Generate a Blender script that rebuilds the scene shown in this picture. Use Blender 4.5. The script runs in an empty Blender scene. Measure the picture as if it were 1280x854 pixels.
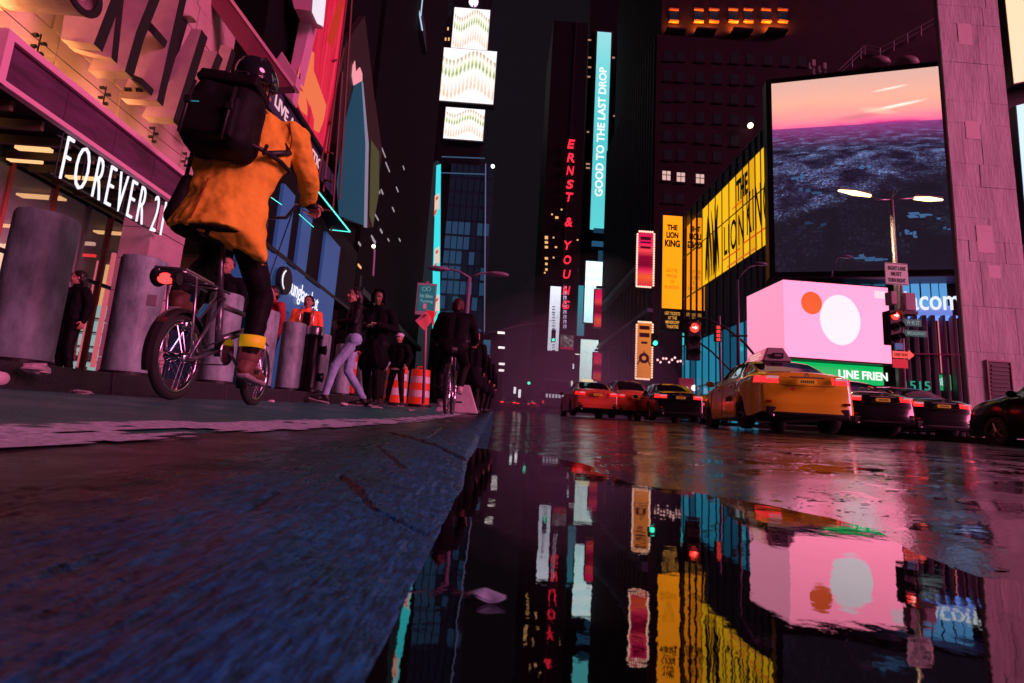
import bpy, math, random
from math import sin, cos, pi, radians, sqrt, atan2
from mathutils import Vector, Matrix, noise
S = bpy.context.scene
C = S.collection
rnd = random.Random(7)
# ------------------------------------------------------------------ camera
F_PX, PITCH, ROLL, YAW, CAM_H = 641.4, 0.15921, 0.06142, 0.02549, 0.10
_f = Vector((sin(YAW)*cos(PITCH), cos(YAW)*cos(PITCH), sin(PITCH)))
_r0 = Vector((cos(YAW), -sin(YAW), 0)); _u0 = _r0.cross(_f)
_r = cos(ROLL)*_r0 + sin(ROLL)*_u0; _u = -sin(ROLL)*_r0 + cos(ROLL)*_u0
CAM = Vector((0, 0, CAM_H))
cd = bpy.data.cameras.new("camera"); cam = bpy.data.objects.new("camera", cd); C.objects.link(cam)
cam.matrix_world = Matrix.Translation(CAM) @ Matrix((_r, _u, -_f)).transposed().to_4x4()
cd.sensor_width = 36; cd.lens = F_PX/1280*36; cd.clip_start = 0.01; cd.clip_end = 3000
cd.dof.use_dof = True; cd.dof.focus_distance = 2.6; cd.dof.aperture_fstop = 14
S.camera = cam
# ------------------------------------------------------------------ night sky and light
w = bpy.data.worlds.new("World"); S.world = w; w.use_nodes = True
nt = w.node_tree; bg = nt.nodes['Background']
sky = nt.nodes.new('ShaderNodeTexSky'); sky.sky_type = 'NISHITA'; sky.sun_disc = False
sky.sun_elevation = radians(-4); sky.sun_rotation = radians(130)
mixn = nt.nodes.new('ShaderNodeMix'); mixn.data_type = 'RGBA'; mixn.blend_type = 'ADD'; mixn.inputs[0].default_value = 1
nt.links.new(sky.outputs[0], mixn.inputs[6]); mixn.inputs[7].default_value = (0.075, 0.075, 0.10, 1)
nt.links.new(mixn.outputs[2], bg.inputs[0]); bg.inputs[1].default_value = 0.05
sd = bpy.data.lights.new("city_glow", 'SUN'); city_glow = bpy.data.objects.new("city_glow", sd); C.objects.link(city_glow)
sd.energy = 3.3; sd.angle = radians(24); sd.color = (1.0, 0.20, 0.42)  # lamp standing in for the pink glow of street screens out of view
city_glow.rotation_euler = Vector((-.86, .40, -.34)).to_track_quat('-Z', 'Y').to_euler()
S.view_settings.view_transform = 'Standard'; S.view_settings.look = 'None'; S.view_settings.exposure = 0
S.view_settings.gamma = 1
# ------------------------------------------------------------------ pixel rays and planes
def ray(px, py): return (px-640)*_r - (py-427)*_u + F_PX*_f
def at(px, py, X=None, Y=None, z=None):
    d = ray(px, py)
    t = X/d.x if X is not None else (Y/d.y if Y is not None else (z-CAM_H)/d.z)
    return CAM + d*t
class PL:            # an upright plane: origin, direction angle; its text reads along d, its face looks along n
    def __init__(s, ox, oy, ang):
        a = radians(ang); s.o = Vector((ox, oy, 0)); s.d = Vector((cos(a), sin(a), 0)); s.n = Vector((sin(a), -cos(a), 0)); s.a = a
    def pt(s, px, py, off=0):
        d = ray(px, py); o = s.o + s.n*off; t = (o-CAM).dot(s.n)/d.dot(s.n); p = CAM + d*t
        return ((p-s.o).dot(s.d), p.z)
    def w(s, a, z, off=0): return s.o + s.d*a + s.n*off + Vector((0, 0, z))
    def rect(s, x0, y0, x1, y1, off=0):          # from the left/right and top/bottom pixels read at the middle of each side
        a0 = s.pt(x0, (y0+y1)/2, off)[0]; a1 = s.pt(x1, (y0+y1)/2, off)[0]
        z1 = s.pt((x0+x1)/2, y0, off)[1]; z0 = s.pt((x0+x1)/2, y1, off)[1]
        return a0, a1, z0, z1
# ------------------------------------------------------------------ objects
def tag(o, label=None, cat=None, group=None, kind=None):
    if label: o['label'] = label
    if cat: o['category'] = cat
    if group: o['group'] = group
    if kind: o['kind'] = kind
    return o
def thing(name, label, cat, loc=(0, 0, 0), rz=0, group=None):
    o = bpy.data.objects.new(name, None); C.objects.link(o); o.empty_display_size = .1
    o.location = loc; o.rotation_euler = (0, 0, rz); return tag(o, label, cat, group)
def root_of(o):
    while o.parent: o = o.parent
    return o
def inv_root(p):
    r = root_of(p)
    return (Matrix.Translation(r.location) @ Matrix.Rotation(r.rotation_euler.z, 4, 'Z')).inverted()
class MB:
    def __init__(s): s.v = []; s.f = []; s.uv = []
    def quad(s, a, b, c, d):
        n = len(s.v); s.v += [Vector(a), Vector(b), Vector(c), Vector(d)]; s.f.append((n, n+1, n+2, n+3)); return s
    def box(s, p0, p1):
        x0, y0, z0 = p0; x1, y1, z1 = p1; n = len(s.v)
        s.v += [Vector(q) for q in ((x0,y0,z0),(x1,y0,z0),(x1,y1,z0),(x0,y1,z0),(x0,y0,z1),(x1,y0,z1),(x1,y1,z1),(x0,y1,z1))]
        s.f += [tuple(n+i for i in q) for q in ((0,3,2,1),(4,5,6,7),(0,1,5,4),(1,2,6,5),(2,3,7,6),(3,0,4,7))]; return s
    def hexa(s, q8):
        n = len(s.v); s.v += [Vector(q) for q in q8]
        s.f += [tuple(n+i for i in q) for q in ((0,3,2,1),(4,5,6,7),(0,1,5,4),(1,2,6,5),(2,3,7,6),(3,0,4,7))]; return s
    def pbox(s, P, a0, a1, z0, z1, o0, o1):       # a box on a plane
        return s.hexa([P.w(a0,z0,o1), P.w(a1,z0,o1), P.w(a1,z0,o0), P.w(a0,z0,o0), P.w(a0,z1,o1), P.w(a1,z1,o1), P.w(a1,z1,o0), P.w(a0,z1,o0)])
    def prism(s, pts, vec):
        pts = [Vector(p) for p in pts]; vec = Vector(vec); n = len(s.v); k = len(pts)
        s.v += pts + [p+vec for p in pts]
        s.f += [tuple(range(n, n+k)), tuple(range(n+2*k-1, n+k-1, -1))] + [(n+(i+1) % k, n+i, n+k+i, n+k+(i+1) % k) for i in range(k)]; return s
    def tube(s, pts, r, n=8, cap=True):
        pts = [Vector(p) for p in pts]; k = len(pts); rs = r if isinstance(r, (list, tuple)) else [r]*k
        base = len(s.v); up = None
        for i, p in enumerate(pts):
            d = (pts[min(i+1, k-1)] - pts[max(i-1, 0)]).normalized()
            if up is None: up = Vector((0, 0, 1)) if abs(d.z) < .9 else Vector((1, 0, 0))
            a = d.cross(up).normalized(); up = a.cross(d).normalized()
            for j in range(n):
                t = 2*pi*j/n; s.v.append(p + a*(rs[i]*cos(t)) + up*(rs[i]*sin(t)))
        for i in range(k-1):
            for j in range(n):
                q = base+i*n; s.f.append((q+j, q+(j+1) % n, q+n+(j+1) % n, q+n+j))
        if cap: s.f.append(tuple(base+j for j in range(n-1, -1, -1))); s.f.append(tuple(base+(k-1)*n+j for j in range(n)))
        return s
    def cap(s, p0, p1, r0, r1, n=10):             # a tapered capsule
        p0 = Vector(p0); p1 = Vector(p1); d = (p1-p0).normalized(); pts = []; rs = []
        for t in (0.02, .3, .7): pts.append(p0 - d*r0*cos(t*pi/2)); rs.append(r0*sin(t*pi/2))
        pts += [p0, p1]; rs += [r0, r1]
        for t in (.7, .3, .02): pts.append(p1 + d*r1*cos(t*pi/2)); rs.append(r1*sin(t*pi/2))
        return s.tube(pts, rs, n)
    def ell(s, c, r, n=14, m=9, rot=None):
        c = Vector(c); b = len(s.v); r = Vector(r) if not isinstance(r, (int, float)) else Vector((r, r, r))
        for i in range(1, m):
            t = pi*i/m
            for j in range(n):
                q = 2*pi*j/n; v = Vector((r.x*sin(t)*cos(q), r.y*sin(t)*sin(q), r.z*cos(t)))
                s.v.append(c + (rot @ v if rot else v))
        for e in (1, -1):
            v = Vector((0, 0, e*r.z)); s.v.append(c + (rot @ v if rot else v))
        N = b+(m-1)*n
        for i in range(m-2):
            for j in range(n): s.f.append((b+i*n+j, b+(i+1)*n+j, b+(i+1)*n+(j+1) % n, b+i*n+(j+1) % n))
        for j in range(n): s.f.append((N, b+j, b+(j+1) % n)); s.f.append((N+1, b+(m-2)*n+(j+1) % n, b+(m-2)*n+j))
        return s
    def lathe(s, c, prof, n=20, axis='z'):        # prof: (radius, height)
        b = len(s.v); c = Vector(c); k = len(prof)
        for r, h in prof:
            for j in range(n):
                t = 2*pi*j/n
                v = {'z': (r*cos(t), r*sin(t), h), 'x': (h, r*cos(t), r*sin(t)), 'y': (r*sin(t), h, r*cos(t))}[axis]
                s.v.append(c+Vector(v))
        for i in range(k-1):
            for j in range(n): s.f.append((b+i*n+j, b+i*n+(j+1) % n, b+(i+1)*n+(j+1) % n, b+(i+1)*n+j))
        return s
    def torus(s, c, R, r, axis='x', n=36, m=8, tilt=None):
        b = len(s.v); c = Vector(c)
        for i in range(n):
            t = 2*pi*i/n
            for j in range(m):
                q = 2*pi*j/m; a = R+r*cos(q)
                v = Vector({'x': (r*sin(q), a*cos(t), a*sin(t)), 'z': (a*cos(t), a*sin(t), r*sin(q)), 'y': (a*cos(t), r*sin(q), a*sin(t))}[axis])
                s.v.append(c+(tilt @ v if tilt else v))
        for i in range(n):
            for j in range(m): s.f.append((b+i*m+j, b+((i+1) % n)*m+j, b+((i+1) % n)*m+(j+1) % m, b+i*m+(j+1) % m))
        return s
    def add(s, o, M=None):
        b = len(s.v); s.v += [(M @ v if M else v.copy()) for v in o.v]; s.f += [tuple(b+i for i in f) for f in o.f]; return s
    def mesh(s, name, inv=None):
        me = bpy.data.meshes.new(name); me.from_pydata([tuple(inv @ v if inv else v) for v in s.v], [], s.f); me.update(); return me
    def build(s, name, mat, parent=None, world=False, smooth=False, **t):
        me = s.mesh(name, inv_root(parent) if (parent and world) else None)
        if isinstance(mat, (list, tuple)): [me.materials.append(q) for q in mat]
        else: me.materials.append(mat)
        if smooth: me.polygons.foreach_set('use_smooth', [True]*len(me.polygons))
        o = bpy.data.objects.new(name, me); C.objects.link(o)
        if parent: o.parent = parent
        return tag(o, **t)
def bevel(o, wd=.01, seg=2):
    m = o.modifiers.new('bevel', 'BEVEL'); m.width = wd; m.segments = seg; m.limit_method = 'ANGLE'; return o
def autosmooth(o):
    m = o.data; m.polygons.foreach_set('use_smooth', [True]*len(m.polygons))
    try: m.set_sharp_from_angle(angle=radians(35))
    except Exception: pass
    return o
def clone(o, loc=None, rz=None, parent=None, label=None, group=None):
    c = o.copy(); C.objects.link(c); c.parent = parent if parent else None
    if loc is not None: c.location = loc
    if rz is not None: c.rotation_euler = (0, 0, rz)
    if label: c['label'] = label
    if group: c['group'] = group
    for ch in list(o.children): clone(ch, parent=c)
    return c
def inst(o, M):          # a plain copy of one piece, moved
    c = o.copy(); C.objects.link(c); c.matrix_basis = M @ o.matrix_basis; return c
# ------------------------------------------------------------------ materials
_M = {}
def mat(name, col, rough=.6, metal=0, emit=None, es=1, ior=1.45, bump=0, bscale=30, var=0, vscale=4, spec=.5, coat=0, stretch=None, sub=0):
    if name in _M: return _M[name]
    m = bpy.data.materials.new(name); m.use_nodes = True; t = m.node_tree; b = t.nodes['Principled BSDF']
    b.inputs['Base Color'].default_value = (*col, 1); b.inputs['Roughness'].default_value = rough
    b.inputs['Metallic'].default_value = metal; b.inputs['IOR'].default_value = ior
    b.inputs['Specular IOR Level'].default_value = spec
    if coat: b.inputs['Coat Weight'].default_value = coat; b.inputs['Coat Roughness'].default_value = .04
    if emit: b.inputs['Emission Color'].default_value = (*emit, 1); b.inputs['Emission Strength'].default_value = es
    if bump or var:
        tc = t.nodes.new('ShaderNodeTexCoord'); mp = t.nodes.new('ShaderNodeMapping'); t.links.new(tc.outputs['Object'], mp.inputs[0])
        if stretch: mp.inputs['Scale'].default_value = stretch
    if bump:
        n = t.nodes.new('ShaderNodeTexNoise'); n.inputs['Scale'].default_value = bscale; n.inputs['Detail'].default_value = 6
        bp = t.nodes.new('ShaderNodeBump'); bp.inputs['Strength'].default_value = bump; bp.inputs['Distance'].default_value = .3/bscale
        t.links.new(mp.outputs[0], n.inputs['Vector']); t.links.new(n.outputs[0], bp.inputs['Height']); t.links.new(bp.outputs[0], b.inputs['Normal'])
    if var:
        n = t.nodes.new('ShaderNodeTexNoise'); n.inputs['Scale'].default_value = vscale; n.inputs['Detail'].default_value = 8; n.inputs['Roughness'].default_value = .65
        r = t.nodes.new('ShaderNodeValToRGB'); r.color_ramp.elements[0].position = .3; r.color_ramp.elements[1].position = .7
        r.color_ramp.elements[0].color = (*[c*(1-var) for c in col], 1); r.color_ramp.elements[1].color = (*[min(1, c*(1+var*.6)) for c in col], 1)
        t.links.new(mp.outputs[0], n.inputs['Vector']); t.links.new(n.outputs[0], r.inputs[0]); t.links.new(r.outputs[0], b.inputs['Base Color'])
    _M[name] = m; return m
def glow(name, col, s=1.0):
    return mat(name, (.02, .02, .02), .5, emit=col, es=s)
def ramp(t, stops, interp='LINEAR'):
    r = t.nodes.new('ShaderNodeValToRGB'); e = r.color_ramp.elements; r.color_ramp.interpolation = interp
    while len(e) < len(stops): e.new(.5)
    for i, (p, c) in enumerate(stops): e[i].position = p; e[i].color = (*c, 1)
    return r
# ------------------------------------------------------------------ lettering
_glyph = {}
def glyph(ch, bold=.012, shear=0):
    k = (ch, bold, shear)
    if k not in _glyph:
        cu = bpy.data.curves.new('glyph', 'FONT'); cu.body = ch; cu.size = 1; cu.offset = bold; cu.shear = shear; cu.resolution_u = 3; cu.fill_mode = 'FRONT'
        o = bpy.data.objects.new('glyph', cu); me = bpy.data.meshes.new_from_object(o)
        v = [x.co.copy() for x in me.vertices]; f = [tuple(p.vertices) for p in me.polygons]
        bpy.data.objects.remove(o); bpy.data.meshes.remove(me); bpy.data.curves.remove(cu)
        if not v: v = [Vector((0, 0, 0))]
        x0 = min(q.x for q in v); x1 = max(q.x for q in v); y0 = min(q.y for q in v); y1 = max(q.y for q in v)
        # boundary edges for the side walls
        ed = {}
        for p in f:
            for i in range(len(p)):
                e = (p[i], p[(i+1) % len(p)])
                if (e[1], e[0]) in ed: del ed[(e[1], e[0])]
                else: ed[e] = 1
        _glyph[k] = (v, f, (x0, x1, y0, y1), list(ed))
    return _glyph[k]
def lettering(P, st, a0, a1, z0, z1, m, parent, off=.02, depth=.02, rot=0, letters=False, name='letter', bold=.012, shear=0, mirror=False, world=True, squeeze=1.0):
    v, f, (x0, x1, y0, y1), ed = glyph(st, bold, shear)
    def tr(q, o):
        u = (q.x-x0)/max(1e-6, x1-x0); t = (q.y-y0)/max(1e-6, y1-y0)
        if mirror: u = 1-u
        if rot == 90: u, t = 1-t, u
        elif rot == -90: u, t = t, 1-u
        return P.w(a0+(a1-a0)*u, z0+(z1-z0)*t, o)
    b = MB(); n = len(v); b.v = [tr(q, off) for q in v] + [tr(q, off-depth) for q in v]
    b.f = list(f) + [(e[1], e[0], e[0]+n, e[1]+n) for e in ed]
    if letters:                                   # split into one object per letter (islands, joined by column)
        par = list(range(n))
        def fd(i):
            while par[i] != i: par[i] = par[par[i]]; i = par[i]
            return i
        for p in f:
            for q in p[1:]: par[fd(q)] = fd(p[0])
        isl = {}
        for i in range(n): isl.setdefault(fd(i), []).append(i)
        out = []
        for k, ids in sorted(isl.items(), key=lambda t: min(v[i].x for i in t[1])):
            if len(ids) < 3: continue
            s_ = set(ids); mp = {}; mb = MB()
            if squeeze != 1.0:
                dd = P.d; us = [b.v[i].dot(dd) for i in ids]; uc = (min(us)+max(us))/2
                for i in ids:
                    for q in (i, i+n): b.v[q] = b.v[q]+dd*((uc-b.v[q].dot(dd))*(1-squeeze))
            for i in ids: mp[i] = len(mb.v); mb.v.append(b.v[i])
            for i in ids: mp[i+n] = len(mb.v); mb.v.append(b.v[i+n])
            mb.f = [tuple(mp[i] for i in q) for q in b.f if q[0] in mp]
            out.append(mb.build('letter', m, parent, world))
        return out
    return b.build(name, m, parent, world)
def uvquad(name, P, r, off, m, parent, world=True):
    a0, a1, z0, z1 = r; b = MB().quad(P.w(a0,z0,off), P.w(a1,z0,off), P.w(a1,z1,off), P.w(a0,z1,off))
    o = b.build(name, m, parent, world); u = o.data.uv_layers.new(name='UV')
    for i, q in enumerate(((0,0),(1,0),(1,1),(0,1))): u.data[i].uv = q
    return o
def screen(name, label, cat, P, r, m, depth=.3, frame=.12, fm=None, group=None, face='display', off=0):
    a0, a1, z0, z1 = r; b = P.w((a0+a1)/2, z0, off); t = thing(name, label, cat, b, 0, group); fm = fm or DARK
    MB().pbox(P, a0-frame, a1+frame, z0-frame, z1+frame, off-depth, off).build('cabinet', fm, t, True)
    if frame > .03:
        f = MB(); e = .05
        f.pbox(P, a0-frame, a1+frame, z1, z1+frame, off+.002, off+e); f.pbox(P, a0-frame, a1+frame, z0-frame, z0, off+.002, off+e)
        f.pbox(P, a0-frame, a0, z0, z1, off+.002, off+e); f.pbox(P, a1, a1+frame, z0, z1, off+.002, off+e)
        f.build('frame', fm, t, True)
    uvquad(face, P, r, off+.02, m, t); return t
DARK = mat('dark_metal', (.02, .02, .025), .45, .3)
BLACK = mat('black_paint', (.012, .012, .014), .5)
STEEL = mat('steel', (.35, .35, .38), .35, .9, bump=.1, bscale=60)
# ------------------------------------------------------------------ the ground: one street that climbs gently away from a gutter with standing water
def lerpt(x, T):
    if x <= T[0][0]: return T[0][1]
    for (a, b), (c, d) in zip(T, T[1:]):
        if x <= c:
            t = (x-a)/(c-a); return b+(d-b)*t
    return T[-1][1]
PROF = [(-60, .105), (-2.6, .10), (-1.5, .088), (-.85, .05), (-.6, .038), (-.36, .034), (-.24, .031), (-.13, .021), (-.042, 0), (-.018, -.014), (.15, -.013), (.42, -.001), (.8, .018), (2, .045), (5, .055), (9, .06), (60, .06)]
def rise(y): return 0 if y < .7 else (.0105*(y-.7) if y < 4 else .03465+.027*(y-4))
def shf(y): return 0 if y < .8 else (.056*(y-.8) if y < 1.33 else min(.07, .03+.016*(y-1.33)))
def gz(x, y): return lerpt(x+(shf(y)*max(0, min(1, (.2-x)*5)) if -.35 < x < .2 else (shf(y)*max(0, 1-(-.35-x)*8) if x <= -.35 else 0)), PROF) + rise(y)
def nz(x, y, s): return noise.noise(Vector((x*s, y*s, .37)))
def grid(xs, ys, fz):
    b = MB(); n = len(xs)
    for y in ys:
        for x in xs: b.v.append(Vector((x, y, fz(x, y))))
    for j in range(len(ys)-1):
        for i in range(n-1): b.f.append((j*n+i, j*n+i+1, (j+1)*n+i+1, (j+1)*n+i))
    return b
def geo(a, b, d0, k):
    o = [a]; d = d0
    while o[-1] < b: o.append(o[-1]+d); d *= k
    return o
def wet(name, col, r0, r1, bump, bs, var=.5, ior=1.5, big=.0, vs=3, grit=0, streak=None, bs2=9):
    m = bpy.data.materials.new(name); m.use_nodes = True; t = m.node_tree; L = t.links; N = t.nodes; b = N['Principled BSDF']
    tc = N.new('ShaderNodeTexCoord'); mp = N.new('ShaderNodeMapping'); L.new(tc.outputs['Object'], mp.inputs[0])
    if streak: mp.inputs['Scale'].default_value = streak[0]; mp.inputs['Rotation'].default_value = (0, 0, streak[1])
    n1 = N.new('ShaderNodeTexNoise'); n1.inputs['Scale'].default_value = vs; n1.inputs['Detail'].default_value = 7; L.new(tc.outputs['Object'], n1.inputs[0])
    rr = N.new('ShaderNodeMapRange'); rr.inputs[1].default_value = .38; rr.inputs[2].default_value = .64; rr.inputs[3].default_value = r0; rr.inputs[4].default_value = r1
    L.new(n1.outputs[0], rr.inputs[0]); L.new(rr.outputs[0], b.inputs['Roughness'])
    n2 = N.new('ShaderNodeTexNoise'); n2.inputs['Scale'].default_value = bs; n2.inputs['Detail'].default_value = 5; L.new(mp.outputs[0], n2.inputs[0])
    vo = N.new('ShaderNodeTexVoronoi'); vo.inputs['Scale'].default_value = bs*1.4; L.new(tc.outputs['Object'], vo.inputs[0])
    ad = N.new('ShaderNodeMath'); ad.operation = 'MULTIPLY_ADD'; ad.inputs[1].default_value = grit; L.new(vo.outputs[0], ad.inputs[0]); L.new(n2.outputs[0], ad.inputs[2])
    n3 = N.new('ShaderNodeTexNoise'); n3.inputs['Scale'].default_value = bs2; n3.inputs['Detail'].default_value = 3; L.new(tc.outputs['Object'], n3.inputs[0])
    bp = N.new('ShaderNodeBump'); bp.inputs['Strength'].default_value = bump; bp.inputs['Distance'].default_value = .25/bs; L.new(ad.outputs[0], bp.inputs['Height'])
    bp2 = N.new('ShaderNodeBump'); bp2.inputs['Strength'].default_value = big; bp2.inputs['Distance'].default_value = .02; L.new(n3.outputs[0], bp2.inputs['Height'])
    L.new(bp2.outputs[0], bp.inputs['Normal']); L.new(bp.outputs[0], b.inputs['Normal'])
    cr = ramp(t, [(.3, [c*(1-var) for c in col]), (.7, [c*(1+var) for c in col])]); L.new(n2.outputs[0], cr.inputs[0]); L.new(cr.outputs[0], b.inputs['Base Color'])
    b.inputs['IOR'].default_value = ior
    return m
ROADM = wet('wet_asphalt', (.006, .009, .014), .09, .20, .12, 170, var=.5, ior=2.9, big=.06, vs=2.2, grit=.6, bs2=5)
STONEM = wet('asphalt_stones', (.010, .012, .016), .12, .26, .3, 300, var=.6, ior=2.3)
LANEM = wet('green_bike_lane', (.015, .17, .15), .30, .55, .9, 130, var=.7, ior=1.5, grit=1.0)
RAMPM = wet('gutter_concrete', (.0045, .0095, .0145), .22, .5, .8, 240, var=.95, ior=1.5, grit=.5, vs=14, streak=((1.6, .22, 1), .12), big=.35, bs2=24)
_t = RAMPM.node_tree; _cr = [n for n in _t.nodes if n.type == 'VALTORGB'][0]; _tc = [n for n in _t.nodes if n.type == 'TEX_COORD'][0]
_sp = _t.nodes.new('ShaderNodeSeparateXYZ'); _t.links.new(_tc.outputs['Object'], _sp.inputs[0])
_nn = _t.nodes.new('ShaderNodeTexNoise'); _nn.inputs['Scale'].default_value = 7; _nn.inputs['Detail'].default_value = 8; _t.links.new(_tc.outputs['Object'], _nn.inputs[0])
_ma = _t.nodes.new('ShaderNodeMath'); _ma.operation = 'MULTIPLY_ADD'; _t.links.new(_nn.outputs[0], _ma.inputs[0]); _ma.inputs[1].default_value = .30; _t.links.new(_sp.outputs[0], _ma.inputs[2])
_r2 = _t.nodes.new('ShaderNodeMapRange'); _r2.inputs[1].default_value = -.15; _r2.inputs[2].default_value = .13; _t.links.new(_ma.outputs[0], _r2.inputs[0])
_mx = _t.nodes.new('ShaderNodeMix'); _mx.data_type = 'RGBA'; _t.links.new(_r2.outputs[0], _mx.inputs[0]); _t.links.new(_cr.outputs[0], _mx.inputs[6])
_m2 = _t.nodes.new('ShaderNodeMix'); _m2.data_type = 'RGBA'; _m2.blend_type = 'MULTIPLY'; _m2.inputs[0].default_value = 1; _m2.inputs[7].default_value = (1.3, 11, 16, 1); _t.links.new(_cr.outputs[0], _m2.inputs[6]); _t.links.new(_m2.outputs[2], _mx.inputs[7])  # blue sheen towards the water edge, painted into the base colour
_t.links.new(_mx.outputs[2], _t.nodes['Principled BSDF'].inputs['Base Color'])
PANM = wet('gutter_top', (.03, .03, .035), .25, .5, .7, 90, var=.5, ior=1.5, grit=.6, vs=8)
KERBM = wet('kerb_granite', (.022, .02, .028), .4, .6, .6, 50, var=.4)
WALKM = wet('sidewalk_concrete', (.12, .11, .13), .4, .6, .4, 20, var=.3)
GRNDM = mat('city_ground', (.03, .03, .035), .7, bump=.3, bscale=3)
ys = geo(-.6, 260, .03, 1.035)
road_x = [-.017, -.008, 0] + geo(.04, 17.2, .04, 1.09)
def roadz(x, y):
    a = .006*nz(x, y, 2.6)+.0035*nz(x, y, 9)+.0016*nz(x, y, 30)
    if x < .05: a *= max(0, (x+.017)/.067)
    return gz(x, y)+a
grid(road_x, ys, roadz).build('road', ROADM, smooth=True, kind='structure')
MB().quad((-900, -300, -.35), (900, -300, -.35), (900, 2400, -.35), (-900, 2400, -.35)).build('ground', GRNDM, kind='structure')
# the stones of the asphalt near the lens, and the film of water they stand in
def ston(x, y):
    q = noise.voronoi(Vector((x*105, y*105, 0)))[0]
    return max(0, .55-q[0])*.0052+.0007*nz(x, y, 260)
nx_ = geo(.06, 2.6, .0042, 1.0062); ny_ = geo(.45, 4.2, .0062, 1.0055)
grid(nx_, ny_, lambda x, y: roadz(x, y)-.0012+ston(x, y)*min(1, (x-.06)/.1)).build('road_stones', STONEM, smooth=True, kind='structure')
FILM = mat('water_film', (.004, .004, .006), .045, ior=2.5, bump=.05, bscale=45)
grid(geo(.06, 9, .03, 1.05), geo(.5, 9, .03, 1.03), lambda x, y: gz(x, y)+.006*nz(x, y, 2.6)+.0014*nz(x, y, 9)+.0002-.0011*max(0, nz(x, y, 1.3)+.15)-.0004*max(0, y-1.6)-.0012*max(0, nz(x*.6, y*.5, 1.7))).build('water_film', FILM, smooth=True, kind='structure')
# rain water standing in the gutter
WATM = mat('rain_water', (.004, .004, .006), .012, ior=2.5, bump=.014, bscale=12)
grid([-.09+i*.05 for i in range(24)], [-.4+j*.15 for j in range(26)], lambda x, y: 0).build('puddle', WATM, smooth=True, kind='structure')
# sloping concrete face of the gutter with its joints and scars
def seg(x, y, a, b):
    d = (b[0]-a[0], b[1]-a[1]); L = d[0]**2+d[1]**2; t = max(0, min(1, ((x-a[0])*d[0]+(y-a[1])*d[1])/L))
    return sqrt((x-a[0]-t*d[0])**2+(y-a[1]-t*d[1])**2)
def gpt(px, py):
    p = at(px, py, z=.02)
    for i in range(12): p = at(px, py, z=min(.095, gz(p.x, p.y)))
    return (p.x, p.y)
CR = [(gpt(488, 541), gpt(583, 577), .022, .018), (gpt(425, 592), gpt(462, 632), .005, .006), (gpt(462, 632), gpt(530, 668), .0035, .005), (gpt(300, 640), gpt(345, 615), .004, .004), (gpt(470, 556), gpt(505, 585), .005, .006), (gpt(536, 548), gpt(568, 532), .006, .006)]
def rampz(x, y):
    z = gz(x, y)
    if y < 3.2:
        for a, b, wd, dp in CR:
            d = seg(x, y, a, b)*(1+.35*nz(x, y, 60))
            if d < wd*1.6: z -= dp*max(0, 1-(d/wd)**2) if d < wd else 0
        f = min(1, (x+.36)/.03, (-.03-x)/.05)
        if f > 0:
            z += f*(.0020*nz(x*.9+y*.15, y*.35-x*.3, 26)+.0018*nz(x, y*.14+x*.3, 150)+.0011*nz(x+y*.1, y*.3, 70)+.0008*nz(x, y, 170)+.0013*max(0, .5-noise.voronoi(Vector((x*120+y*12, y*95, 0)))[0][0])+.0005*nz(x, y, 380))
    return z
rx = [-.362+i*.0021 for i in range(165)]
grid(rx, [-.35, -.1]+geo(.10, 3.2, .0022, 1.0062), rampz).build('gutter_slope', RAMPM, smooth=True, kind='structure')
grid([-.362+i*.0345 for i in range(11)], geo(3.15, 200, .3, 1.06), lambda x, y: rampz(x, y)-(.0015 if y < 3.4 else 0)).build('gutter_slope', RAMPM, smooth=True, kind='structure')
def panz(x, y): return gz(x, y)+.0025*nz(x, y, 14)*min(1, (-.362-x)/.06)
grid([-.362-i*.03 for i in range(9)][::-1], geo(-.6, 120, .02, 1.03), panz).build('gutter_top', PANM, smooth=True, kind='structure')
grid([-2.6+i*.0667 for i in range(31)], geo(-1, 200, .03, 1.035), lambda x, y: gz(x, y)+.004*nz(x, y, 3)*min(1, (-.6-x)*3)).build('bike_lane', LANEM, smooth=True, kind='structure')
# worn white line along the edge of the lane, 4 mm proud, broken by wear
PAINT = wet('worn_white_paint', (.55, .66, .80), .35, .6, .7, 70, var=.55, grit=.6)
b = MB(); yy = geo(-.2, 60, .02, 1.02)
for j in range(len(yy)-1):
    y0, y1 = yy[j], yy[j+1]
    N = 14
    for i in range(N):
        x0 = -.79+.26*i/N; x1 = -.79+.26*(i+1)/N; xm = (x0+x1)/2; ym = (y0+y1)/2
        e = abs(xm+.66)/.13
        if .46+.9*nz(xm*1.6, ym*.8, 6)+.45*nz(xm, ym, 30)+.5*nz(xm, ym*.7, 75) - .75*e**3 > .10:
            g = lambda x, y: gz(x, y)+.004*nz(x, y, 3)*min(1, (-.6-x)*3 if x < -.6 else 0)+.0045
            b.quad((x0, y0, g(x0, y0)), (x1, y0, g(x1, y0)), (x1, y1, g(x1, y1)), (x0, y1, g(x0, y1)))
b.build('lane_line', PAINT, kind='structure', smooth=True)
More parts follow.
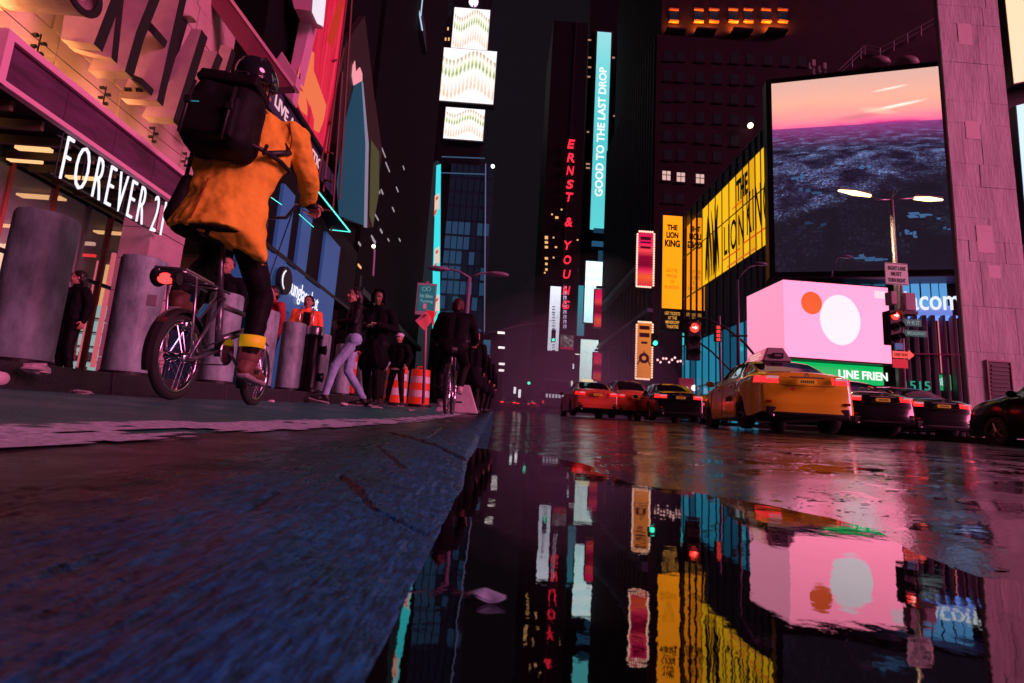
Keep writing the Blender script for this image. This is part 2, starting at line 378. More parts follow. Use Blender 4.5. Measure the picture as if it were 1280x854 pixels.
# kerb and left sidewalk
SW = .15
def swz(y): return gz(-2.6, y)+SW
side = grid([-9.7, -2.9], geo(-1, 200, .5, 1.08), lambda x, y: swz(y)).build('sidewalk', WALKM, kind='structure')
grid([-2.61, -2.6], [-1, 0, 200], lambda x, y: gz(-2.6, y)-.04)
y = 0.6; k = 0
while y < 60:
    L = 1.5 if y < 25 else 6
    q = MB(); e = .006
    for yy_ in (y+e, y+L-e):
        pass
    p = lambda x, yv, dz: (x, yv, gz(-2.6, yv)+dz)
    q.hexa([p(-2.605, y+e, -.05), p(-2.605, y+L-e, -.05), p(-2.9, y+L-e, -.05), p(-2.9, y+e, -.05), p(-2.625, y+e, SW), p(-2.625, y+L-e, SW), p(-2.9, y+L-e, SW), p(-2.9, y+e, SW)])
    bevel(q.build('kerb_stone', KERBM, side), .015); y += L; k += 1
# right sidewalk
rs = grid([11.6, 60], geo(-8, 200, 1, 1.1), lambda x, y: gz(11.6, y)+.15).build('far_sidewalk', WALKM, kind='structure')
q = MB()
for y in range(4, 120, 2):
    p = lambda x, yv, dz: (x, yv, gz(11.6, yv)+dz)
    q = MB().hexa([p(11.45, y+.01, -.05), p(11.6, y+.01, -.05), p(11.6, y+1.99, -.05), p(11.45, y+1.99, -.05), p(11.45, y+.01, .148), p(11.6, y+.01, .148), p(11.6, y+1.99, .148), p(11.45, y+1.99, .148)])
    if y < 40: q.build('kerb_stone', KERBM, rs)
# ------------------------------------------------------------------ cars
def cm(p0, p1, p2, p3, t): return .5*((2*p1)+(-p0+p2)*t+(2*p0-5*p1+4*p2-p3)*t*t+(-p0+3*p1-3*p2+p3)*t*t*t)
def spline(P, k):
    o = []
    for i in range(len(P)-1):
        a = P[max(0, i-1)]; b = P[i]; c = P[i+1]; d = P[min(len(P)-1, i+2)]
        for j in range(k): o.append(cm(a, b, c, d, j/k))
    o.append(P[-1]); return o
#        yl    zl   wl  | yb    wb   zb  | yt    xt   zt
ST = [(-2.37, .30, .80, -2.28, .76, .93, -2.18, .60, 1.01), (-2.12, .24, .87, -2.06, .80, .96, -2.0, .62, 1.05),
      (-1.77, .24, .90, -1.82, .82, .97, -1.76, .62, 1.07), (-1.66, .52, .915, -1.56, .83, .975, -1.42, .61, 1.22),
      (-1.40, .70, .92, -1.34, .835, .975, -1.10, .585, 1.36), (-1.14, .52, .915, -1.16, .84, .975, -.84, .57, 1.425),
      (-1.03, .23, .90, -.98, .84, .97, -.60, .56, 1.45), (-.45, .21, .90, -.42, .845, .965, -.30, .56, 1.468),
      (0, .21, .90, 0, .845, .96, 0, .56, 1.465), (.55, .21, .90, .5, .84, .955, .30, .56, 1.45),
      (1.03, .23, .90, .95, .835, .95, .48, .565, 1.425), (1.14, .52, .915, 1.12, .83, .945, .85, .60, 1.23),
      (1.40, .70, .915, 1.28, .825, .94, 1.22, .66, 1.05), (1.66, .52, .905, 1.58, .81, .915, 1.58, .62, .985),
      (1.77, .24, .885, 1.80, .80, .895, 1.80, .60, .955), (2.12, .22, .83, 2.10, .74, .83, 2.10, .55, .88), (2.36, .26, .72, 2.28, .64, .74, 2.28, .45, .76)]
K = 4; LV = 3
def car_grid(hs=1.0, hb=1.0):
    cols = []
    for yl, zl, wl, yb, wb, zb, yt, xt, zt in ST:
        zb *= hb; zt = zb + (zt - zb/hb)*hs if hs != 1 else zt*hb
        m = lambda t: yl+(yb-yl)*t
        zz = lambda t: zl + (zb-zl)*t
        arch = zl > .4
        pts = [(wl-.05, yl, zl-.01), (wl, yl, zl+.03), (wl+.005, m(.35), zl+.03+(zb-zl)*(.3 if not arch else .22)), (wl-.005, m(.75), zl+(zb-zl)*.72), (wb+.03, m(.95), zb-.035), (wb, yb, zb),
               (xt+(wb-xt)*.10, yt+(yb-yt)*.10, zt-(zt-zb)*.13), (xt-.06, yt, zt-.003), (xt*.5, yt, zt+.022*(1 if zt > 1.15 else .7)), (0, yt, zt+.03*(1 if zt > 1.15 else .7))]
        cols.append(spline([Vector(p) for p in pts], LV))
    n = len(cols[0]); rows = [spline([c[i] for c in cols], K) for i in range(n)]
    return [[rows[i][j] for i in range(n)] for j in range(len(rows[0]))]          # [station][level]
_g = {}
def car(name, label, cat, loc, rz, paint, group=None, hs=1.0, hb=1.0, lights=(1, .012, .012), les=2.5, plate='orange', roof=None, glassm=None, front=True, rimm=None, taxi=False, lod=1):
    key = (hs, hb)
    if key not in _g: _g[key] = car_grid(hs, hb)
    G = _g[key]; t = thing(name, label, cat, loc, rz, group); NS = len(G); NL = len(G[0])
    glassm = glassm or mat('car_glass', (.004, .005, .007), .04, ior=1.5)
    D = {}
    def face(part, q):
        D.setdefault(part, MB()).quad(*q)
    bl = 5*LV
    for sgn in (1, -1):
        for i in range(NS-1):
            for j in range(NL-1):
                q = [G[i][j], G[i+1][j], G[i+1][j+1], G[i][j+1]]
                if sgn < 0: q = [Vector((-p.x, p.y, p.z)) for p in q][::-1]
                s = i/K; part = 'body'
                if bl+1 <= j < 7*LV-2:
                    if 4.4 <= s < 7.75: part = 'rear_side_window'+str(sgn)
                    elif 8.25 <= s < 10.75: part = 'front_side_window'+str(sgn)
                if j >= 7*LV-1 and 2.25 <= s < 4.8: part = 'rear_window'
                if j >= 7*LV-1 and 10.2 <= s < 11.9: part = 'windshield'
                if j < LV and not (3 <= s < 5 or 11 <= s < 13): part = 'sill'
                if 3*LV+1 <= j < bl and s < .8: part = 'taillight'+str(sgn)
                if 3*LV+1 <= j < bl-1 and s >= 15.2: part = 'headlight'+str(sgn)
                face(part, q)
    # rear and front ends
    for end in (0, NS-1):
        e = -1 if end == 0 else 1; T = 12
        col = G[end]; top = 7*LV
        def cp(j, u):
            p = col[min(j, top)]; x = p.x*u
            bul = (.10 if j < 2.2*LV else .05)*(1-u**4)
            return Vector((x, p.y+e*bul*(.9 if j < 9*LV else 0), p.z+ (col[-1].z-col[top].z)*(1-u*u)*(1 if j >= top else 0)))
        for j in range(top):
            for k in range(-T, T):
                u0 = k/T; u1 = (k+1)/T; q = [cp(j, u0), cp(j, u1), cp(j+1, u1), cp(j+1, u0)]
                if e > 0: q = q[::-1]
                au = abs((u0+u1)/2); part = 'body'
                if j < LV: part = 'sill'
                elif e < 0 and 3*LV+1 <= j < bl and au > .58: part = 'taillight'+('1' if u0 > 0 else '-1')
                elif e > 0 and 3*LV+1 <= j < bl-1 and au > .62: part = 'headlight'+('1' if u0 > 0 else '-1')
                elif e > 0 and LV <= j < 3*LV and au < .6: part = 'grille'
                face(part, q)
        for k in range(-T, T):      # close the lip at the deck
            pass
    names = {'rear_side_window': 'window', 'front_side_window': 'window'}
    hl = mat('headlight_lens', (.3, .32, .35), .08, ior=1.6); tl = mat('taillight_%g_%g' % (les, lights[1]), (.35, .01, .012), .12, emit=lights, es=les)
    mm = {'body': paint, 'sill': BLACK, 'grille': BLACK, 'windshield': glassm, 'rear_window': glassm}
    objs = {}
    for p, b in D.items():
        base = p.rstrip('1').rstrip('-'); nm = {'rear_side_window': 'side_window', 'front_side_window': 'side_window'}.get(base, base)
        m = mm.get(base) or (glassm if 'window' in base else (tl if base == 'taillight' else hl))
        # weld
        idx = {}; v2 = []; mp = []
        for v in b.v:
            k = (round(v.x, 4), round(v.y, 4), round(v.z, 4))
            if k not in idx: idx[k] = len(v2); v2.append(v)
            mp.append(idx[k])
        b.v = v2; b.f = [tuple(dict.fromkeys(mp[i] for i in f)) for f in b.f]; b.f = [f for f in b.f if len(f) > 2]
        objs[p] = b.build(nm, m, t, smooth=True)
    body = objs['body']
    # dark floor and wheel wells
    MB().box((-.80, -2.2, .24), (.80, 2.2, .60)).build('underbody', BLACK, t)
    tm = mat('tyre_rubber', (.02, .02, .021), .55); rm = rimm or mat('alloy_rim', (.35, .35, .37), .25, .9)
    for y in (-1.4, 1.4):
        for sx in (-1, 1):
            x = sx*.79
            o = MB().lathe((x, y, .33), [(.22, -.10), (.31, -.105), (.33, -.08), (.332, .08), (.31, .105), (.22, .10), (.22, -.10)], 28, 'x').build('wheel', tm, t, smooth=True)
            r = MB(); r.lathe((x, y, .33), [(.22, .07*sx), (.205, .075*sx), (.19, .02*sx), (.001, .03*sx)], 24, 'x')
            for a in range(5):
                q = 2*pi*a/5; r.tube([(x+sx*.06, y, .33), (x+sx*.075, y+.2*cos(q), .33+.2*sin(q))], [.035, .02], 5)
            r.lathe((x, y, .33), [(.001, .085*sx), (.04, .08*sx), (.05, .05*sx)], 12, 'x'); r.build('rim', rm, o)
    zb = hb
    for sx in (-1, 1):
        q = MB().ell((sx*1.0, .78, 1.0*hb), (.11, .05, .075), 12, 8); q.tube([(sx*.84, .78, .96*hb), (sx*.95, .78, .97*hb)], .02, 6)
        q.build('mirror', paint, t, smooth=True)
        if lod:
            for y in (-.62, .42): bevel(MB().box((sx*.905-.012, y-.1, .83*hb), (sx*.905+.018, y+.1, .862*hb)).build('door_handle', paint, t), .006)
            for y in (-1.0, 0.02, 1.02): MB().tube([(sx*.912, y, .28), (sx*.916, y, .55*hb), (sx*.908, y, .8*hb), (sx*.862, y, .945*hb)], .0045, 5).build('door_gap', BLACK, t)
    yr = -2.42
    pm = {'orange': mat('orange_plate', (.75, .32, .03), .4, emit=(.9, .32, .03), es=.22), 'dim': mat('dim_plate', (.5, .25, .12), .4)}[plate]
    bevel(MB().box((-.155, yr-.025, .80*hb), (.155, yr+.03, .88*hb)).build('number_plate', pm, t), .004)
    pl = PL(0, 0, 0)
    if lod: 
        L = MB(); r0 = random.Random(len(label))
        for i in range(7): L.box((-.12+i*.035, yr-.028, .815*hb), (-.12+i*.035+.02, yr-.026, .862*hb))
        L.build('plate_characters', BLACK, t)
    g = MB(); g.tube([(-.46, yr+.012, .775*hb), (-.30, yr-.012, .765*hb), (.30, yr-.012, .765*hb), (.46, yr+.012, .775*hb)], .006, 5); g.tube([(-.5, yr+.05, .96*hb), (-.48, yr+.012, .775*hb)], .005, 5); g.tube([(.5, yr+.05, .96*hb), (.48, yr+.012, .775*hb)], .005, 5)
    g.build('trunk_gap', BLACK, t)
    bevel(MB().box((-.30, yr-.02, .905*hb), (.30, yr+.02, .925*hb)).build('trunk_trim', STEEL, t), .005)
    if lod:
        for sx in (-1, 1): bevel(MB().box((sx*.60-.10, yr+.0, .885*hb), (sx*.60+.10, yr+.06, .925*hb)).build('reverse_light', mat('clear_lens', (.6, .5, .55), .1, emit=(.8, .5, .6), es=.35), t), .008)
    q = MB(); q.torus((0, yr+.02, .955*hb), .035, .006, 'y', 20, 6); q.torus((0, yr+.02, .962*hb), .018, .005, 'y', 16, 6); q.build('badge', STEEL, t)
    bevel(MB().box((-.72, yr-.01, .24), (.72, yr+.14, .43)).build('rear_valance', BLACK, t), .03)
    for sx in (-1, 1): bevel(MB().box((sx*.68-.05, yr-.012, .46*hb), (sx*.68+.05, yr+.03, .50*hb)).build('reflector', mat('red_reflector', (.3, .01, .01), .2), t), .005)
    b3 = glow('brake_lamp', (1, .04, .02), 2.5)
    if les > 2: MB().box((-.14, -1.5*1.0, 1.185*hb), (.14, -1.47, 1.20*hb)).build('high_brake_light', b3, t)
    MB().tube([(-.62, yr+.1, .26), (-.62, yr-.02, .26)], .03, 10).build('exhaust', STEEL, t, smooth=True)
    # cabin shapes seen through the glass are left dark; wipers, seats not visible
    return t
def taxi_sign(t, z=1.475, lit=True, wide=False):
    q = MB(); q.box((-.30, -.1, z), (.30, .1, z+.03)); q.build('roof_rack', BLACK, t)
    bevel(MB().hexa([(-.26, -.09, z+.03), (.26, -.09, z+.03), (.26, .09, z+.03), (-.26, .09, z+.03), (-.22, -.06, z+.16), (.22, -.06, z+.16), (.22, .06, z+.16), (-.22, .06, z+.16)]).build('roof_light', glow('taxi_roof_lamp', (1, .75, .4), .8), t), .01)
# ------------------------------------------------------------------ people
SKIN = mat('skin', (.42, .24, .17), .5, bump=.05, bscale=80); SKIN2 = mat('skin_tan', (.30, .16, .11), .5)
HAIR = mat('dark_hair', (.012, .01, .01), .45, bump=.4, bscale=120)
def fuse(o, vox, sm=4):
    m = o.modifiers.new('fuse', 'REMESH'); m.mode = 'VOXEL'; m.voxel_size = vox; m.use_smooth_shade = True
    if sm: s = o.modifiers.new('smooth', 'SMOOTH'); s.factor = .5; s.iterations = sm
    return o
def crumple(o, amt=.02, size=.12):
    tx = bpy.data.textures.new('folds', 'CLOUDS'); tx.noise_scale = size
    d = o.modifiers.new('folds', 'DISPLACE'); d.texture = tx; d.strength = amt; d.mid_level = .5; return o
def head_mb(b, c, yaw=0, pitch=0, s=1.0):
    R = Matrix.Rotation(yaw, 3, 'Z') @ Matrix.Rotation(pitch, 3, 'X'); c = Vector(c)
    def e(p, r): b.ell(c+R @ (Vector(p)*s), Vector(r)*s, 16, 12, R)
    e((0, -.01, .03), (.075, .095, .09)); e((0, .015, -.035), (.062, .075, .075)); e((0, .045, -.085), (.035, .035, .028))
    e((0, .098, -.01), (.012, .016, .024)); e((0, .10, -.028), (.017, .012, .010)); e((0, .078, .03), (.055, .012, .010))
    for x in (-1, 1): e((x*.076, -.01, -.01), (.010, .018, .030)); e((x*.035, .07, -.035), (.022, .018, .02))
    e((0, .083, -.062), (.024, .010, .008))
    return R
def face_bits(c, R, par, s=1.0):
    c = Vector(c)
    for x in (-1, 1):
        o = MB().ell(c+R @ (Vector((x*.031, .078, .006))*s), Vector((.014, .010, .009))*s, 10, 8, R).build('eye', mat('eye_white', (.55, .5, .48), .2), par, smooth=True)
        MB().ell(c+R @ (Vector((x*.031, .0865, .006))*s), Vector((.006, .004, .006))*s, 8, 6, R).build('iris', BLACK, o)
        MB().tube([c+R @ (Vector((x*.015, .088, .028))*s), c+R @ (Vector((x*.035, .086, .034))*s), c+R @ (Vector((x*.055, .07, .028))*s)], .0035*s, 5).build('eyebrow', HAIR, par)
    MB().ell(c+R @ (Vector((0, .092, -.060))*s), Vector((.022, .006, .006))*s, 12, 8, R).build('mouth', mat('lips', (.35, .08, .08), .4), par, smooth=True)
def hand_mb(b, wr, d, up, side, curl=.5, s=1.0):
    """wr wrist, d towards the fingers, up the back of the hand, side = +-1 where the thumb leaves"""
    d = Vector(d).normalized(); up = Vector(up); x = d.cross(up).normalized()*side; up = x.cross(d).normalized()*side if False else (Vector(up)-d*Vector(up).dot(d)).normalized()
    wr = Vector(wr); pc = wr+d*.045*s
    for k in (-.022, 0, .022): b.cap(wr+x*k*.7*s, wr+d*.085*s+x*k*1.25*s, .016*s, .0135*s, 8)
    for k, L in ((-.033, .058), (-.011, .072), (.011, .078), (.033, .068)):
        a = wr+d*.085*s+x*k*s; m = a+(d*cos(curl)-up*sin(curl))*L*.5*s; e = m+(d*cos(curl*2.1)-up*sin(curl*2.1))*L*.5*s
        b.cap(a, m, .0098*s, .009*s, 7); b.cap(m, e, .009*s, .0078*s, 7)
    a = wr+d*.02*s+x*.03*s; m = a+(d*.6+x*.8-up*.2).normalized()*.038*s; e = m+(d*.9+x*.2-up*.4).normalized()*.032*s
    b.cap(a, m, .0125*s, .011*s, 7); b.cap(m, e, .011*s, .009*s, 7)
def pose(**k):
    p = dict(hip=(0, 0, .94), chest=(0, .0, 1.30), neck=(0, .0, 1.47), head=(0, .03, 1.62), hyaw=0, hpit=0,
             Ls=(-.19, 0, 1.41), Le=(-.25, -.02, 1.13), Lw=(-.24, .06, .90), Rs=(.19, 0, 1.41), Re=(.25, -.02, 1.13), Rw=(.24, .06, .90),
             Lh=(-.09, 0, .90), Lk=(-.10, .02, .50), La=(-.10, -.02, .09), Rh=(.09, 0, .90), Rk=(.10, .02, .50), Ra=(.10, -.02, .09), Lt=(0, 1), Rt=(0, 1),
             Ld=None, Rd=None, curl=.5)
    p.update(k); return {a: (Vector(b) if isinstance(b, tuple) and len(b) == 3 else b) for a, b in p.items()}
def person(label, loc, rz, P, top, trousers, shoes, hair=HAIR, skin=None, group=None, vox=.011, coat=False, hairlen=0, s=1.0, hood=None, slim=1.0, jacket='jacket', category='person', girth=1.0, detail=True):
    skin = skin or SKIN; t = thing('person', label, category, loc, rz, group); g = girth
    b = MB(); R = head_mb(b, P['head'], P['hyaw'], P['hpit'])
    b.cap(P['neck']-Vector((0, 0, .04)), P['head']-Vector((0, 0.015, .06)), .052, .05)
    b.cap(P['hip'], P['chest'], .075, .075); b.cap(P['Ls'], P['Rs'], .07, .07); b.cap(P['chest'], P['neck'], .075, .055)
    for k in 'LR':
        sg = -1 if k == 'L' else 1
        b.cap(P[k+'s'], P[k+'e'], .045, .036); b.cap(P[k+'e'], P[k+'w'], .036, .026)
        d = (P[k+'d'] if P[k+'d'] else (P[k+'w']-P[k+'e'])); d = Vector(d)
        up = Vector((sg, 0, .2)) if abs(d.normalized().z) > .6 else Vector((0, 0, 1))
        hand_mb(b, P[k+'w'], d, up, 1, P['curl'])
        b.cap(P[k+'h'], P[k+'k'], .07, .05); b.cap(P[k+'k'], P[k+'a'], .05, .035)
        ft = Vector((P[k+'t'][0], P[k+'t'][1], 0)).normalized(); b.cap(P[k+'a']-Vector((0, 0, .05)), P[k+'a']+ft*.13-Vector((0, 0, .06)), .03, .025)
    fuse(b.build('body', skin, t), vox*.75, 1)
    if detail: face_bits(P['head'], R, t)
    # top
    b = MB(); hip = P['hip']; ch = P['chest']; nk = P['neck']; ax = (P['Rs']-P['Ls']).normalized()
    for k in (-1, 1):
        b.cap(hip+ax*.055*k*g+Vector((0, 0, -.06)), ch+ax*.07*k*g, .105*g, .115*g); b.cap(ch+ax*.07*k*g, nk+ax*.05*k-Vector((0, 0, .04)), .115*g, .075)
    b.cap(P['Ls'], P['Rs'], .078*g, .078*g)
    b.cap(nk-Vector((0, 0, .05)), nk+Vector((0, .005, .025)), .078, .066)
    for k in 'LR':
        b.cap(P[k+'s'], P[k+'e'], .076*g, .062*g); b.cap(P[k+'e'], P[k+'w'], .062*g, .048*g)
    if coat:
        for k in 'LR':
            m = P[k+'h'].lerp(P[k+'k'], .62); b.cap(hip+Vector((0, 0, -.05)), m, .14*g, .15*g)
    if hood: b.ell(P['head']+R @ Vector((0, -.03, .01)), (.105, .11, .125), 16, 12, R)
    crumple(fuse(b.build(jacket, top, t), vox, 3), .022, .10)
    if hood:   # keep the face free of the hood
        pass
    b = MB()
    b.cap(P['Lh']+Vector((0, 0, .03)), P['Rh']+Vector((0, 0, .03)), .115*g, .115*g)
    for k in 'LR':
        b.cap(P[k+'h'], P[k+'k'], .098*slim, .072*slim); b.cap(P[k+'k'], P[k+'a']+Vector((0, 0, .02)), .072*slim, .054*slim)
    crumple(fuse(b.build('trousers', trousers, t), vox, 3), .014, .08)
    for k in 'LR':
        ft = Vector((P[k+'t'][0], P[k+'t'][1], 0)).normalized(); sx = Vector((-ft.y, ft.x, 0)); a = P[k+'a']; b = MB()
        tz = P[k+'t'][2] if len(P[k+'t']) > 2 else 0
        fv = ft+Vector((0, 0, tz))
        b.cap(a+Vector((0, 0, .0)), a-ft*.02-Vector((0, 0, .03)), .05, .05); b.cap(a-ft*.035-Vector((0, 0, .05)), a+fv*.10-Vector((0, 0, .055)), .042, .042)
        b.cap(a+fv*.08-Vector((0, 0, .055))+sx*.012, a+fv*.17-Vector((0, 0, .063))+sx*.005, .04, .032); b.cap(a+fv*.08-Vector((0, 0, .055))-sx*.012, a+fv*.17-Vector((0, 0, .063))-sx*.005, .04, .032)
        sh = fuse(b.build('shoe', shoes, t), .008, 2)
        if detail:
            q = MB()
            for c0, c1 in ((-.05, .09), (.09, .2)): q.cap(a+fv*c0-Vector((0, 0, .088)), a+fv*c1-Vector((0, 0, .088)), .022, .022, 8); q.cap(a+fv*c0-Vector((0, 0, .088))+sx*.02, a+fv*c1-Vector((0, 0, .088))+sx*.016, .02, .018, 8); q.cap(a+fv*c0-Vector((0, 0, .088))-sx*.02, a+fv*c1-Vector((0, 0, .088))-sx*.016, .02, .018, 8)
            fuse(q.build('sole', mat('rubber_sole', (.28, .25, .26), .6), sh), .01, 1)
    if hair and not hood:
        b = MB(); c = P['head']
        b.ell(c+R @ Vector((0, -.025, .045)), (.088, .098, .092), 16, 12, R)
        for x in (-1, 1): b.cap(c+R @ Vector((x*.06, -.03, .05)), c+R @ Vector((x*.066, -.045, -.04)), .035, .03)
        b.cap(c+R @ Vector((0, -.06, .05)), c+R @ Vector((0, -.07, -.06)), .055, .045)
        if hairlen:
            for x in (-.05, 0, .05): b.cap(c+R @ Vector((x, -.07, 0)), c+Vector((x*1.3, -.085, -.06-hairlen)), .05, .035)
        fuse(b.build('hair', hair, t), .008, 2)
    if s != 1.0: t.scale = (s, s, s)
    return t, R
# ------------------------------------------------------------------ left side: shops
STONE = mat('lit_stone', (.52, .36, .36), .6, bump=.25, bscale=18, var=.18, vscale=1.2)
STONE2 = mat('letter_stone', (.50, .34, .38), .55, bump=.2, bscale=30, var=.2, vscale=2.5)
PINKF = mat('fascia_frame', (.80, .45, .60), .35, bump=.05)
PURP = mat('fascia_panel', (.11, .035, .10), .35, bump=.25, bscale=4, var=.45, vscale=2, stretch=(1, .6, 3))
NIGHT = mat('dark_cladding', (.007, .007, .009), .6, spec=.15, var=.3, vscale=.5)
NIGHTB = mat('dark_blue_cladding', (.03, .045, .08), .45, var=.3, vscale=.5)
WARM = glow('warm_interior', (1, .50, .20), 1.1); WARM2 = glow('cream_interior', (1, .66, .38), 1.3); COOLI = glow('cool_interior', (.45, .75, .72), .8)
GLASS = mat('shop_glass', (.01, .012, .015), .03, ior=1.6)
WHITE = glow('white_letters', (.90, .88, 1.0), 1.15)
LF = PL(-7.5, 0, 90); LW = PL(-9.6, 0, 90); LU = PL(-8.8, 0, 90)
shop = thing('shop_building', 'pink stone shop building at the far left behind the thick bollards, with a glass front', 'building', (-9.7, 9, .3))
MB().box((-22, 4.0, .2), (-21.8, 16.4, 5)).build('back_wall', mat('shop_wall', (.45, .28, .18), .7), shop, True)
MB().box((-22, 3.8, .2), (-9.5, 4.0, 14)).build('side_wall', NIGHT, shop, True)
MB().box((-22, 16.2, .2), (-9.65, 16.45, 5)).build('party_wall', mat('shop_wall', (.45, .28, .18), .7), shop, True)
MB().box((-22, 3.8, 4.75), (-9.62, 16.45, 5.3)).build('ceiling', mat('shop_ceiling', (.12, .08, .06), .7), shop, True)
MB().box((-14, 3.8, 11.6), (-8.95, 16.5, 30)).build('upper_wall', NIGHT, shop, True)
MB().box((-14, 3.8, 5.3), (-8.95, 16.5, 11.6)).build('backing_wall', mat('joint_dark', (.06, .04, .035), .8), shop, True)
# stone panels above the canopy, each with its own depth
r1 = random.Random(3)
for k in range(8):
    z0 = 5.34+k*.78
    y = 4.0+(k % 2)*.5
    while y < 16.3:
        L = r1.choice([1.0, 1.3, 1.6]); d = r1.uniform(0, .05)
        MB().box((-8.95, y+.012, z0+.012), (-8.78+d, min(y+L, 16.4)-.012, z0+.768)).build('stone_panel', STONE, shop, True); y += L
# ceiling lamps inside and shop fittings
for x in (-10.8, -13.4):
    for y in (9.4, 11.6, 13.9): MB().box((x-.5, y-.09, 4.6), (x+.5, y+.09, 4.65)).build('ceiling_light', glow('warm_tube', (1, .52, .22), 1.2), shop, True)
PI_ = PL(0, 16.1, 0)
for x0, y0, x1, y1, m in ((-30, 262, -4, 400, WARM2), (2, 258, 18, 376, WARM2), (21, 262, 30, 380, WARM), (94, 262, 118, 304, WARM2), (117, 262, 136, 268, WARM), (119, 330, 126, 470, WARM), (132, 322, 138, 470, WARM2), (144, 300, 152, 470, WARM), (60, 240, 92, 262, WARM), (165, 335, 172, 470, WARM)):
    MB().pbox(PI_, *PI_.rect(x0, y0, x1, y1), -.08, .0).build('lit_wall_panel', m, shop, True)
PIJ = PL(0, 14.6, 0)
for x0, y0, x1, y1, m in ((100, 302, 117, 306, glow('pale_mannequin', (1, .55, .42), .8)), (92, 317, 118, 320, glow('red_shelf_light', (1, .03, .03), 1.2)), (126, 315, 130, 460, glow('pink_bar_light', (1, .16, .22), .9)), (108, 325, 111.5, 460, glow('pink_bar_light', (1, .16, .22), .9)), (114, 335, 117, 440, mat('orange_stand', (.8, .25, .03), .5))):
    MB().pbox(PIJ, *PIJ.rect(x0, y0, x1, y1), -.08, .0).build('display_bar', m, shop, True)
# storefront glazing: transoms, mullions, panes
my = [8.6, 9.6, 10.6, 11.5, 12.2, 12.9, 13.7, 14.4]
REDM = mat('red_mullion', (.55, .12, .10), .35)
for i, y in enumerate(my): bevel(MB().box((-9.68, y-.035, .28), (-9.56, y+.035, 4.5)).build('mullion', [REDM, STEEL][i % 2 if i > 2 else 0], shop, True), .006)
for z in (2.75, 4.42): MB().box((-9.66, 8.6, z), (-9.58, 14.4, z+.08)).build('transom', DARK, shop, True)
MB().box((-9.66, 8.6, .2), (-9.58, 14.4, .42)).build('sill', DARK, shop, True)
PANE = bpy.data.materials.new('clear_pane'); PANE.use_nodes = True
_t = PANE.node_tree; _b = _t.nodes['Principled BSDF']; _b.inputs['Base Color'].default_value = (.8, .8, .85, 1); _b.inputs['Alpha'].default_value = .22; _b.inputs['Roughness'].default_value = .03
for a, c in zip(my, my[1:]):
    for z0, z1 in ((.42, 2.75), (2.83, 4.42)): MB().box((-9.625, a+.035, z0), (-9.615, c-.035, z1)).build('pane', PANE, shop, True)
# clothes racks and shelves inside
cl = [mat('cloth_%d' % i, c, .8) for i, c in enumerate([(.6, .6, .62), (.1, .35, .35), (.5, .1, .12), (.7, .5, .4), (.05, .05, .08), (.25, .5, .6)])]
for k, (x, y, L) in enumerate([(-14.6, 12.6, 1.3), (-11.6, 13.6, 1.2), (-10.6, 15.0, 1.3), (-13.2, 14.6, 1.4)]):
    rk = thing('clothes_rack', ['rack of pale and teal clothes deep in the shop, leftmost of the racks', 'rack of coloured clothes just inside the shop door behind the woman in black', 'rack of clothes in the shop between the two thick bollards, right one', 'rack of clothes at the back wall of the shop'][k], 'clothes rack', (x, y, .3), 0, 'clothes racks in the shop')
    MB().tube([(0, -L/2, 0), (0, -L/2, 1.75), (0, L/2, 1.75), (0, L/2, 0)], .02, 6).build('rail', STEEL, rk)
    for i in range(9):
        y_ = -L/2+.08+i*(L-.16)/8
        MB().hexa([(-.22, y_-.03, .7+r1.uniform(0, .35)), (.22, y_-.03, .75), (.22, y_+.03, .75), (-.22, y_+.03, .7), (-.2, y_-.02, 1.65), (.2, y_-.02, 1.65), (.2, y_+.02, 1.65), (-.2, y_+.02, 1.65)]).build('garment', r1.choice(cl), rk)
sh = thing('display_shelf', 'bright cool-lit display shelf in the shop between the two thick bollards', 'shelf', (-12.6, 15.4, .3))
for i in range(6):
    z = 2.4-i*.42
    MB().box((-13.4, 15.2, z), (-11.8, 15.7, z+.04)).build('shelf', STEEL, sh, True)
    for j in range(8):
        MB().box((-13.35+j*.19, 15.25, z+.04), (-13.35+j*.19+r1.uniform(.08, .16), 15.5, z+.04+r1.uniform(.12, .3))).build('goods', r1.choice([COOLI, cl[0], cl[2], cl[5], COOLI]), sh, True)
MB().box((-13.4, 15.72, .3), (-11.8, 15.8, 2.9)).build('back_panel', COOLI, sh, True)
# pier between the shops
pier = thing('stone_pier', 'pink stone pier beside the rider, at the right end of the white shop letters', 'pillar', (-8.4, 11.6, .3))
for k in range(6): MB().box((-8.35, 10.95, .25+k*.72+.008), (-7.72+.01*(k % 2), 12.1, .25+(k+1)*.72-.008)).build('stone_block', STONE2, pier, True)
# canopy with its purple fascia
cano = thing('shop_canopy', 'shop canopy with a dark purple fascia edged in pink, above the white letters', 'canopy', (-8.5, 11, 4.5))
MB().box((-9.6, 7.0, 4.56), (-7.60, 15.2, 5.30)).build('canopy_box', NIGHT, cano, True)
y = 7.08
while y < 15.1:
    y2 = min(15.1, y+1.12); MB().box((-7.6, y+.006, 4.64), (-7.56, y2-.006, 5.26)).build('fascia_panel', PURP, cano, True); y = y2
for z0, z1 in ((5.26, 5.38), (4.54, 4.63)): bevel(MB().box((-7.62, 7.0, z0), (-7.48, 15.2, z1)).build('fascia_rail', PINKF, cano, True), .01)
MB().box((-7.62, 6.98, 4.54), (-7.47, 7.09, 5.38)).build('end_rail', PINKF, cano, True)
MB().box((-9.6, 6.985, 4.56), (-7.62, 7.0, 5.36)).build('end_panel', PURP, cano, True)
MB().box((-9.6, 6.96, 5.30), (-7.62, 7.0, 5.38)).build('end_top_rail', PINKF, cano, True)
sg = thing('shop_sign', 'white lit capital letters and number hanging under the purple fascia', 'sign', (-7.5, 9.6, 3.66))
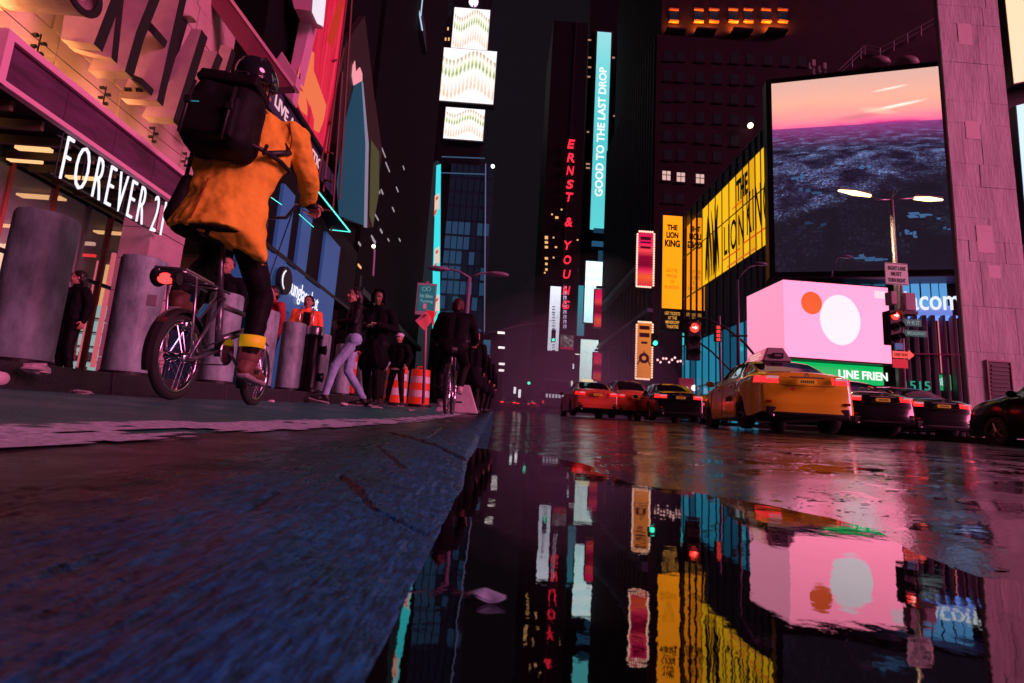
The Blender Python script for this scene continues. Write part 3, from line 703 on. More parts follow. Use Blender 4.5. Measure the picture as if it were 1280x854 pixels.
lettering(LF, 'FOREVER 21', 8.27, 10.93, 3.66, 4.46, WHITE, sg, off=.02, depth=.03, letters=True, bold=-.022, shear=0, squeeze=.74)
for z in (3.72, 4.40): MB().box((-7.62, 8.2, z), (-7.58, 11, z+.025)).build('rail', DARK, sg, True)
for k in range(6): MB().tube([(-7.6, 8.3+k*.52, 3.7), (-7.6, 8.3+k*.52, 4.56)], .012, 5).build('hanger', DARK, sg, True)
# soffit beams and lamps under the canopy
for k in range(7):
    MB().box((-9.4, 7.5+k*.55, 4.40), (-7.75, 7.56+k*.55, 4.56)).build('beam', mat('soffit_beam', (.14, .09, .06), .6), cano, True)
for k, (x, y) in enumerate([(-8.6, 7.8), (-8.6, 8.9), (-8.6, 10.0), (-9.2, 8.3), (-9.2, 9.4)]):
    MB().box((x-.3, y-.05, 4.44), (x+.3, y+.05, 4.50)).build('soffit_light', glow('warm_tube', (1, .52, .22), 1.2), cano, True)
# big letter slabs standing on the canopy
big = thing('letter_sculpture', 'huge pink stone letters standing on edge above the purple fascia', 'sign', (-7.7, 9.5, 5.4))
def slab(pts, Y, dep, name='letter', m=STONE2, par=big):
    o = MB().prism([at(x, y, Y=Y) for x, y in pts], (0, dep, 0)).build(name, [m, BLACK], par, True)
    for f in o.data.polygons:
        if abs(f.normal.x) > .75: f.material_index = 1
    return o
slab([(76, 49), (117, 55), (142, -10), (171, -90), (118, -90), (84, -10)], 8.2, .2)
slab([(85, 58), (139, 73), (148, -10), (160, -90), (120, -90), (95, 0)], 8.62, .15)
slab([(110, 88), (156, 89), (170, 40), (194, -20), (214, -90), (165, -90), (145, 0)], 8.95, .22)
slab([(151, 123), (196, 126), (224, 0), (245, -90), (195, -90), (188, 25), (181, 38), (165, 85)], 9.85, .2)
slab([(177, 145), (217, 148), (252, 37), (239, 36), (232, 50)], 10.45, .25)
slab([(203, 92), (205, 98), (228, 20), (240, 20), (222, 15)], 10.3, .2)
slab([(228, 160), (240, 150), (262, 90), (272, 65), (254, 62), (244, 88), (226, 135)], 11.4, .25)
slab([(244, 160), (262, 150), (290, 60), (276, 56)], 12.3, .2)
for x0, y0 in ((155, 109), (169, 109.5)):
    MB().prism([at(x, y, Y=9.84) for x, y in ((x0, y0), (x0+9, y0+.5), (x0+9.8, y0+5.5), (x0+.8, y0+5))], (0, .02, 0)).build('vent', BLACK, big, True)
for x0, y0 in ((90, 57), (105, 58.5)):
    MB().prism([at(x, y, Y=8.61) for x, y in ((x0, y0), (x0+10, y0+.5), (x0+10, y0+2), (x0, y0+1.5))], (0, .02, 0)).build('vent', BLACK, big, True)
for pts in ([(156, 89), (178, 98), (175, 106), (160, 96)], [(186, 25), (196, 36), (192, 45), (181, 33)], [(217, 148), (232, 155), (228, 160), (217, 153)]):
    MB().prism([at(x, y, Y=9.5) for x, y in pts], (0, .35, 0)).build('bracket', BLACK, big, True)
# the big round tube at the upper left corner
tb = thing('round_duct', 'big round duct end with a dark mouth at the top left corner', 'duct', (-7.5, 7.2, 6.3))
c0 = at(103, -12, Y=7.3); R0 = .36
MB().lathe(c0, [(R0, -2.8), (R0+.012, -1.2), (R0, -1.19), (R0, -.02), (R0+.02, 0), (R0-.05, 0), (R0-.06, -.3), (.2, -.32), (.001, -.32)], 32, 'x').build('tube', STONE2, tb, True, smooth=False)
MB().lathe(c0+Vector((.003, 0, 0)), [(R0+.015, 0), (R0+.01, .03), (R0-.09, .03), (R0-.10, 0)], 32, 'x').build('rim', BLACK, tb, True)
MB().lathe(c0+Vector((-.05, 0, 0)), [(.14, -.2), (.15, 0), (.1, .02), (.001, .0)], 20, 'x').build('lamp', STONE2, tb, True)
# cable with small clusters of spotlights
cb = thing('cable_light', 'thin cable with little clusters of spotlights strung along the stone wall', 'cable light', tuple(at(50, 55, X=-7.9)))
MB().tube([at(-10, 0, X=-7.9), at(50, 52, X=-7.9), at(130, 118, X=-7.9), at(192, 168, X=-7.9), at(240, 205, X=-7.9)], .008, 5).build('cable', BLACK, cb, True)
for x, y in ((49, 55), (131, 119), (192, 168), (232, 199)):
    c = at(x, y, X=-7.9); h = MB().tube([c+Vector((0, 0, -.18)), c+Vector((0, 0, .18))], .012, 5).build('bracket', BLACK, cb, True)
    for a, b_ in ((-.08, .1), (.08, .06), (-.07, -.1), (.06, -.14)):
        MB().lathe(c+Vector((0, a, b_)), [(.001, -.05), (.03, -.045), (.035, .03), (.001, .04)], 10, 'x').build('spotlight', BLACK, h, True)
# warm wall lamps that wash the stone from the canopy top (their glow shows in the photograph)
for k, (y, e) in enumerate([(5.9, 34), (7.2, 32), (8.6, 26), (10.0, 24), (11.4, 14)]):
    fx = thing('wall_washer', 'small lamp on the canopy roof washing the stone wall in warm light', 'lamp', (-8.35, y, 5.42))
    fx['label'] = ['warm wall lamp nearest the top left corner behind the pink rail', 'warm wall lamp behind the pink rail below the first stone letter', 'warm wall lamp behind the pink rail below the second stone letter', 'warm wall lamp behind the pink rail below the lettering with two vents', 'warm wall lamp behind the pink rail next to the rider'][k]
    fx['group'] = 'warm lamps on the canopy'
    MB().box((-.06, -.12, 0), (.06, .12, .09)).build('housing', BLACK, fx)
    ld = bpy.data.lights.new('washer_light', 'AREA'); ld.energy = e; ld.color = (1, .42, .12); ld.size = .12; ld.size_y = .3; ld.shape = 'RECTANGLE'
    lo = bpy.data.objects.new('washer_light', ld); C.objects.link(lo); lo.parent = fx; lo.location = (.0, 0, .12)
    lo.rotation_euler = Vector((-.18, .0, 1)).to_track_quat('-Z', 'Y').to_euler()
# steel beam and pink Y-shaped sculpture behind the rider's head
bm = thing('steel_beam', 'dark red steel beam with a pink edge slanting down behind the cyclist', 'beam', tuple(at(322, 80, Y=13)))
A, B_ = at(238, -30, Y=13.0), at(340, 110, Y=13.5)
MB().prism([A, A+Vector((.55, 0, .1)), A+Vector((.55, .3, .1)), A+Vector((0, .3, 0))], B_-A).build('web', mat('beam_paint', (.22, .05, .09), .4), bm, True)
MB().prism([A+Vector((.56, -.02, .1)), A+Vector((.64, -.02, .13)), A+Vector((.64, .34, .13)), A+Vector((.56, .34, .1))], B_-A).build('flange', PINKF, bm, True)
ys_ = thing('stone_letter', 'pink letter-like structure with two slanting arms behind the helmet', 'sign', tuple(at(365, 125, Y=15.5)))
YM = mat('pink_panel', (.66, .34, .50), .45, bump=.06, bscale=20, var=.08, vscale=2)
for pts, Y, d in (([(343, 5), (356, 8), (336, 84), (322, 78)], 15.5, .9), ([(324, 74), (338, 84), (352, 64), (372, 95), (366, 128), (352, 115)], 15.45, .35), ([(377, 10), (392, 16), (371, 105), (361, 92)], 15.9, .5)):
    bevel(MB().prism([at(x, y, Y=Y) for x, y in pts], (0, d, 0)).build('arm', YM, ys_, True), .02)
MB().prism([at(x, y, Y=15.3) for x, y in ((362, -14), (398, -22), (394, 14), (368, 11))], (0, .8, 0)).build('top_box', YM, ys_, True)
MB().prism([at(x, y, Y=15.29) for x, y in ((392, -20), (402, -22), (398, 19), (390, 15))], (0, .5, 0)).build('lit_side', glow('white_edge', (.9, .8, .9), 1.0), ys_, True)
# fascia with words below it
la = thing('fascia_sign', 'dark blue fascia with pink words slanting behind the cyclist shoulder', 'sign', (-7.5, 18, 9.3))
NAVY = mat('navy_panel', (.04, .04, .09), .5)
MB().pbox(LF, 14.6, 21.2, 9.22, 10.12, -.4, 0).build('panel', NAVY, la, True)
lettering(LF, 'LIVE AUTHENTIC', 14.95, 19.2, 9.48, 9.90, glow('pink_letters', (1, .52, .62), .9), la, off=.02, depth=.03, letters=True, bold=.01)
# rest of the second shop block
sb = thing('second_shop_building', 'dark building with blue columns holding the eyewear shop', 'building', (-9.6, 18, .3))
MB().box((-16, 16.5, .2), (-9.6, 30, 40)).build('wall', NIGHT, sb, True)
MB().box((-9.6, 15.25, 5.32), (-7.65, 26, 8.4)).build('upper_front', NIGHT, sb, True)
MB().box((-9.6, 14.5, 8.4), (-7.9, 26, 26)).build('tower_front', mat('night_wall', (.004, .004, .005), .7, spec=.1), sb, True)
BLUEC = mat('blue_column', (.03, .13, .30), .4, bump=.05, emit=(.02, .07, .20), es=.5)  # faint blue glow added to the columns and fascia; they hold no lamp
for x0, x1, yt, yb in ((336, 352, 270, 470), (365, 378, 285, 345), (398, 418, 285, 440)):
    a0 = LF.pt(x0, 380)[0]; a1 = LF.pt(x1, 380)[0]
    bevel(MB().pbox(LF, a0, a1, .3, 7.6, -.5, -.02).build('column', BLUEC, sb, True), .02)
MB().pbox(LF, 14.6, 21.6, 3.55, 5.1, -.35, -.03).build('shop_fascia', BLUEC, sb, True)
MB().pbox(LF, 13.0, 26, 5.15, 5.3, -.4, .0).build('ledge', DARK, sb, True)
gl = MB(); gl.box((-9.59, 14.5, .3), (-9.55, 26, 3.5)); gl.build('shop_glass', GLASS, sb, True)
sh_ = thing('eyewear_sign', 'white lowercase shop name on the blue fascia beside the orange-vested person', 'sign', (-7.4, 18.5, 4.2))
lettering(LF, 'sunglass hut', 17.7, 20.7, 3.95, 4.75, WHITE, sh_, off=.05, depth=.02, letters=True, bold=-.005)
dc = at(355, 351, X=-7.3)
rsn = thing('round_sign', 'round projecting sign with a white crescent left of the eyewear shop name', 'sign', tuple(dc))
MB().lathe(dc, [(.001, -.09), (.47, -.09), (.47, .09), (.001, .09)], 32, 'x').build('disc', DARK, rsn, True)
q = MB()
for i in range(14):
    t0 = -1.2+2.4*i/14; t1 = t0+2.4/14
    f = lambda t, r: dc+Vector((.10, -r*cos(t)*.47, r*sin(t)*.9*.47))
    wd0 = .22*cos(t0/1.25); wd1 = .22*cos(t1/1.25)
    q.quad(f(t0, .85), f(t0, .85-wd0), f(t1, .85-wd1), f(t1, .85))
q.build('crescent', WHITE, rsn, True)
# red billboard, teal billboard, scaffold
def img_mat(name, fn):
    m = bpy.data.materials.new(name); m.use_nodes = True; t = m.node_tree; b = t.nodes['Principled BSDF']
    uv = t.nodes.new('ShaderNodeUVMap'); sp = t.nodes.new('ShaderNodeSeparateXYZ'); t.links.new(uv.outputs[0], sp.inputs[0])
    col, st = fn(t, uv.outputs[0], sp.outputs[0], sp.outputs[1])
    b.inputs['Base Color'].default_value = (.02, .02, .02, 1); t.links.new(col, b.inputs['Emission Color']); b.inputs['Emission Strength'].default_value = st; b.inputs['Roughness'].default_value = .3
    return m
def nse(t, vec, sc, det=5, stretch=(1, 1, 1), rough=.5, dist=0):
    mp = t.nodes.new('ShaderNodeMapping'); mp.inputs['Scale'].default_value = stretch; t.links.new(vec, mp.inputs[0])
    n = t.nodes.new('ShaderNodeTexNoise'); n.inputs['Scale'].default_value = sc; n.inputs['Detail'].default_value = det; n.inputs['Roughness'].default_value = rough; n.inputs['Distortion'].default_value = dist
    t.links.new(mp.outputs[0], n.inputs[0]); return n.outputs[0]
def mth(t, op, a, b=0, c=0):
    n = t.nodes.new('ShaderNodeMath'); n.operation = op
    for i, q in enumerate((a, b, c)):
        if isinstance(q, (int, float)): n.inputs[i].default_value = q
        else: t.links.new(q, n.inputs[i])
    return n.outputs[0]
def mixc(t, f, a, b, mode='MIX'):
    n = t.nodes.new('ShaderNodeMix'); n.data_type = 'RGBA'; n.blend_type = mode
    for i, q in ((0, f), (6, a), (7, b)):
        if isinstance(q, (int, float)): n.inputs[i].default_value = q
        elif isinstance(q, tuple): n.inputs[i].default_value = (*q, 1)
        else: t.links.new(q, n.inputs[i])
    return n.outputs[2]
def red_img(t, uv, u, v):
    n = nse(t, uv, 3, 6, (3, .5, 1), dist=1.5); r = ramp(t, [(.3, (.35, .0, .05)), (.5, (.85, .005, .04)), (.7, (1, .03, .10))]); t.links.new(n, r.inputs[0]); return r.outputs[0], .8
REDI = img_mat('red_fabric_print', red_img)
LR = PL(-7.35, 0, 90)
rb = screen('red_billboard', 'tall red fashion billboard with an orange-lit bare arm, above the left shops', 'billboard', LR, (16.0, 19.2, 10.2, 22), REDI, .3, .06)
ORS = glow('orange_skin_print', (1, .20, .07), .85)
for pts in ([(383, 60), (392, 66), (391, 88), (399, 110), (407, 132), (404, 150), (398, 166), (391, 162), (392, 150), (388, 135), (377, 112), (370, 100), (374, 80)], [(372, 112), (380, 116), (383, 130), (383, 145), (375, 138), (370, 125)]):
    MB().prism([LR.w(*LR.pt(x, y), .03) for x, y in pts][::-1], Vector((-.008, 0, 0))).build('arm_print', ORS, rb, True)
MB().prism([LR.w(*LR.pt(x, y), .03) for x, y in ((425, -5), (430, -5), (424, 30), (414, 60), (408, 50), (416, 20))][::-1], Vector((-.008, 0, 0))).build('shade_print', mat('dark_red_print', (.3, .02, .02), .5, emit=(.5, .05, .01), es=.5), rb, True)
def teal_img(t, uv, u, v):
    n = nse(t, uv, 4, 6, (2.5, .6, 1), dist=.8); r = ramp(t, [(.25, (.0, .02, .04)), (.5, (.0, .10, .17)), (.75, (.01, .22, .30))]); t.links.new(n, r.inputs[0])
    return r.outputs[0], .8
TEALI = img_mat('teal_fabric_print', teal_img)
tbb = thing('teal_billboard', 'narrow hanging billboard with a teal dress and a raised hand, left of the dark tower', 'billboard', tuple(at(450, 270, X=-7.5)))
def lfp(pts, off, d=.02): return MB().prism([LF.w(*LF.pt(x, y, off), off) for x, y in pts][::-1], Vector((-d, 0, 0)))
lfp([(428, 60), (456, 20), (468, 120), (478, 190), (464, 285), (430, 275), (420, 180)], -.02, .3).build('board', mat('dark_print', (.03, .02, .02), .5), tbb, True)
lfp([(444, 103), (452, 100), (458, 170), (455, 282), (424, 270), (421, 230), (432, 150)], .03).build('dress_print', mat('teal_print', (.01, .04, .06), .4, emit=(0, .10, .17), es=.40, var=0), tbb, True)
lfp([(452, 100), (454, 104), (461, 180), (459, 285), (455, 284), (457, 180)], .04).build('edge_print', mat('pale_print', (.2, .3, .35), .4, emit=(.2, .4, .5), es=.35), tbb, True)
lfp([(441, 82), (444, 76), (445, 90), (450, 84), (453, 92), (453, 101), (442, 107), (440, 95)], .04).build('hand_print', mat('pink_print', (.5, .3, .3), .4, emit=(.9, .42, .45), es=.6), tbb, True)
lfp([(464, 175), (474, 190), (474, 240), (466, 285), (462, 270)], .04).build('green_print', mat('green_print', (.04, .06, .02), .5, emit=(.06, .09, .03), es=.5), tbb, True)
sc = thing('scaffold', 'thin steel scaffold ladder between the red and teal billboards', 'scaffold', tuple(at(410, 290, X=-7.4)))
for (x0, y0, x1, y1) in ((434, -5, 404, 240), (440, -5, 424, 250), (430, 60, 396, 230), (428, 90, 414, 290)):
    MB().tube([at(x0, y0, X=-7.3), at(x1, y1, X=-7.3)], .045, 6).build('upright', mat('rusty_steel', (.16, .06, .05), .5, .5), sc, True)
for y in (75, 152, 190, 225, 262):
    MB().tube([at(428-y*.1, y, X=-7.3), at(416, y+2, X=-6.9)], .04, 6).build('rung', mat('rusty_steel', (.16, .06, .05), .5, .5), sc, True)
# cyan neon line of a canopy edge
NEON = glow('cyan_neon', (.10, .95, .75), 1.6)
nc = thing('neon_canopy', 'dark canopy edged with a thin cyan neon tube, right of the rider hand', 'canopy', tuple(at(412, 291, X=-6.9)))
n1, n2, n3 = at(395, 237, X=-7.45), at(437, 290, X=-6.6), at(406, 289, X=-7.45)
MB().prism([n1, n2, n2+Vector((-.9, 0, 0)), n1+Vector((-.3, 0, 0))], (0, 0, .12)).build('roof', BLACK, nc, True)
MB().tube([n1+Vector((.02, 0, 0)), n2+Vector((.02, 0, 0))], .028, 6).build('neon_tube', NEON, nc, True)
MB().tube([n2, Vector((-7.4, n2.y-.1, n2.z))], .018, 6).build('neon_tube', NEON, nc, True)
MB().tube([at(374, 268, X=-7.4), at(392, 284, X=-7.4)], .012, 5).build('neon_tube', NEON, nc, True)
MB().tube([at(339, 247, X=-7.4), at(352, 256, X=-7.4)], .012, 5).build('neon_tube', NEON, nc, True)
# dark mid building, its lit windows and box signs
mid = thing('dark_tower', 'black office tower left of the screen tower with few lit windows', 'building', (-11, 42, .5))
MB().box((-24, 30, .2), (-8.8, 55, 64)).build('wall', mat('night_wall', (.004, .004, .005), .7, spec=.1), mid, True)
LM = PL(-8.78, 0, 90)
MB().pbox(LM, 30, 55, 7.2, 7.6, 0, .5).build('cornice', DARK, mid, True)
WW = glow('dim_window', (.6, .5, .55), .55); WO = glow('amber_window', (1, .5, .18), 1.0); WH = glow('hot_window', (1, .85, .7), 1.6)
def wins(P, L, m, par, off=.03, nm='window'):
    for (x, y, w_, h_) in L:
        a0, a1, z0, z1 = P.rect(x-w_/2, y-h_/2, x+w_/2, y+h_/2, off)
        MB().pbox(P, a0, a1, z0, z1, off-.05, off).build(nm, m, par, True)
wins(LM, [(480, 191, 6, 2), (485, 209, 6, 2), (474, 239, 3, 3), (478, 240, 3, 3), (471, 271, 6, 2), (477, 289, 3, 3), (468, 301, 4, 4), (466, 297, 3, 3), (450, 305, 3, 3), (434, 301, 3, 3), (434, 308, 3, 3), (434, 315, 3, 3), (486, 300, 2, 2), (492, 262, 3, 2), (497, 237, 3, 2), (500, 300, 2, 2), (505, 210, 2, 2)], WW, mid)
wins(LM, [(437, 332, 4, 3), (450, 333, 4, 3), (440, 322, 3, 3)], WO, mid)
oh = thing('projecting_sign', 'box sign with two pale light bars sticking out of the dark tower at the top', 'sign', tuple(at(500, 38, Y=40)))
PO = PL(0, 40, 0)
MB().prism([at(x, y, Y=40) for x, y in ((470, -30), (524, -30), (528, 38), (484, 40))], (0, 3, 0)).build('box', NIGHTB, oh, True)
for q in ([(482, 10), (512, 11), (513, 17), (483, 17)], [(486, 31), (514, 32), (515, 38), (487, 38)]): MB().prism([at(x, y, Y=39.97) for x, y in q], (0, .05, 0)).build('light_bar', glow('pale_bar', (.42, .5, .9), .8), oh, True)
MB().tube([at(518, -20, Y=39.9), at(528, 38, Y=39.9)], .06, 5).build('neon_edge', glow('pale_cyan', (.5, .8, .95), .9), oh, True)
MB().tube([at(530, -20, Y=39.9), at(526, 20, Y=39.9)], .05, 5).build('neon_edge', glow('pale_cyan', (.5, .8, .95), .9), oh, True)
# bright shop screen behind the two walkers and a white light tube
SC2 = PL(0, 31, 0)
scn = screen('shop_screen', 'bright white and cyan screen behind the heads of the two walkers', 'screen', SC2, SC2.rect(417, 344, 447, 386), glow('pale_cyan_screen', (.55, .9, .95), 1.0), .3, .08)
lt = thing('light_tube', 'upright white light tube left of the woman in pale jeans', 'lamp', tuple(at(412, 388, Y=27)))
MB().tube([at(412, 388, Y=27), at(416, 322, Y=27)], .09, 8).build('tube', glow('white_tube', (.75, .8, 1), 1.5), lt, True)
MB().tube([at(409, 390, Y=27.2), at(414, 320, Y=27.2)], .12, 6).build('holder', BLACK, lt, True)
lp = thing('wall_lamp', 'small bright warm lamp on the dark tower above the hooded man', 'lamp', tuple(at(467, 310, Y=26)))
MB().ell(at(467, 308, Y=26), .10).build('bulb', glow('lamp_bulb', (1, .8, .6), 4), lp, True)
MB().tube([at(468, 312, Y=26.1), at(466, 345, Y=26.1)], .07, 6).build('pole', mat('mauve_pole', (.25, .18, .28), .5), lp, True)
# ------------------------------------------------------------------ screen tower at the end of the street
tw = thing('screen_tower', 'slim tower with three stacked bright screens and a ball, at the street end', 'building', (-20, 180, .5))
PT = PL(0, 180, 0)
a0, a1, z0, z1 = PT.rect(551, 205, 607, 500)
MB().pbox(PT, a0, a1, .5, z1, -16, 0).build('lower_body', mat('tower_glass', (.02, .035, .06), .2, ior=1.6), tw, True)
a2, a3, z2, z3 = PT.rect(557, 0, 607, 200); MB().pbox(PT, a2, a3, z1, z3+4, -14, -1).build('upper_body', NIGHT, tw, True)
q = MB(); fz = (z1-5)/16
for i in range(16):
    for j in range(7):
        ax = a0+(a1-a0)*(j+.08)/7; bx = a0+(a1-a0)*(j+.92)/7
        lit = (rnd.random() < .9 and j < 3) or rnd.random() < .3
        MB().pbox(PT, ax, bx, 5+fz*i+.5, 5+fz*(i+1)-.4, .0, .12).build('window', mat('blue_window', (.02, .05, .10), .2, emit=(.03, .12, .25), es=.35) if lit and i < 12 else mat('black_window', (.01, .015, .03), .15, emit=(.01, .02, .04), es=.3), tw, True)
for (x0, y0, x1, y1) in ((607, 205, 605, 480), (548, 216, 607, 218), (552, 196, 606, 198)):
    MB().tube([at(x0, y0, Y=179.5), at(x1, y1, Y=179.5)], .22, 5).build('edge_light', mat('edge_glow', (.05, .08, .12), .5, emit=(.05, .14, .25), es=.6), tw, True)
def bottles(t, uv, u, v):
    st = mth(t, 'SINE', mth(t, 'MULTIPLY', u, 95)); wav = mth(t, 'MULTIPLY_ADD', mth(t, 'SINE', mth(t, 'MULTIPLY', u, 7.5)), .10, v)
    n = nse(t, uv, 12, 4, (2.5, 1, 1), dist=.5)
    g = ramp(t, [(0, (.9, .82, .85)), (.12, (.95, .85, .85)), (.2, (.75, .5, .35)), (.42, (.85, .75, .7)), (.5, (.9, .9, .8)), (.60, (.25, .35, .06)), (.68, (.55, .6, .3)), (.74, (.85, .8, .7)), (.85, (.45, .35, .2)), (.9, (.95, .9, .9)), (1, (.95, .88, .95))]); t.links.new(wav, g.inputs[0])
    k = mth(t, 'MULTIPLY', mth(t, 'GREATER_THAN', mth(t, 'MULTIPLY_ADD', n, 1.2, mth(t, 'MULTIPLY', st, .35)), .62), .85)
    return mixc(t, k, g.outputs[0], (.92, .88, .88)), 1.25
BOT = img_mat('bottle_advert', bottles)
for k, (x0, y0, x1, y1) in enumerate(((566, 14, 611, 68), (549, 66, 619, 132), (556, 138, 605, 177))):
    r = PT.rect(x0, y0, x1, y1); f = MB().pbox(PT, r[0]-.4, r[1]+.4, r[2]-.4, r[3]+.4, -1, 1.0+.6*(k == 1)).build('screen_cabinet', DARK, tw, True)
    o = uvquad('screen', PT, r, 1.3+.6*(k == 1), BOT, f)
o = MB().ell(at(592, 2, Y=179), 1.9, 16, 12).build('ball', glow('ball_light', (1, .7, 1), 1.5), tw, True, smooth=True)
MB().tube([at(592, 10, Y=179), at(593, -60, Y=179)], .3, 6).build('mast', DARK, tw, True)
# side panel and cyan strip
q = [at(x, y, Y=150) for x, y in ((524, 215), (548, 200), (540, 480), (512, 480))]
sp = thing('billboard_panel', 'tall grey billboard panel with a thin cyan screen strip, left side of the screen tower', 'billboard', tuple(at(530, 480, Y=150)))
MB().prism(q, (0, 6, 0)).build('panel', mat('grey_board', (.04, .05, .06), .5, bump=.2, bscale=.3, var=.4, vscale=.12, emit=(.06, .08, .10), es=.25), sp, True)
MB().prism([at(x, y, Y=149.8) for x, y in ((545.5, 207), (551, 205), (549, 480), (540, 480), (541, 340))], (0, .3, 0)).build('strip_screen', glow('cyan_screen', (.05, .78, .85), 1.0), sp, True)
for y0 in (245, 312, 372):
    MB().prism([at(x, y, Y=149.6) for x, y in ((543.5, y0), (549, y0-4), (549, y0+16), (543, y0+19))], (0, .1, 0)).build('print_mark', glow('peach_mark', (1, .62, .5), .9), sp, True)
    MB().prism([at(x, y, Y=149.55) for x, y in ((544.5, y0+2), (548, y0), (547.5, y0+4), (544.5, y0+6))], (0, .05, 0)).build('print_mark', glow('red_mark', (.9, .1, .05), .9), sp, True)
    MB().prism([at(x, y, Y=149.55) for x, y in ((542.5, y0+19), (547, y0+16), (545, y0+22), (542.5, y0+26))], (0, .05, 0)).build('print_mark', glow('red_mark', (.9, .1, .05), .9), sp, True)
for k in range(4): MB().ell(at(521+k*3.6, 206-k*2.6, Y=149), .45).build('flood_lamp', glow('flood', (1, .8, .8), 2), sp, True)
MB().ell(at(616, 208, Y=150), .6).build('flood_lamp', glow('flood2', (.8, 1, .85), 3), tw, True)
bt = thing('back_tower', 'tall dark tower with rows of amber windows behind the screen tower', 'building', (-30, 230, .5))
PB = PL(0, 230, 0); a0, a1, z0, z1 = PB.rect(508, 200, 575, 500)
MB().pbox(PB, a0, a1, .5, 200, -20, 0).build('wall', mat('night_wall', (.004, .004, .005), .7, spec=.1), bt, True)
L = [(541, 7, 5, 3), (550, 21, 3, 4), (557, 22, 3, 4), (544, 35, 2, 4), (549, 35, 2, 4), (555, 35, 2, 4), (560, 36, 2, 4), (537, 47, 2, 4), (541, 48, 2, 4), (552, 48, 2, 4), (557, 49, 2, 4), (561, 49, 2, 4), (532, 86, 3, 4), (536, 86, 3, 4), (527, 151, 5, 3), (532, 152, 4, 3), (535, 177, 2, 2), (533, 181, 2, 2)]
wins(PB, L, WO, bt)
wins(PB, [(524, 262, 3, 5), (523, 237, 3, 3), (517, 330, 3, 2), (519, 290, 2, 2)], WW, bt)
# lit ledges at the far left kerb
for k, (x, y) in enumerate(((627, 416), (627, 434.5), (627, 455), (626, 463))):
    o = thing('lit_sign', ['topmost', 'second', 'third', 'lowest'][k]+' of the small white light bars stacked in the dark behind the far cyclist', 'light', tuple(at(x, y, Y=62)), 0, 'small white light bars in the dark')
    P = PL(0, 62, 0); r = P.rect(x-5+k*.8, y-1.3, x+4, y+1.3)
    MB().pbox(P, *r, -.15, 0).build('light_bar', glow('white_bar', (1, .85, .85), 1.8), o, True)
    MB().pbox(P, r[0]-.1, r[1]+.1, r[3], r[3]+.12, -.4, .15).build('hood', BLACK, o, True)
dk = thing('far_left_building', 'black building at the far left kerb that carries the small white light bars', 'building', (-3.5, 62, 1.5))
P = PL(0, 62, 0); r = P.rect(600, 300, 632, 520); MB().pbox(P, r[0]-6, r[1], .5, 11, -30, -.2).build('wall', mat('night_wall', (.004, .004, .005), .7, spec=.1), dk, True)
a = at(614, 440, Y=61); MB().pbox(P, *P.rect(603, 425, 612, 470), -.1, .1).build('blue_window', mat('blue_pane', (.02, .08, .14), .2, emit=(.03, .2, .35), es=.5), dk, True)
# ------------------------------------------------------------------ right side
RF = PL(17.9, 0, -90)                    # street front of the glass building (a = -Y)
COAT = mat('coated_glass', (.72, .72, .76), .03, .9)
FIN = mat('mullion_blue', (.07, .10, .17), .35, .3)
gb = thing('glass_building', 'glass front building with thin upright mullions behind the yellow theatre signs', 'building', (19, 40, .5))
MB().box((18.05, 32.0, .3), (40, 48.95, 22.0)).build('core', NIGHT, gb, True)
ys2 = [32.1, 32.8, 33.6, 34.4, 35.3, 36.3, 37.4, 38.6, 39.9, 41.2, 42.6, 44.0, 45.4, 46.8, 48.2, 49.0]
lv = [.8, 4.4, 8.6, 13.24, 17.5, 20.6, 22.0]
TEALW = mat('teal_lit_glass', (.05, .1, .12), .1, emit=(.02, .26, .42), es=.75); TEALD = mat('teal_dim_glass', (.03, .05, .07), .08, emit=(.01, .10, .19), es=.7)
r2 = random.Random(5)
for i in range(len(ys2)-1):
    MB().box((17.79, ys2[i]-.03, .6), (17.9, ys2[i]+.03, 22.1)).build('mullion', FIN, gb, True)
    for j in range(len(lv)-1):
        m = COAT
        if lv[j] < 8 : m = TEALW if r2.random() < (.75 if j < 2 else .4) else TEALD
        if j >= 1 and lv[j] < 8 and i > 1: m = TEALD if r2.random() < .5 else TEALW
        MB().box((17.88, ys2[i]+.05, lv[j]+.03), (17.92, ys2[i+1]-.05, lv[j+1]-.03)).build('pane', m, gb, True)
for z in lv: MB().box((17.83, 32.0, z-.05), (17.9, 49, z+.05)).build('transom', FIN, gb, True)
# the banner behind the glass: two rows of yellow panels between the mullions
yb = thing('yellow_billboard', 'big yellow musical billboard behind the mullions of the glass building', 'billboard', (17.7, 40, 13.2))
YEL = glow('yellow_print', (1, .52, .008), 1.0); YELD = glow('yellow_print_dim', (.92, .44, .006), .9)
BK = mat('black_print', (.006, .005, .004), .5)
def ztop(y): return 20.6
for i in range(len(ys2)-1):
    if ys2[i] > 43.0: break
    for z0, z1 in ((13.30, 17.44), (17.56, 20.55)):
        MB().box((17.84, ys2[i]+.06, z0), (17.87, min(ys2[i+1], 47.2)-.06, z1)).build('panel', r2.choice([YEL, YEL, YELD]), yb, True)
def yl(st, y0, y1, z0, z1, **k): return lettering(RF, st, -y0, -y1, z0, z1, BK, yb, off=.075, depth=.01, **k)
yl('THE', 37.3, 35.5, 18.2, 20.0, letters=True, bold=.04)
lettering(RF, 'LION', -39.6, -36.1, 14.6, 17.1, BK, yb, off=.075, depth=.01, letters=True, bold=.01, squeeze=.85)
lettering(RF, 'KING', -35.8, -32.5, 14.9, 18.2, BK, yb, off=.075, depth=.01, letters=True, bold=.01, squeeze=.85)
MB().pbox(RF, -40.0, -36.8, 14.25, 14.38, .07, .085).build('underline', glow('red_line', (.9, .10, .02), .8), yb, True)
MB().pbox(RF, -36.2, -33.0, 14.45, 14.58, .07, .085).build('underline', glow('red_line', (.9, .10, .02), .8), yb, True)
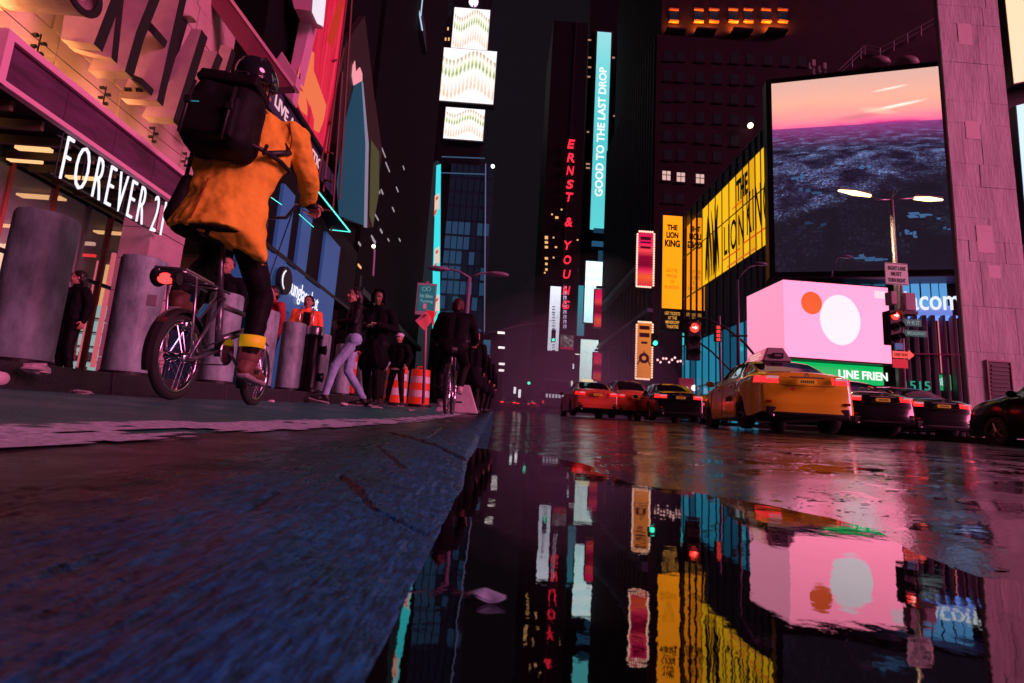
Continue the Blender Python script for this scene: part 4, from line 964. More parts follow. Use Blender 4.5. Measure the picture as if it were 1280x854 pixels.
MB().pbox(RF, -38.0, -36.2, 17.95, 18.05, .07, .085).build('underline', glow('red_line', (.9, .10, .02), .8), yb, True)
MB().pbox(RF, -39.0, -34.2, 13.42, 13.62, .07, .085).build('small_print', glow('orange_line', (.9, .25, .03), .8), yb, True)
# plain sweeping brush strokes in place of the emblem
for k in range(11):
    t0 = k/10; q = MB(); pts = []
    y0 = 40.5+t0*2.7; 
    for i in range(9):
        s = i/8; pts.append((-(y0+.35*sin(s*2.2+k*.9)*(.5+s)), 13.6+s*(6.2-1.2*abs(t0-.4))))
    for i in range(8):
        w0 = .16*sin(pi*(i/8))+.03; w1 = .16*sin(pi*((i+1)/8))+.03; (a, z), (c, zz) = pts[i], pts[i+1]
        q.quad(RF.w(a-w0, z, .08), RF.w(a+w0, z, .08), RF.w(c+w1, zz, .08), RF.w(c-w1, zz, .08))
    q.build('brush_stroke', BK, yb, True)
MB().pbox(RF, -49, -32, 20.62, 21.95, -.02, .03).build('top_band', NIGHTB, gb, True)
# upright orange signs that face up the street (their mirror image shows in the glass)
ORG = glow('orange_panel', (1.0, .29, .006), 1.4)
PV = PL(0, 48.8, 0)
ov = thing('orange_theatre_sign', 'tall upright orange theatre sign with black lettering, left of its mirror image', 'sign', (17, 48.8, 10))
ra = PV.rect(828, 270, 852.5, 386); rb2 = PV.rect(828, 387, 852.5, 414)
MB().pbox(PV, ra[0]-.1, ra[1]+.05, rb2[2], ra[3]+.1, -.6, 0).build('cabinet', BLACK, ov, True)
uvquad('panel', PV, ra, .02, ORG, ov)
def oline(st, y0, y1, x0=831, x1=850, m=BK, **k):
    r = PV.rect(x0, y0, x1, y1, .03); lettering(PV, st, r[0], r[1], r[2], r[3], m, ov, off=.04, depth=.01, **k)
oline('THE', 281, 288, 834, 847, bold=.05, letters=True); oline('LION', 290, 298, 833, 848, bold=.05, letters=True); oline('KING', 300, 309, 831, 850, bold=.05, letters=True)
BRN = mat('brown_print', (.20, .07, .004), .5, emit=(.55, .18, .0), es=.6)
for st, y0, x0, x1 in (('SEE THE', 336, 833, 847), ('PRIDE', 343, 834, 846), ('OF', 350, 838, 843), ('BROADWAY', 357, 831, 849)): oline(st, y0, y0+4.5, x0, x1, m=BRN, bold=.0, name='lettering')
ORT = glow('orange_letters', (1, .42, .08), .9)
for st, y0, x0, x1 in (('GET TICKETS', 390, 831, 850), ('AT THE', 395.5, 835, 846), ('MINSKOFF', 401, 832, 849), ('THEATRE', 406.5, 833, 848)): oline(st, y0, y0+4, x0, x1, m=ORT, name='lettering')
MB().tube([PV.w(ra[0]-.1, 12.5, -.3), (17.9, 49.1, 12.5)], .06).build('bracket', BLACK, ov, True)
# red and orange bulb-edged signs
def bulb_sign(lbl, px, m, Yd, txt=None, extra=None):
    P = PL(0, Yd, 0); r = P.rect(*px); t = screen('bulb_sign', lbl, 'sign', P, r, m, .8, .12, group='bulb-edged upright signs')
    q = MB(); n = 22; a0, a1, z0, z1 = r
    pts = []
    for i in range(n): pts += [(a0-.1, z0+(z1-z0)*i/n), (a1+.1, z0+(z1-z0)*(i+.5)/n)]
    for i in range(7): pts += [(a0+(a1-a0)*i/7, z0-.1), (a0+(a1-a0)*(i+.5)/7, z1+.1)]
    for a, z in pts: q.ell(P.w(a, z, .1), .13, 6, 5)
    q.build('bulbs', glow('warm_bulbs', (1, .55, .4), 1.8), t, True); return t, P, r
def redneon(t, uv, u, v):
    r = ramp(t, [(0, (.8, .02, .06)), (.18, (1, .12, .02)), (.28, (.9, .02, .1)), (.38, (.22, .0, .02)), (.55, (.3, .0, .03)), (.66, (1, .06, .08)), (.80, (.95, .01, .12)), (1, (.7, .01, .08))]); t.links.new(v, r.inputs[0]); return r.outputs[0], .95
t, P, r = bulb_sign('upright red neon sign edged with small bulbs, left of the orange theatre sign', (797, 291, 816, 358), img_mat('red_neon_face', redneon), 60)
lettering(P, 'TOYS', *[r[0]+.15, r[1]-.15], r[2]+(r[3]-r[2])*.72, r[2]+(r[3]-r[2])*.90, BK, t, off=.05, depth=.02, bold=.03, name='lettering') if False else None
ml = MB()
for a, b_ in ((.70, .74), (.80, .83), (.86, .92)): ml.pbox(P, r[0]+.3, r[1]-.3, r[2]+(r[3]-r[2])*a, r[2]+(r[3]-r[2])*b_, .02, .05)
ml.build('dark_print', mat('wine_print', (.10, .0, .02), .5), t, True)
t, P, r = bulb_sign('upright orange sign edged with small bulbs, below the red one', (796, 404, 814, 473), glow('orange_face', (1, .26, .03), .85), 60)
q = MB()
for a, b_, i in ((.88, .95, .25), (.74, .82, .25), (.62, .66, .5)): q.pbox(P, r[0]+i, r[1]-i, r[2]+(r[3]-r[2])*a, r[2]+(r[3]-r[2])*b_, .02, .05)
q.build('dark_print', mat('wine_print', (.10, .0, .02), .5), t, True)
MB().lathe(P.w((r[0]+r[1])/2, r[2]+(r[3]-r[2])*.36, .04), [(.28, 0), (.62, 0), (.62, -.03), (.28, -.03), (.28, 0)], 20, 'y').build('ring_print', mat('wine_print', (.10, .0, .02), .5), t, True)
MB().tube([P.w(r[0]+.1, r[2]+1.6, .05), P.w((r[0]+r[1])/2, r[2]+3.2, .05), P.w(r[1]-.1, r[2]+1.6, .05)], .09, 5).build('ring_print', mat('wine_print', (.10, .0, .02), .5), t, True)
# red maroon office block with ribs, cornice and columns on the side street front
ob = thing('maroon_block', 'dark maroon office block with close ribs on its street side and orange-lit top windows', 'building', (30, 61, .5))
MARO = mat('maroon_brick', (.016, .007, .011), .8, spec=.12, bump=.3, bscale=3, var=.4, vscale=.15); RIB = mat('grey_rib', (.035, .035, .055), .6, spec=.2, var=.2, vscale=.5)
MB().box((18.5, 61.0, .5), (60, 92, 53)).build('wall', MARO, ob, True)
MB().box((19.4, 62, 53), (60, 90, 90)).build('tower_wall', MARO, ob, True)
for k in range(24):
    y = 61.2+k*1.28; bt_ = MB().box((18.22, y, 23.5), (18.5, y+.42, 52.8)).build('rib', RIB, ob, True)
    for f in range(9):
        pass
q = MB()
for k in range(23):
    for f in range(9): q.box((18.46, 61.66+k*1.28, 24+f*3.2), (18.52, 61.2+(k+1)*1.28-.06, 26.2+f*3.2))
q.build('dark_windows', mat('black_window', (.01, .015, .03), .15), ob, True, kind='stuff')
MB().box((17.5, 60.6, 21.4), (18.5, 92, 22.1)).build('cornice', mat('cornice_blue', (.12, .17, .28), .5), ob, True)
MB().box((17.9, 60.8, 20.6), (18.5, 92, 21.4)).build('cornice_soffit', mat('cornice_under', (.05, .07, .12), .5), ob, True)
MB().box((17.8, 60.7, 14.6), (18.5, 92, 15.1)).build('string_course', mat('cornice_blue', (.12, .17, .28), .5), ob, True)
for k in range(16):
    y = 61.3+k*1.95; MB().box((17.95, y, 1.2), (18.5, y+.75, 14.5)).build('pilaster', RIB, ob, True)
    MB().box((17.95, y, 15.2), (18.5, y+.6, 20.5)).build('pilaster', RIB, ob, True)
P6 = PL(0, 61, 0)
PT6 = PL(0, 62, 0)
# upper windows of the front with orange wash
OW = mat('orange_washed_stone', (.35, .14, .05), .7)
for k, x in enumerate((842, 873, 892, 916, 935, 957, 978)):
    a0, a1, z0, z1 = PT6.rect(x-5, 14, x+5, 27)
    f = MB().pbox(PT6, a0, a1, z0, z1, -.02, .05).build('window', mat('black_window', (.01, .015, .03), .15), ob, True)
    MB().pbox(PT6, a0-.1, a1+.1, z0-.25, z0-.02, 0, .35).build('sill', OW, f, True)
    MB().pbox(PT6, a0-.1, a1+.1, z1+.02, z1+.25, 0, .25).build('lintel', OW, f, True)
for k, x in enumerate((842, 879, 924, 967)):
    a0, a1, z0, z1 = PT6.rect(x-12, 38, x+12, 41)
    g = MB().pbox(PT6, a0, a1, z0-.6, z0-.3, 0, 1.3).build('lamp_ledge', MARO, ob, True)
    for dx in ((0,) if k == 0 else (-.28, .28)):
        c = PT6.w((a0+a1)/2+(a1-a0)*dx, z0-.1, .7)
        h = MB().box(c-Vector((.25, .2, .1)), c+Vector((.25, .2, .05))).build('flood_lamp', BLACK, g, True)
        ld = bpy.data.lights.new('flood_light', 'AREA'); ld.energy = 420; ld.color = (1, .22, .015); ld.size = .5
        lo = bpy.data.objects.new('flood_light', ld); C.objects.link(lo); lo.location = c+Vector((0, 0, .15)); lo.rotation_euler = Vector((0, .5, 1)).to_track_quat('-Z', 'Y').to_euler()
        lo.parent = ob; lo.matrix_parent_inverse = inv_root(ob)
MW = mat('faint_window', (.010, .012, .016), .3, spec=.3, emit=(.006, .007, .01), es=.3)
for (x, y, m) in [(833, 220, 1), (851, 222, 1), (875, 224, 1), (835, 95, 2), (851, 96, 2), (851, 170, 2), (852, 194, 2), (835, 194, 2), (876, 195, 2), (896, 196, 2), (834, 247, 2), (850, 248, 2), (875, 172, 2), (897, 174, 2), (835, 146, 2), (834, 120, 2), (851, 120, 2), (851, 146, 2), (875, 147, 2), (875, 120, 2), (897, 122, 2), (897, 148, 2), (834, 170, 2), (875, 97, 2), (897, 98, 2), (918, 99, 2), (918, 124, 2), (918, 149, 2), (918, 176, 2), (938, 100, 2), (938, 125, 2), (938, 151, 2), (835, 70, 2), (851, 70, 2), (875, 71, 2), (897, 72, 2), (918, 73, 2), (938, 74, 2), (960, 75, 2), (982, 76, 2), (1003, 77, 2)]:
    a0, a1, z0, z1 = P6.rect(x-5, y-6, x+5, y+6)
    f = MB().pbox(P6, a0, a1, z0, z1, -.02, .03).build('window', glow('pale_office', (1, .62, .55), .75) if m == 1 else MW, ob, True)
    MB().pbox(P6, a0-.1, a1+.1, z0-.25, z0-.02, 0, .2).build('sill', MARO, f, True)
    if m == 1:
        MB().pbox(P6, (a0+a1)/2-.04, (a0+a1)/2+.04, z0, z1, .03, .06).build('glazing_bar', MARO, f, True); MB().pbox(P6, a0, a1, z0+(z1-z0)*.55, z0+(z1-z0)*.62, .03, .06).build('glazing_bar', MARO, f, True)
MB().ell(at(938, 157, Y=60), .35).build('wall_lamp', glow('lamp_bulb', (1, .8, .6), 4), ob, True)
# blue-white slogan strip and the tower that carries it
PM = PL(0, 100, 0)
mt = thing('strip_tower', 'black tower that carries the tall pale cyan slogan strip', 'building', (22, 104, .5))
a0, a1, z0, z1 = PM.rect(727, 30, 775, 480); MB().pbox(PM, a0+.3, a1+6, .5, z1+30, -3, -.8).build('wall', mat('night_wall', (.012, .012, .016), .6), mt, True)
def cyanstrip(t, uv, u, v):
    r = ramp(t, [(0, (.12, .68, .70)), (.4, (.10, .60, .66)), (.75, (.16, .70, .74)), (1, (.32, .78, .80))]); t.links.new(v, r.inputs[0]); return r.outputs[0], 1.0
ms = screen('slogan_strip', 'tall pale cyan strip sign with white slogan reading upward', 'sign', PM, PM.rect(742, 40, 760, 288), img_mat('cyan_strip', cyanstrip), .8, .35, fm=mat('strip_frame', (.03, .03, .05), .5), off=0)
r = PM.rect(746, 84, 756, 246)
lettering(PM, 'GOOD TO THE LAST DROP', r[0], r[1], r[2], r[3], glow('slogan_white', (.85, .93, .93), 1.1), ms, off=.06, depth=.04, rot=90, letters=True, bold=.03)
wins(PM, [(737, 50, 4, 2), (737, 72, 4, 2), (737, 84, 4, 2), (736, 96, 4, 2), (735, 205, 5, 2), (735, 210, 5, 2), (735, 165, 3, 2), (768, 145, 3, 2), (766, 72, 5, 2)], mat('dim_orange_pane', (.2, .1, .05), .5, emit=(.5, .25, .15), es=.8), mt)
for y0, y1, x0, x1, e in ((286, 291, 742, 762, .25), (302, 308, 740, 760, .5), (314, 327, 748, 765, .3)):
    MB().pbox(PM, *PM.rect(x0, y0, x1, y1), -.3, .1).build('blue_panel', mat('blue_panel%g' % e, (.02, .05, .1), .4, emit=(.02, .10, .20), es=e*1.6), mt, True)
# tall vertical name sign
PE = PL(0, 125, 0)
et = thing('office_tower', 'dark office tower with sparse amber windows that carries the red vertical letters', 'building', (16, 128, .5))
a0, a1, z0, z1 = PE.rect(676, 150, 728, 510); MB().pbox(PE, a0, a1, .5, z1+30, -20, -.6).build('wall', mat('night_wall', (.012, .012, .016), .6), et, True)
vs = thing('vertical_letters', 'red slanting capital letters stacked down the dark tower', 'sign', tuple(at(708, 395, Y=125)))
RED = glow('red_neon_letters', (1, .02, .05), 1.5)
for ch, y in zip('ERNST&YOUNG', (182, 199, 215, 232, 248, 279, 308, 326, 344, 364, 382)):
    xc = 713.5-(y-182)*.033; s_ = 5.3
    r = PE.rect(xc-4.6, y-s_, xc+4.6, y+s_)
    lettering(PE, ch, *r, RED, vs, off=.9, depth=.4, bold=.01, shear=.15)
MB().tube([PE.w(r[0], 30, -.3), PE.w(r[0]+.5, 112, -.3)], .12, 5).build('mast', BLACK, vs, True)
wins(PE, [(696, 272, 4, 3), (683, 297, 4, 4), (683, 303, 4, 3), (683, 309, 4, 3), (692, 297, 2, 2), (695, 309, 3, 2), (683, 323, 4, 3), (683, 330, 3, 3), (683, 337, 3, 3), (692, 322, 2, 2), (681, 341, 2, 2), (724, 338, 3, 2), (690, 268, 2, 2), (702, 262, 2, 2), (722, 300, 2, 2)], WO, et)
# far screens
PS = PL(0, 96, 0)
def scr(px, lbl, m, Yd=96, dep=.5, fr=.15): P = PL(0, Yd, 0); return screen('street_screen', lbl, 'screen', P, P.rect(*px), m, dep, fr), P
def linesimg(t, uv, u, v):
    s = mth(t, 'GREATER_THAN', mth(t, 'SINE', mth(t, 'MULTIPLY', v, 42)), .45); g = mth(t, 'MULTIPLY', mth(t, 'GREATER_THAN', v, .52), mth(t, 'MULTIPLY', s, mth(t, 'LESS_THAN', u, .8)))
    n = nse(t, uv, 3, 3); c = mixc(t, n, (.50, .88, .92), (.75, .95, .98)); return mixc(t, mth(t, 'MULTIPLY', g, .6), c, (.95, .97, .97)), 1.7
scr((731, 327, 757, 404), 'bright pale screen with white text lines, upper one of the two beside the red neon', img_mat('pale_lines', linesimg))
def lowimg(t, uv, u, v):
    n = nse(t, uv, 5, 4, (2, 1, 1)); r = ramp(t, [(.3, (.50, .85, .9)), (.55, (.75, .93, .9)), (.7, (.95, .85, .7))]); t.links.new(n, r.inputs[0]); return r.outputs[0], 1.8
scr((725, 425, 755, 480), 'bright pale screen low over the far red taxi, below the one with text lines', img_mat('pale_low', lowimg))
scr((722, 357, 731, 420), 'narrow blue screen at the left edge of the bright text screen', img_mat('blue_low', lambda t, uv, u, v: (mixc(t, v, (.10, .35, .5), (.05, .40, .5)), .75)), 97)
ws, P = scr((685.5, 358, 699, 466), 'narrow upright white sign with small grey letters at the far end of the street', glow('white_sign_face', (.70, .72, .86), 1.5), 124.3)
r = P.rect(691, 382, 695, 455, .1); lettering(P, 'W NEW YORK  HOTEL', r[0], r[1], r[2], r[3], mat('grey_print', (.12, .14, .2), .5, emit=(.2, .22, .3), es=.5), ws, off=.06, depth=.03, rot=-90, name='lettering') if False else None
q = MB(); rr = random.Random(11)
for k in range(22):
    if 8 < k < 12: continue
    y = 383+k*3.4; x = 692+.9*0; q.pbox(P, *P.rect(x-1.8, y, x+1.8, y+rr.uniform(.8, 2.0)), .03, .05)
q.build('grey_print', mat('grey_print', (.12, .14, .2), .5, emit=(.2, .22, .3), es=.5), ws, True)
ns, P = scr((703, 356, 709, 412), 'narrow dark upright sign with white characters under the red letters', mat('violet_dark', (.06, .03, .08), .5), 124.6)
q = MB()
for k in range(9):
    y = 358+k*6; q.pbox(P, *P.rect(704+rr.uniform(0, 1), y, 708.2, y+1.6), .03, .06); q.pbox(P, *P.rect(704, y+2, 705.4, y+4.5), .03, .06); q.pbox(P, *P.rect(706.6, y+1.6, 708, y+4.5), .03, .06)
q.build('white_print', glow('white_print', (.75, .6, .9), .8), ns, True)
def photoimg(t, uv, u, v):
    n = nse(t, uv, 4, 4, dist=1); r = ramp(t, [(.4, (.08, .03, .06)), (.55, (.5, .35, .35)), (.65, (.7, .6, .6))]); t.links.new(n, r.inputs[0]); return r.outputs[0], .6
ps, P = scr((700.5, 419, 717, 434), 'small photo screen with a red bar below, under the red letters', img_mat('photo_screen', photoimg), 110)
MB().pbox(P, *P.rect(700.5, 434.5, 717, 437), -.1, .1).build('red_bar', glow('red_bar', (.8, .02, .05), .8), ps, True)
REDN = img_mat('red_neon_post', redneon)
for k, (px, Yd) in enumerate((((743, 362, 752, 409), 74), ((741.5, 441, 751.5, 476), 74))):
    P = PL(0, Yd, 0); t = screen('neon_post', ['upright red neon panel in front of the upper pale screen', 'upright red neon panel in front of the lower pale screen'][k], 'sign', P, P.rect(*px), REDN, .5, .1, group='red neon panels on lamp posts')
    r = P.rect(*px); MB().pbox(P, r[0]+.2, r[1]+.5, r[3]+.25, r[3]+.5, -.4, .3).build('hood', BLACK, t, True)
# pink and violet lit fronts at street level far away
for k, (x0, y0, x1, y1, c, e) in enumerate([(694, 474, 707, 484, (1, .6, .45), .8), (708, 476, 716, 488, (.9, .8, .7), 1.1), (676, 484, 690, 490, (.9, .7, .85), .9), (642, 484, 645, 492, (.8, .85, .9), .9), (648, 487, 651, 497, (.9, .9, .95), 1.0), (756, 380, 760, 402, (.55, .8, .9), .8), (716, 455, 719, 461, (.8, .8, 1), .8)]):
    P = PL(0, 108, 0); t = thing('lit_shopfront', ['warm pink lit shopfront', 'cream lit shopfront', 'pale lit marquee', 'small cool doorway light', 'small white doorway light', 'thin cyan strip beside the ribs', 'small violet lamp panel'][k]+' far down the street '+['left of the far taxi', 'just behind the far taxi roof', 'above the white van', 'above the far tail lights', 'right of the cool doorway light', 'near the office block', 'beside the lower pale screen'][k], 'shopfront', tuple(at(x0, y1, Y=108)))
    MB().pbox(P, *P.rect(x0, y0, x1, y1), -.2, 0).build('lit_window', glow('far_shop%d' % k, c, e*2.2), t, True); r = P.rect(x0, y0, x1, y1)
    MB().pbox(P, r[0]-.2, r[1]+.2, r[3], r[3]+.3, -.3, .4).build('awning', DARK, t, True)
fs = thing('far_shop_block', 'dark violet block of shops at the far end of the street behind the taxis', 'building', (12, 109, 2))
P = PL(0, 109, 0); r = P.rect(668, 440, 760, 515); MB().pbox(P, r[0], r[1], 1, r[3], -10, 0).build('wall', mat('violet_wall', (.05, .03, .07), .7, var=.3, vscale=.3), fs, True)
# ------------------------------------------------------------------ big sunset screen, concrete wall, pink screen
PA = PL(17.55, 31.9, -17)
def sunset(t, uv, u, v):
    w_ = mth(t, 'MULTIPLY_ADD', u, .02, v)                       # the filmed horizon is tilted
    n = nse(t, uv, 2.4, 8, (1, 4.5, 1), .6, .8)
    sk = ramp(t, [(0, (.55, .03, .24)), (.05, (1.0, .12, .34)), (.14, (1.05, .24, .36)), (.26, (1.05, .36, .34)), (.5, (1.0, .46, .34)), (1, (.80, .46, .40))])
    hh = mth(t, 'MULTIPLY_ADD', mth(t, 'SUBTRACT', w_, .735), 3.6, mth(t, 'MULTIPLY', mth(t, 'SUBTRACT', n, .5), .28)); t.links.new(hh, sk.inputs[0])
    def cloud(cu, cv, sl, wu, wv):
        a_ = mth(t, 'MULTIPLY', mth(t, 'SUBTRACT', u, cu), 1/wu); b0 = mth(t, 'MULTIPLY', mth(t, 'SUBTRACT', mth(t, 'MULTIPLY_ADD', mth(t, 'SUBTRACT', u, cu), -sl, v), cv), 1/wv)
        d_ = mth(t, 'ADD', mth(t, 'MULTIPLY', a_, a_), mth(t, 'MULTIPLY', b0, b0)); return mth(t, 'MAXIMUM', mth(t, 'SUBTRACT', mth(t, 'MULTIPLY_ADD', n, .9, .55), d_), 0)
    c1 = cloud(.74, .815, .11, .20, .010); c2 = cloud(.64, .80, -.15, .12, .022); c3 = cloud(.72, .91, .10, .12, .008); c4 = cloud(.52, .775, .05, .16, .020)
    skc = mixc(t, mth(t, 'MINIMUM', mth(t, 'MULTIPLY', mth(t, 'ADD', c1, c3), .9), 1), sk.outputs[0], (1.3, 1.0, .85))
    skc = mixc(t, mth(t, 'MINIMUM', mth(t, 'MULTIPLY', c2, .7), 1), skc, (1.3, .62, .45)); skc = mixc(t, mth(t, 'MINIMUM', mth(t, 'MULTIPLY', c4, .5), 1), skc, (.62, .16, .22))
    f = mth(t, 'SUBTRACT', .745, w_)
    cmb = t.nodes.new('ShaderNodeCombineXYZ'); dpt = mth(t, 'DIVIDE', .40, mth(t, 'ADD', mth(t, 'MAXIMUM', f, .0), .085))
    t.links.new(mth(t, 'MULTIPLY', mth(t, 'SUBTRACT', u, .5), dpt), cmb.inputs[0]); t.links.new(mth(t, 'MULTIPLY', dpt, 1.2), cmb.inputs[1])
    a = nse(t, cmb.outputs[0], 34, 12, (1, 1, 1), .8, 0); b_ = nse(t, cmb.outputs[0], 4, 5, (1, 1, 1), .6, .5)
    k = mth(t, 'ADD', mth(t, 'MULTIPLY', a, .6), mth(t, 'MULTIPLY', b_, .45))
    g = ramp(t, [(.44, (.010, .006, .018)), (.52, (.028, .018, .05)), (.57, (.06, .055, .15)), (.62, (.12, .17, .42)), (.70, (.28, .42, .75))]); t.links.new(k, g.inputs[0])
    sp_n = nse(t, cmb.outputs[0], 75, 2, (1, 1, 1), .5, 0); spk = mth(t, 'GREATER_THAN', mth(t, 'MULTIPLY', sp_n, mth(t, 'ADD', b_, .5)), .66)
    fade = mth(t, 'MINIMUM', mth(t, 'MAXIMUM', mth(t, 'MULTIPLY', mth(t, 'ADD', mth(t, 'SUBTRACT', f, .31), mth(t, 'MULTIPLY', mth(t, 'SUBTRACT', u, .4), .22)), 9), 0), 1)
    bl = mixc(t, mth(t, 'MULTIPLY', fade, .96), mixc(t, mth(t, 'MULTIPLY', spk, .8), g.outputs[0], (.32, .46, .8)), (.013, .008, .016))
    hz = mth(t, 'POWER', mth(t, 'MAXIMUM', mth(t, 'SUBTRACT', 1, mth(t, 'MULTIPLY', f, 8)), 0), 1.5)
    gr = mixc(t, mth(t, 'MINIMUM', mth(t, 'MULTIPLY', hz, .75), 1), bl, (.36, .05, .26))
    led = mth(t, 'MULTIPLY_ADD', mth(t, 'GREATER_THAN', mth(t, 'SINE', mth(t, 'MULTIPLY', u, 900)), .2), -.12, 1.0)
    out = mixc(t, mth(t, 'GREATER_THAN', f, 0), skc, gr)
    return mixc(t, 1.0, out, led, 'MULTIPLY'), 1.08
s0 = PA.pt(966, 200)[0]; s1 = PA.pt(1182, 200)[0]; zt = PA.pt(1070, 94)[1]; zb_ = PA.pt(1070, 339)[1]
ss = screen('sunset_screen', 'huge screen showing a city at sunset above the pink corner screen', 'screen', PA, (s0, s1, zb_, zt), img_mat('sunset_print', sunset), 1.0, .35)
# blue roofs and roads on the filmed city: small flat pictures on the screen
r6 = random.Random(21)
for (cx, cy, w_, h_, n_, c) in ((1155, 271, 30, 4, 9, .34), (1139, 293, 9, 5, 7, .34), (1090, 323, 26, 4, 8, .26), (1021, 281, 17, 4, 5, .10), (1181, 285, 9, 3, 4, .26), (1125, 288, 3, 8, 4, .16), (1085, 210, 14, 3, 6, .4), (1100, 214, 5, 3, 3, .6), (1000, 222, 12, 5, 7, .3), (1013, 239, 18, 4, 6, .2), (1148, 196, 5, 3, 3, .5)):
    q = MB()
    for i in range(n_):
        x = cx+r6.uniform(-w_, w_)*.8; y = cy+(x-cx)*.10+r6.uniform(-h_, h_)*.7; a_ = r6.uniform(.15, .5)*w_*.5; b_ = r6.uniform(.2, .55)*h_
        q.prism([PA.w(*PA.pt(*p), .03+i*.001) for p in ((x-a_, y-b_*.6), (x+a_*.8, y-b_), (x+a_, y+b_*.7), (x-a_*.7, y+b_))][::-1], PA.n*-.008)
    q.build('roof_print', mat('blue_roof_print%g' % c, (.02, .05, .1), .5, emit=(.10*c*2, .24*c*2, .55*c*2), es=.8), ss, True, kind='stuff')
# columns and glass below the big screen
lo_ = thing('screen_building', 'building below the sunset screen with upright dark fins and lit blue glass', 'building', (24, 32, .4))
a0 = PA.pt(1010, 400)[0]; a1 = PA.pt(1215, 420)[0]
MB().pbox(PA, s0, a1+1, .3, PA.pt(1100, 338)[1], -6, -1.6).build('core', NIGHT, lo_, True)
MB().pbox(PA, s0-.2, a1+1, zb_-.45, zb_-.36, -2, .1).build('soffit', mat('violet_soffit', (.12, .08, .16), .5), lo_, True)
blg = mat('blue_glass_lit', (.05, .1, .2), .15, emit=(.10, .34, .70), es=.95); blg2 = mat('blue_glass_dim', (.03, .06, .1), .15, emit=(.03, .13, .25), es=.7)
for k, (x0, x1) in enumerate([(1010, 1022), (1024, 1040), (1043, 1079), (1083, 1101), (1104, 1120)]): MB().pbox(PA, *PA.rect(x0, 342, x1, 358), -1.58, -1.5).build('pane', blg2, lo_, True)
for k, (x0, x1) in enumerate([(1132, 1139), (1141.5, 1152), (1154.5, 1165), (1168, 1179), (1181.5, 1190), (1192, 1201)]): MB().pbox(PA, *PA.rect(x0, 341, x1, 376), -1.58, -1.5).build('pane', blg, lo_, True)
vsn = thing('company_sign', 'white outlined company letters over lit blue glass beside the street sign', 'sign', tuple(PA.w(a1-1, 6, -1)))
r = PA.rect(1136, 378, 1201, 391); MB().pbox(PA, r[0], r[1], r[2], r[3], -1.6, -.9).build('light_band', mat('violet_band', (.1, .1, .2), .4, emit=(.18, .28, .80), es=.8), vsn, True)
MB().pbox(PA, r[0], r[1]+.2, r[2]-.14, r[2]-.02, -1.6, -.7).build('neon_edge', glow('blue_neon', (.12, .30, 1), 1.3), vsn, True)
r = PA.rect(1116, 364, 1199, 388, -.8)
lettering(PA, 'viacom', r[0], r[1], r[2], r[3], glow('company_white', (.85, .9, 1), 1.0), vsn, off=-.75, depth=.04, letters=True, bold=.01)
cols_ = [(1126, 1131), (1137, 1142), (1148, 1154), (1160, 1166), (1171, 1177), (1186, 1190), (1199, 1204)]
GREYC = mat('grey_column', (.16, .15, .19), .5, bump=.1, bscale=6, var=.2, vscale=1)
for x0, x1 in cols_:
    a = PA.pt(x0, 440)[0]; b_ = PA.pt(x1, 440)[0]; bevel(MB().pbox(PA, a, b_, .3, PA.pt(x0, 392)[1], -.9, -.4).build('column', GREYC, lo_, True), .03)
MB().pbox(PA, *PA.rect(1177, 394, 1186, 463), -1.5, -1.3).build('magenta_panel', glow('magenta_panel', (.80, .02, .28), .9), lo_, True)
MB().pbox(PA, *PA.rect(1191, 394, 1199, 463), -1.5, -1.3).build('peach_panel', glow('peach_panel', (.9, .22, .24), .85), lo_, True)
gp = MB().pbox(PA, *PA.rect(1183, 466, 1202, 486), -1.3, -1.1).build('green_panel', glow('green_panel', (.0, .33, .12), .9), lo_, True)
MB().pbox(PA, *PA.rect(1126, 441, 1205, 442.5), -.38, -.3).build('rail', mat('pink_rail', (.6, .15, .3), .4), lo_, True)
for x in (1187, 1192): lettering(PA, 'B', *PA.rect(x-2.5, 470, x+2, 480), glow('pale_green', (.5, .9, .8), .8), gp, off=-1.08, depth=.03)
r = PA.rect(1135, 476, 1167, 487); lettering(PA, '1515', r[0], r[1], r[2], r[3], mat('green_number', (.05, .3, .2), .4, emit=(.03, .45, .3), es=.7), lo_, off=-.35, depth=.06, letters=True, bold=.0)
# roof terrace with railings over the big screen
rt = thing('roof_terrace', 'roof terrace with steel railings climbing to the right above the sunset screen', 'terrace', tuple(PA.w(5, 23, -3)))
PR = PL(17.55+1.2, 35.5, -17)
TW = mat('terrace_wall', (.22, .11, .18), .6, var=.2, vscale=.8); RAIL = mat('railing_steel', (.45, .36, .48), .4, .5)
def tp(x, y): return PR.w(*PR.pt(x, y))
MB().prism([tp(*q) for q in ((1047, 120), (1050, 88), (1078, 68), (1098, 68), (1168, 34), (1175, 34), (1190, 120))][::-1], PR.n*-3).build('wall', TW, rt, True)
for a, b_ in (((1047, 90), (1080, 58)), ((1080, 58), (1099, 62)), ((1099, 62), (1168, 24)), ((1050, 92), (1080, 64)), ((1099, 68), (1168, 30)), ((1080, 63), (1099, 67))):
    MB().tube([tp(*a)+PR.n*.1, tp(*b_)+PR.n*.1], .05, 6).build('handrail', RAIL, rt, True)
for x, y in ((1080, 58), (1099, 62), (1116, 53), (1133, 43), (1150, 34), (1168, 24), (1064, 74), (1075, 63)):
    MB().tube([tp(x, y)+PR.n*.1, tp(x, y+12)+PR.n*.1], .05, 6).build('post', RAIL, rt, True)
for x in (1096, 1131): 
    MB().ell(tp(x, 82)+PR.n*.3, (.85, .5, .45), 14, 8).build('roof_vent', mat('vent_pink', (.5, .35, .42), .5), rt, True, smooth=True)
an = thing('roof_antennas', 'pair of small pale roof antennas at the left end of the terrace', 'antenna', tuple(tp(1020, 95)))
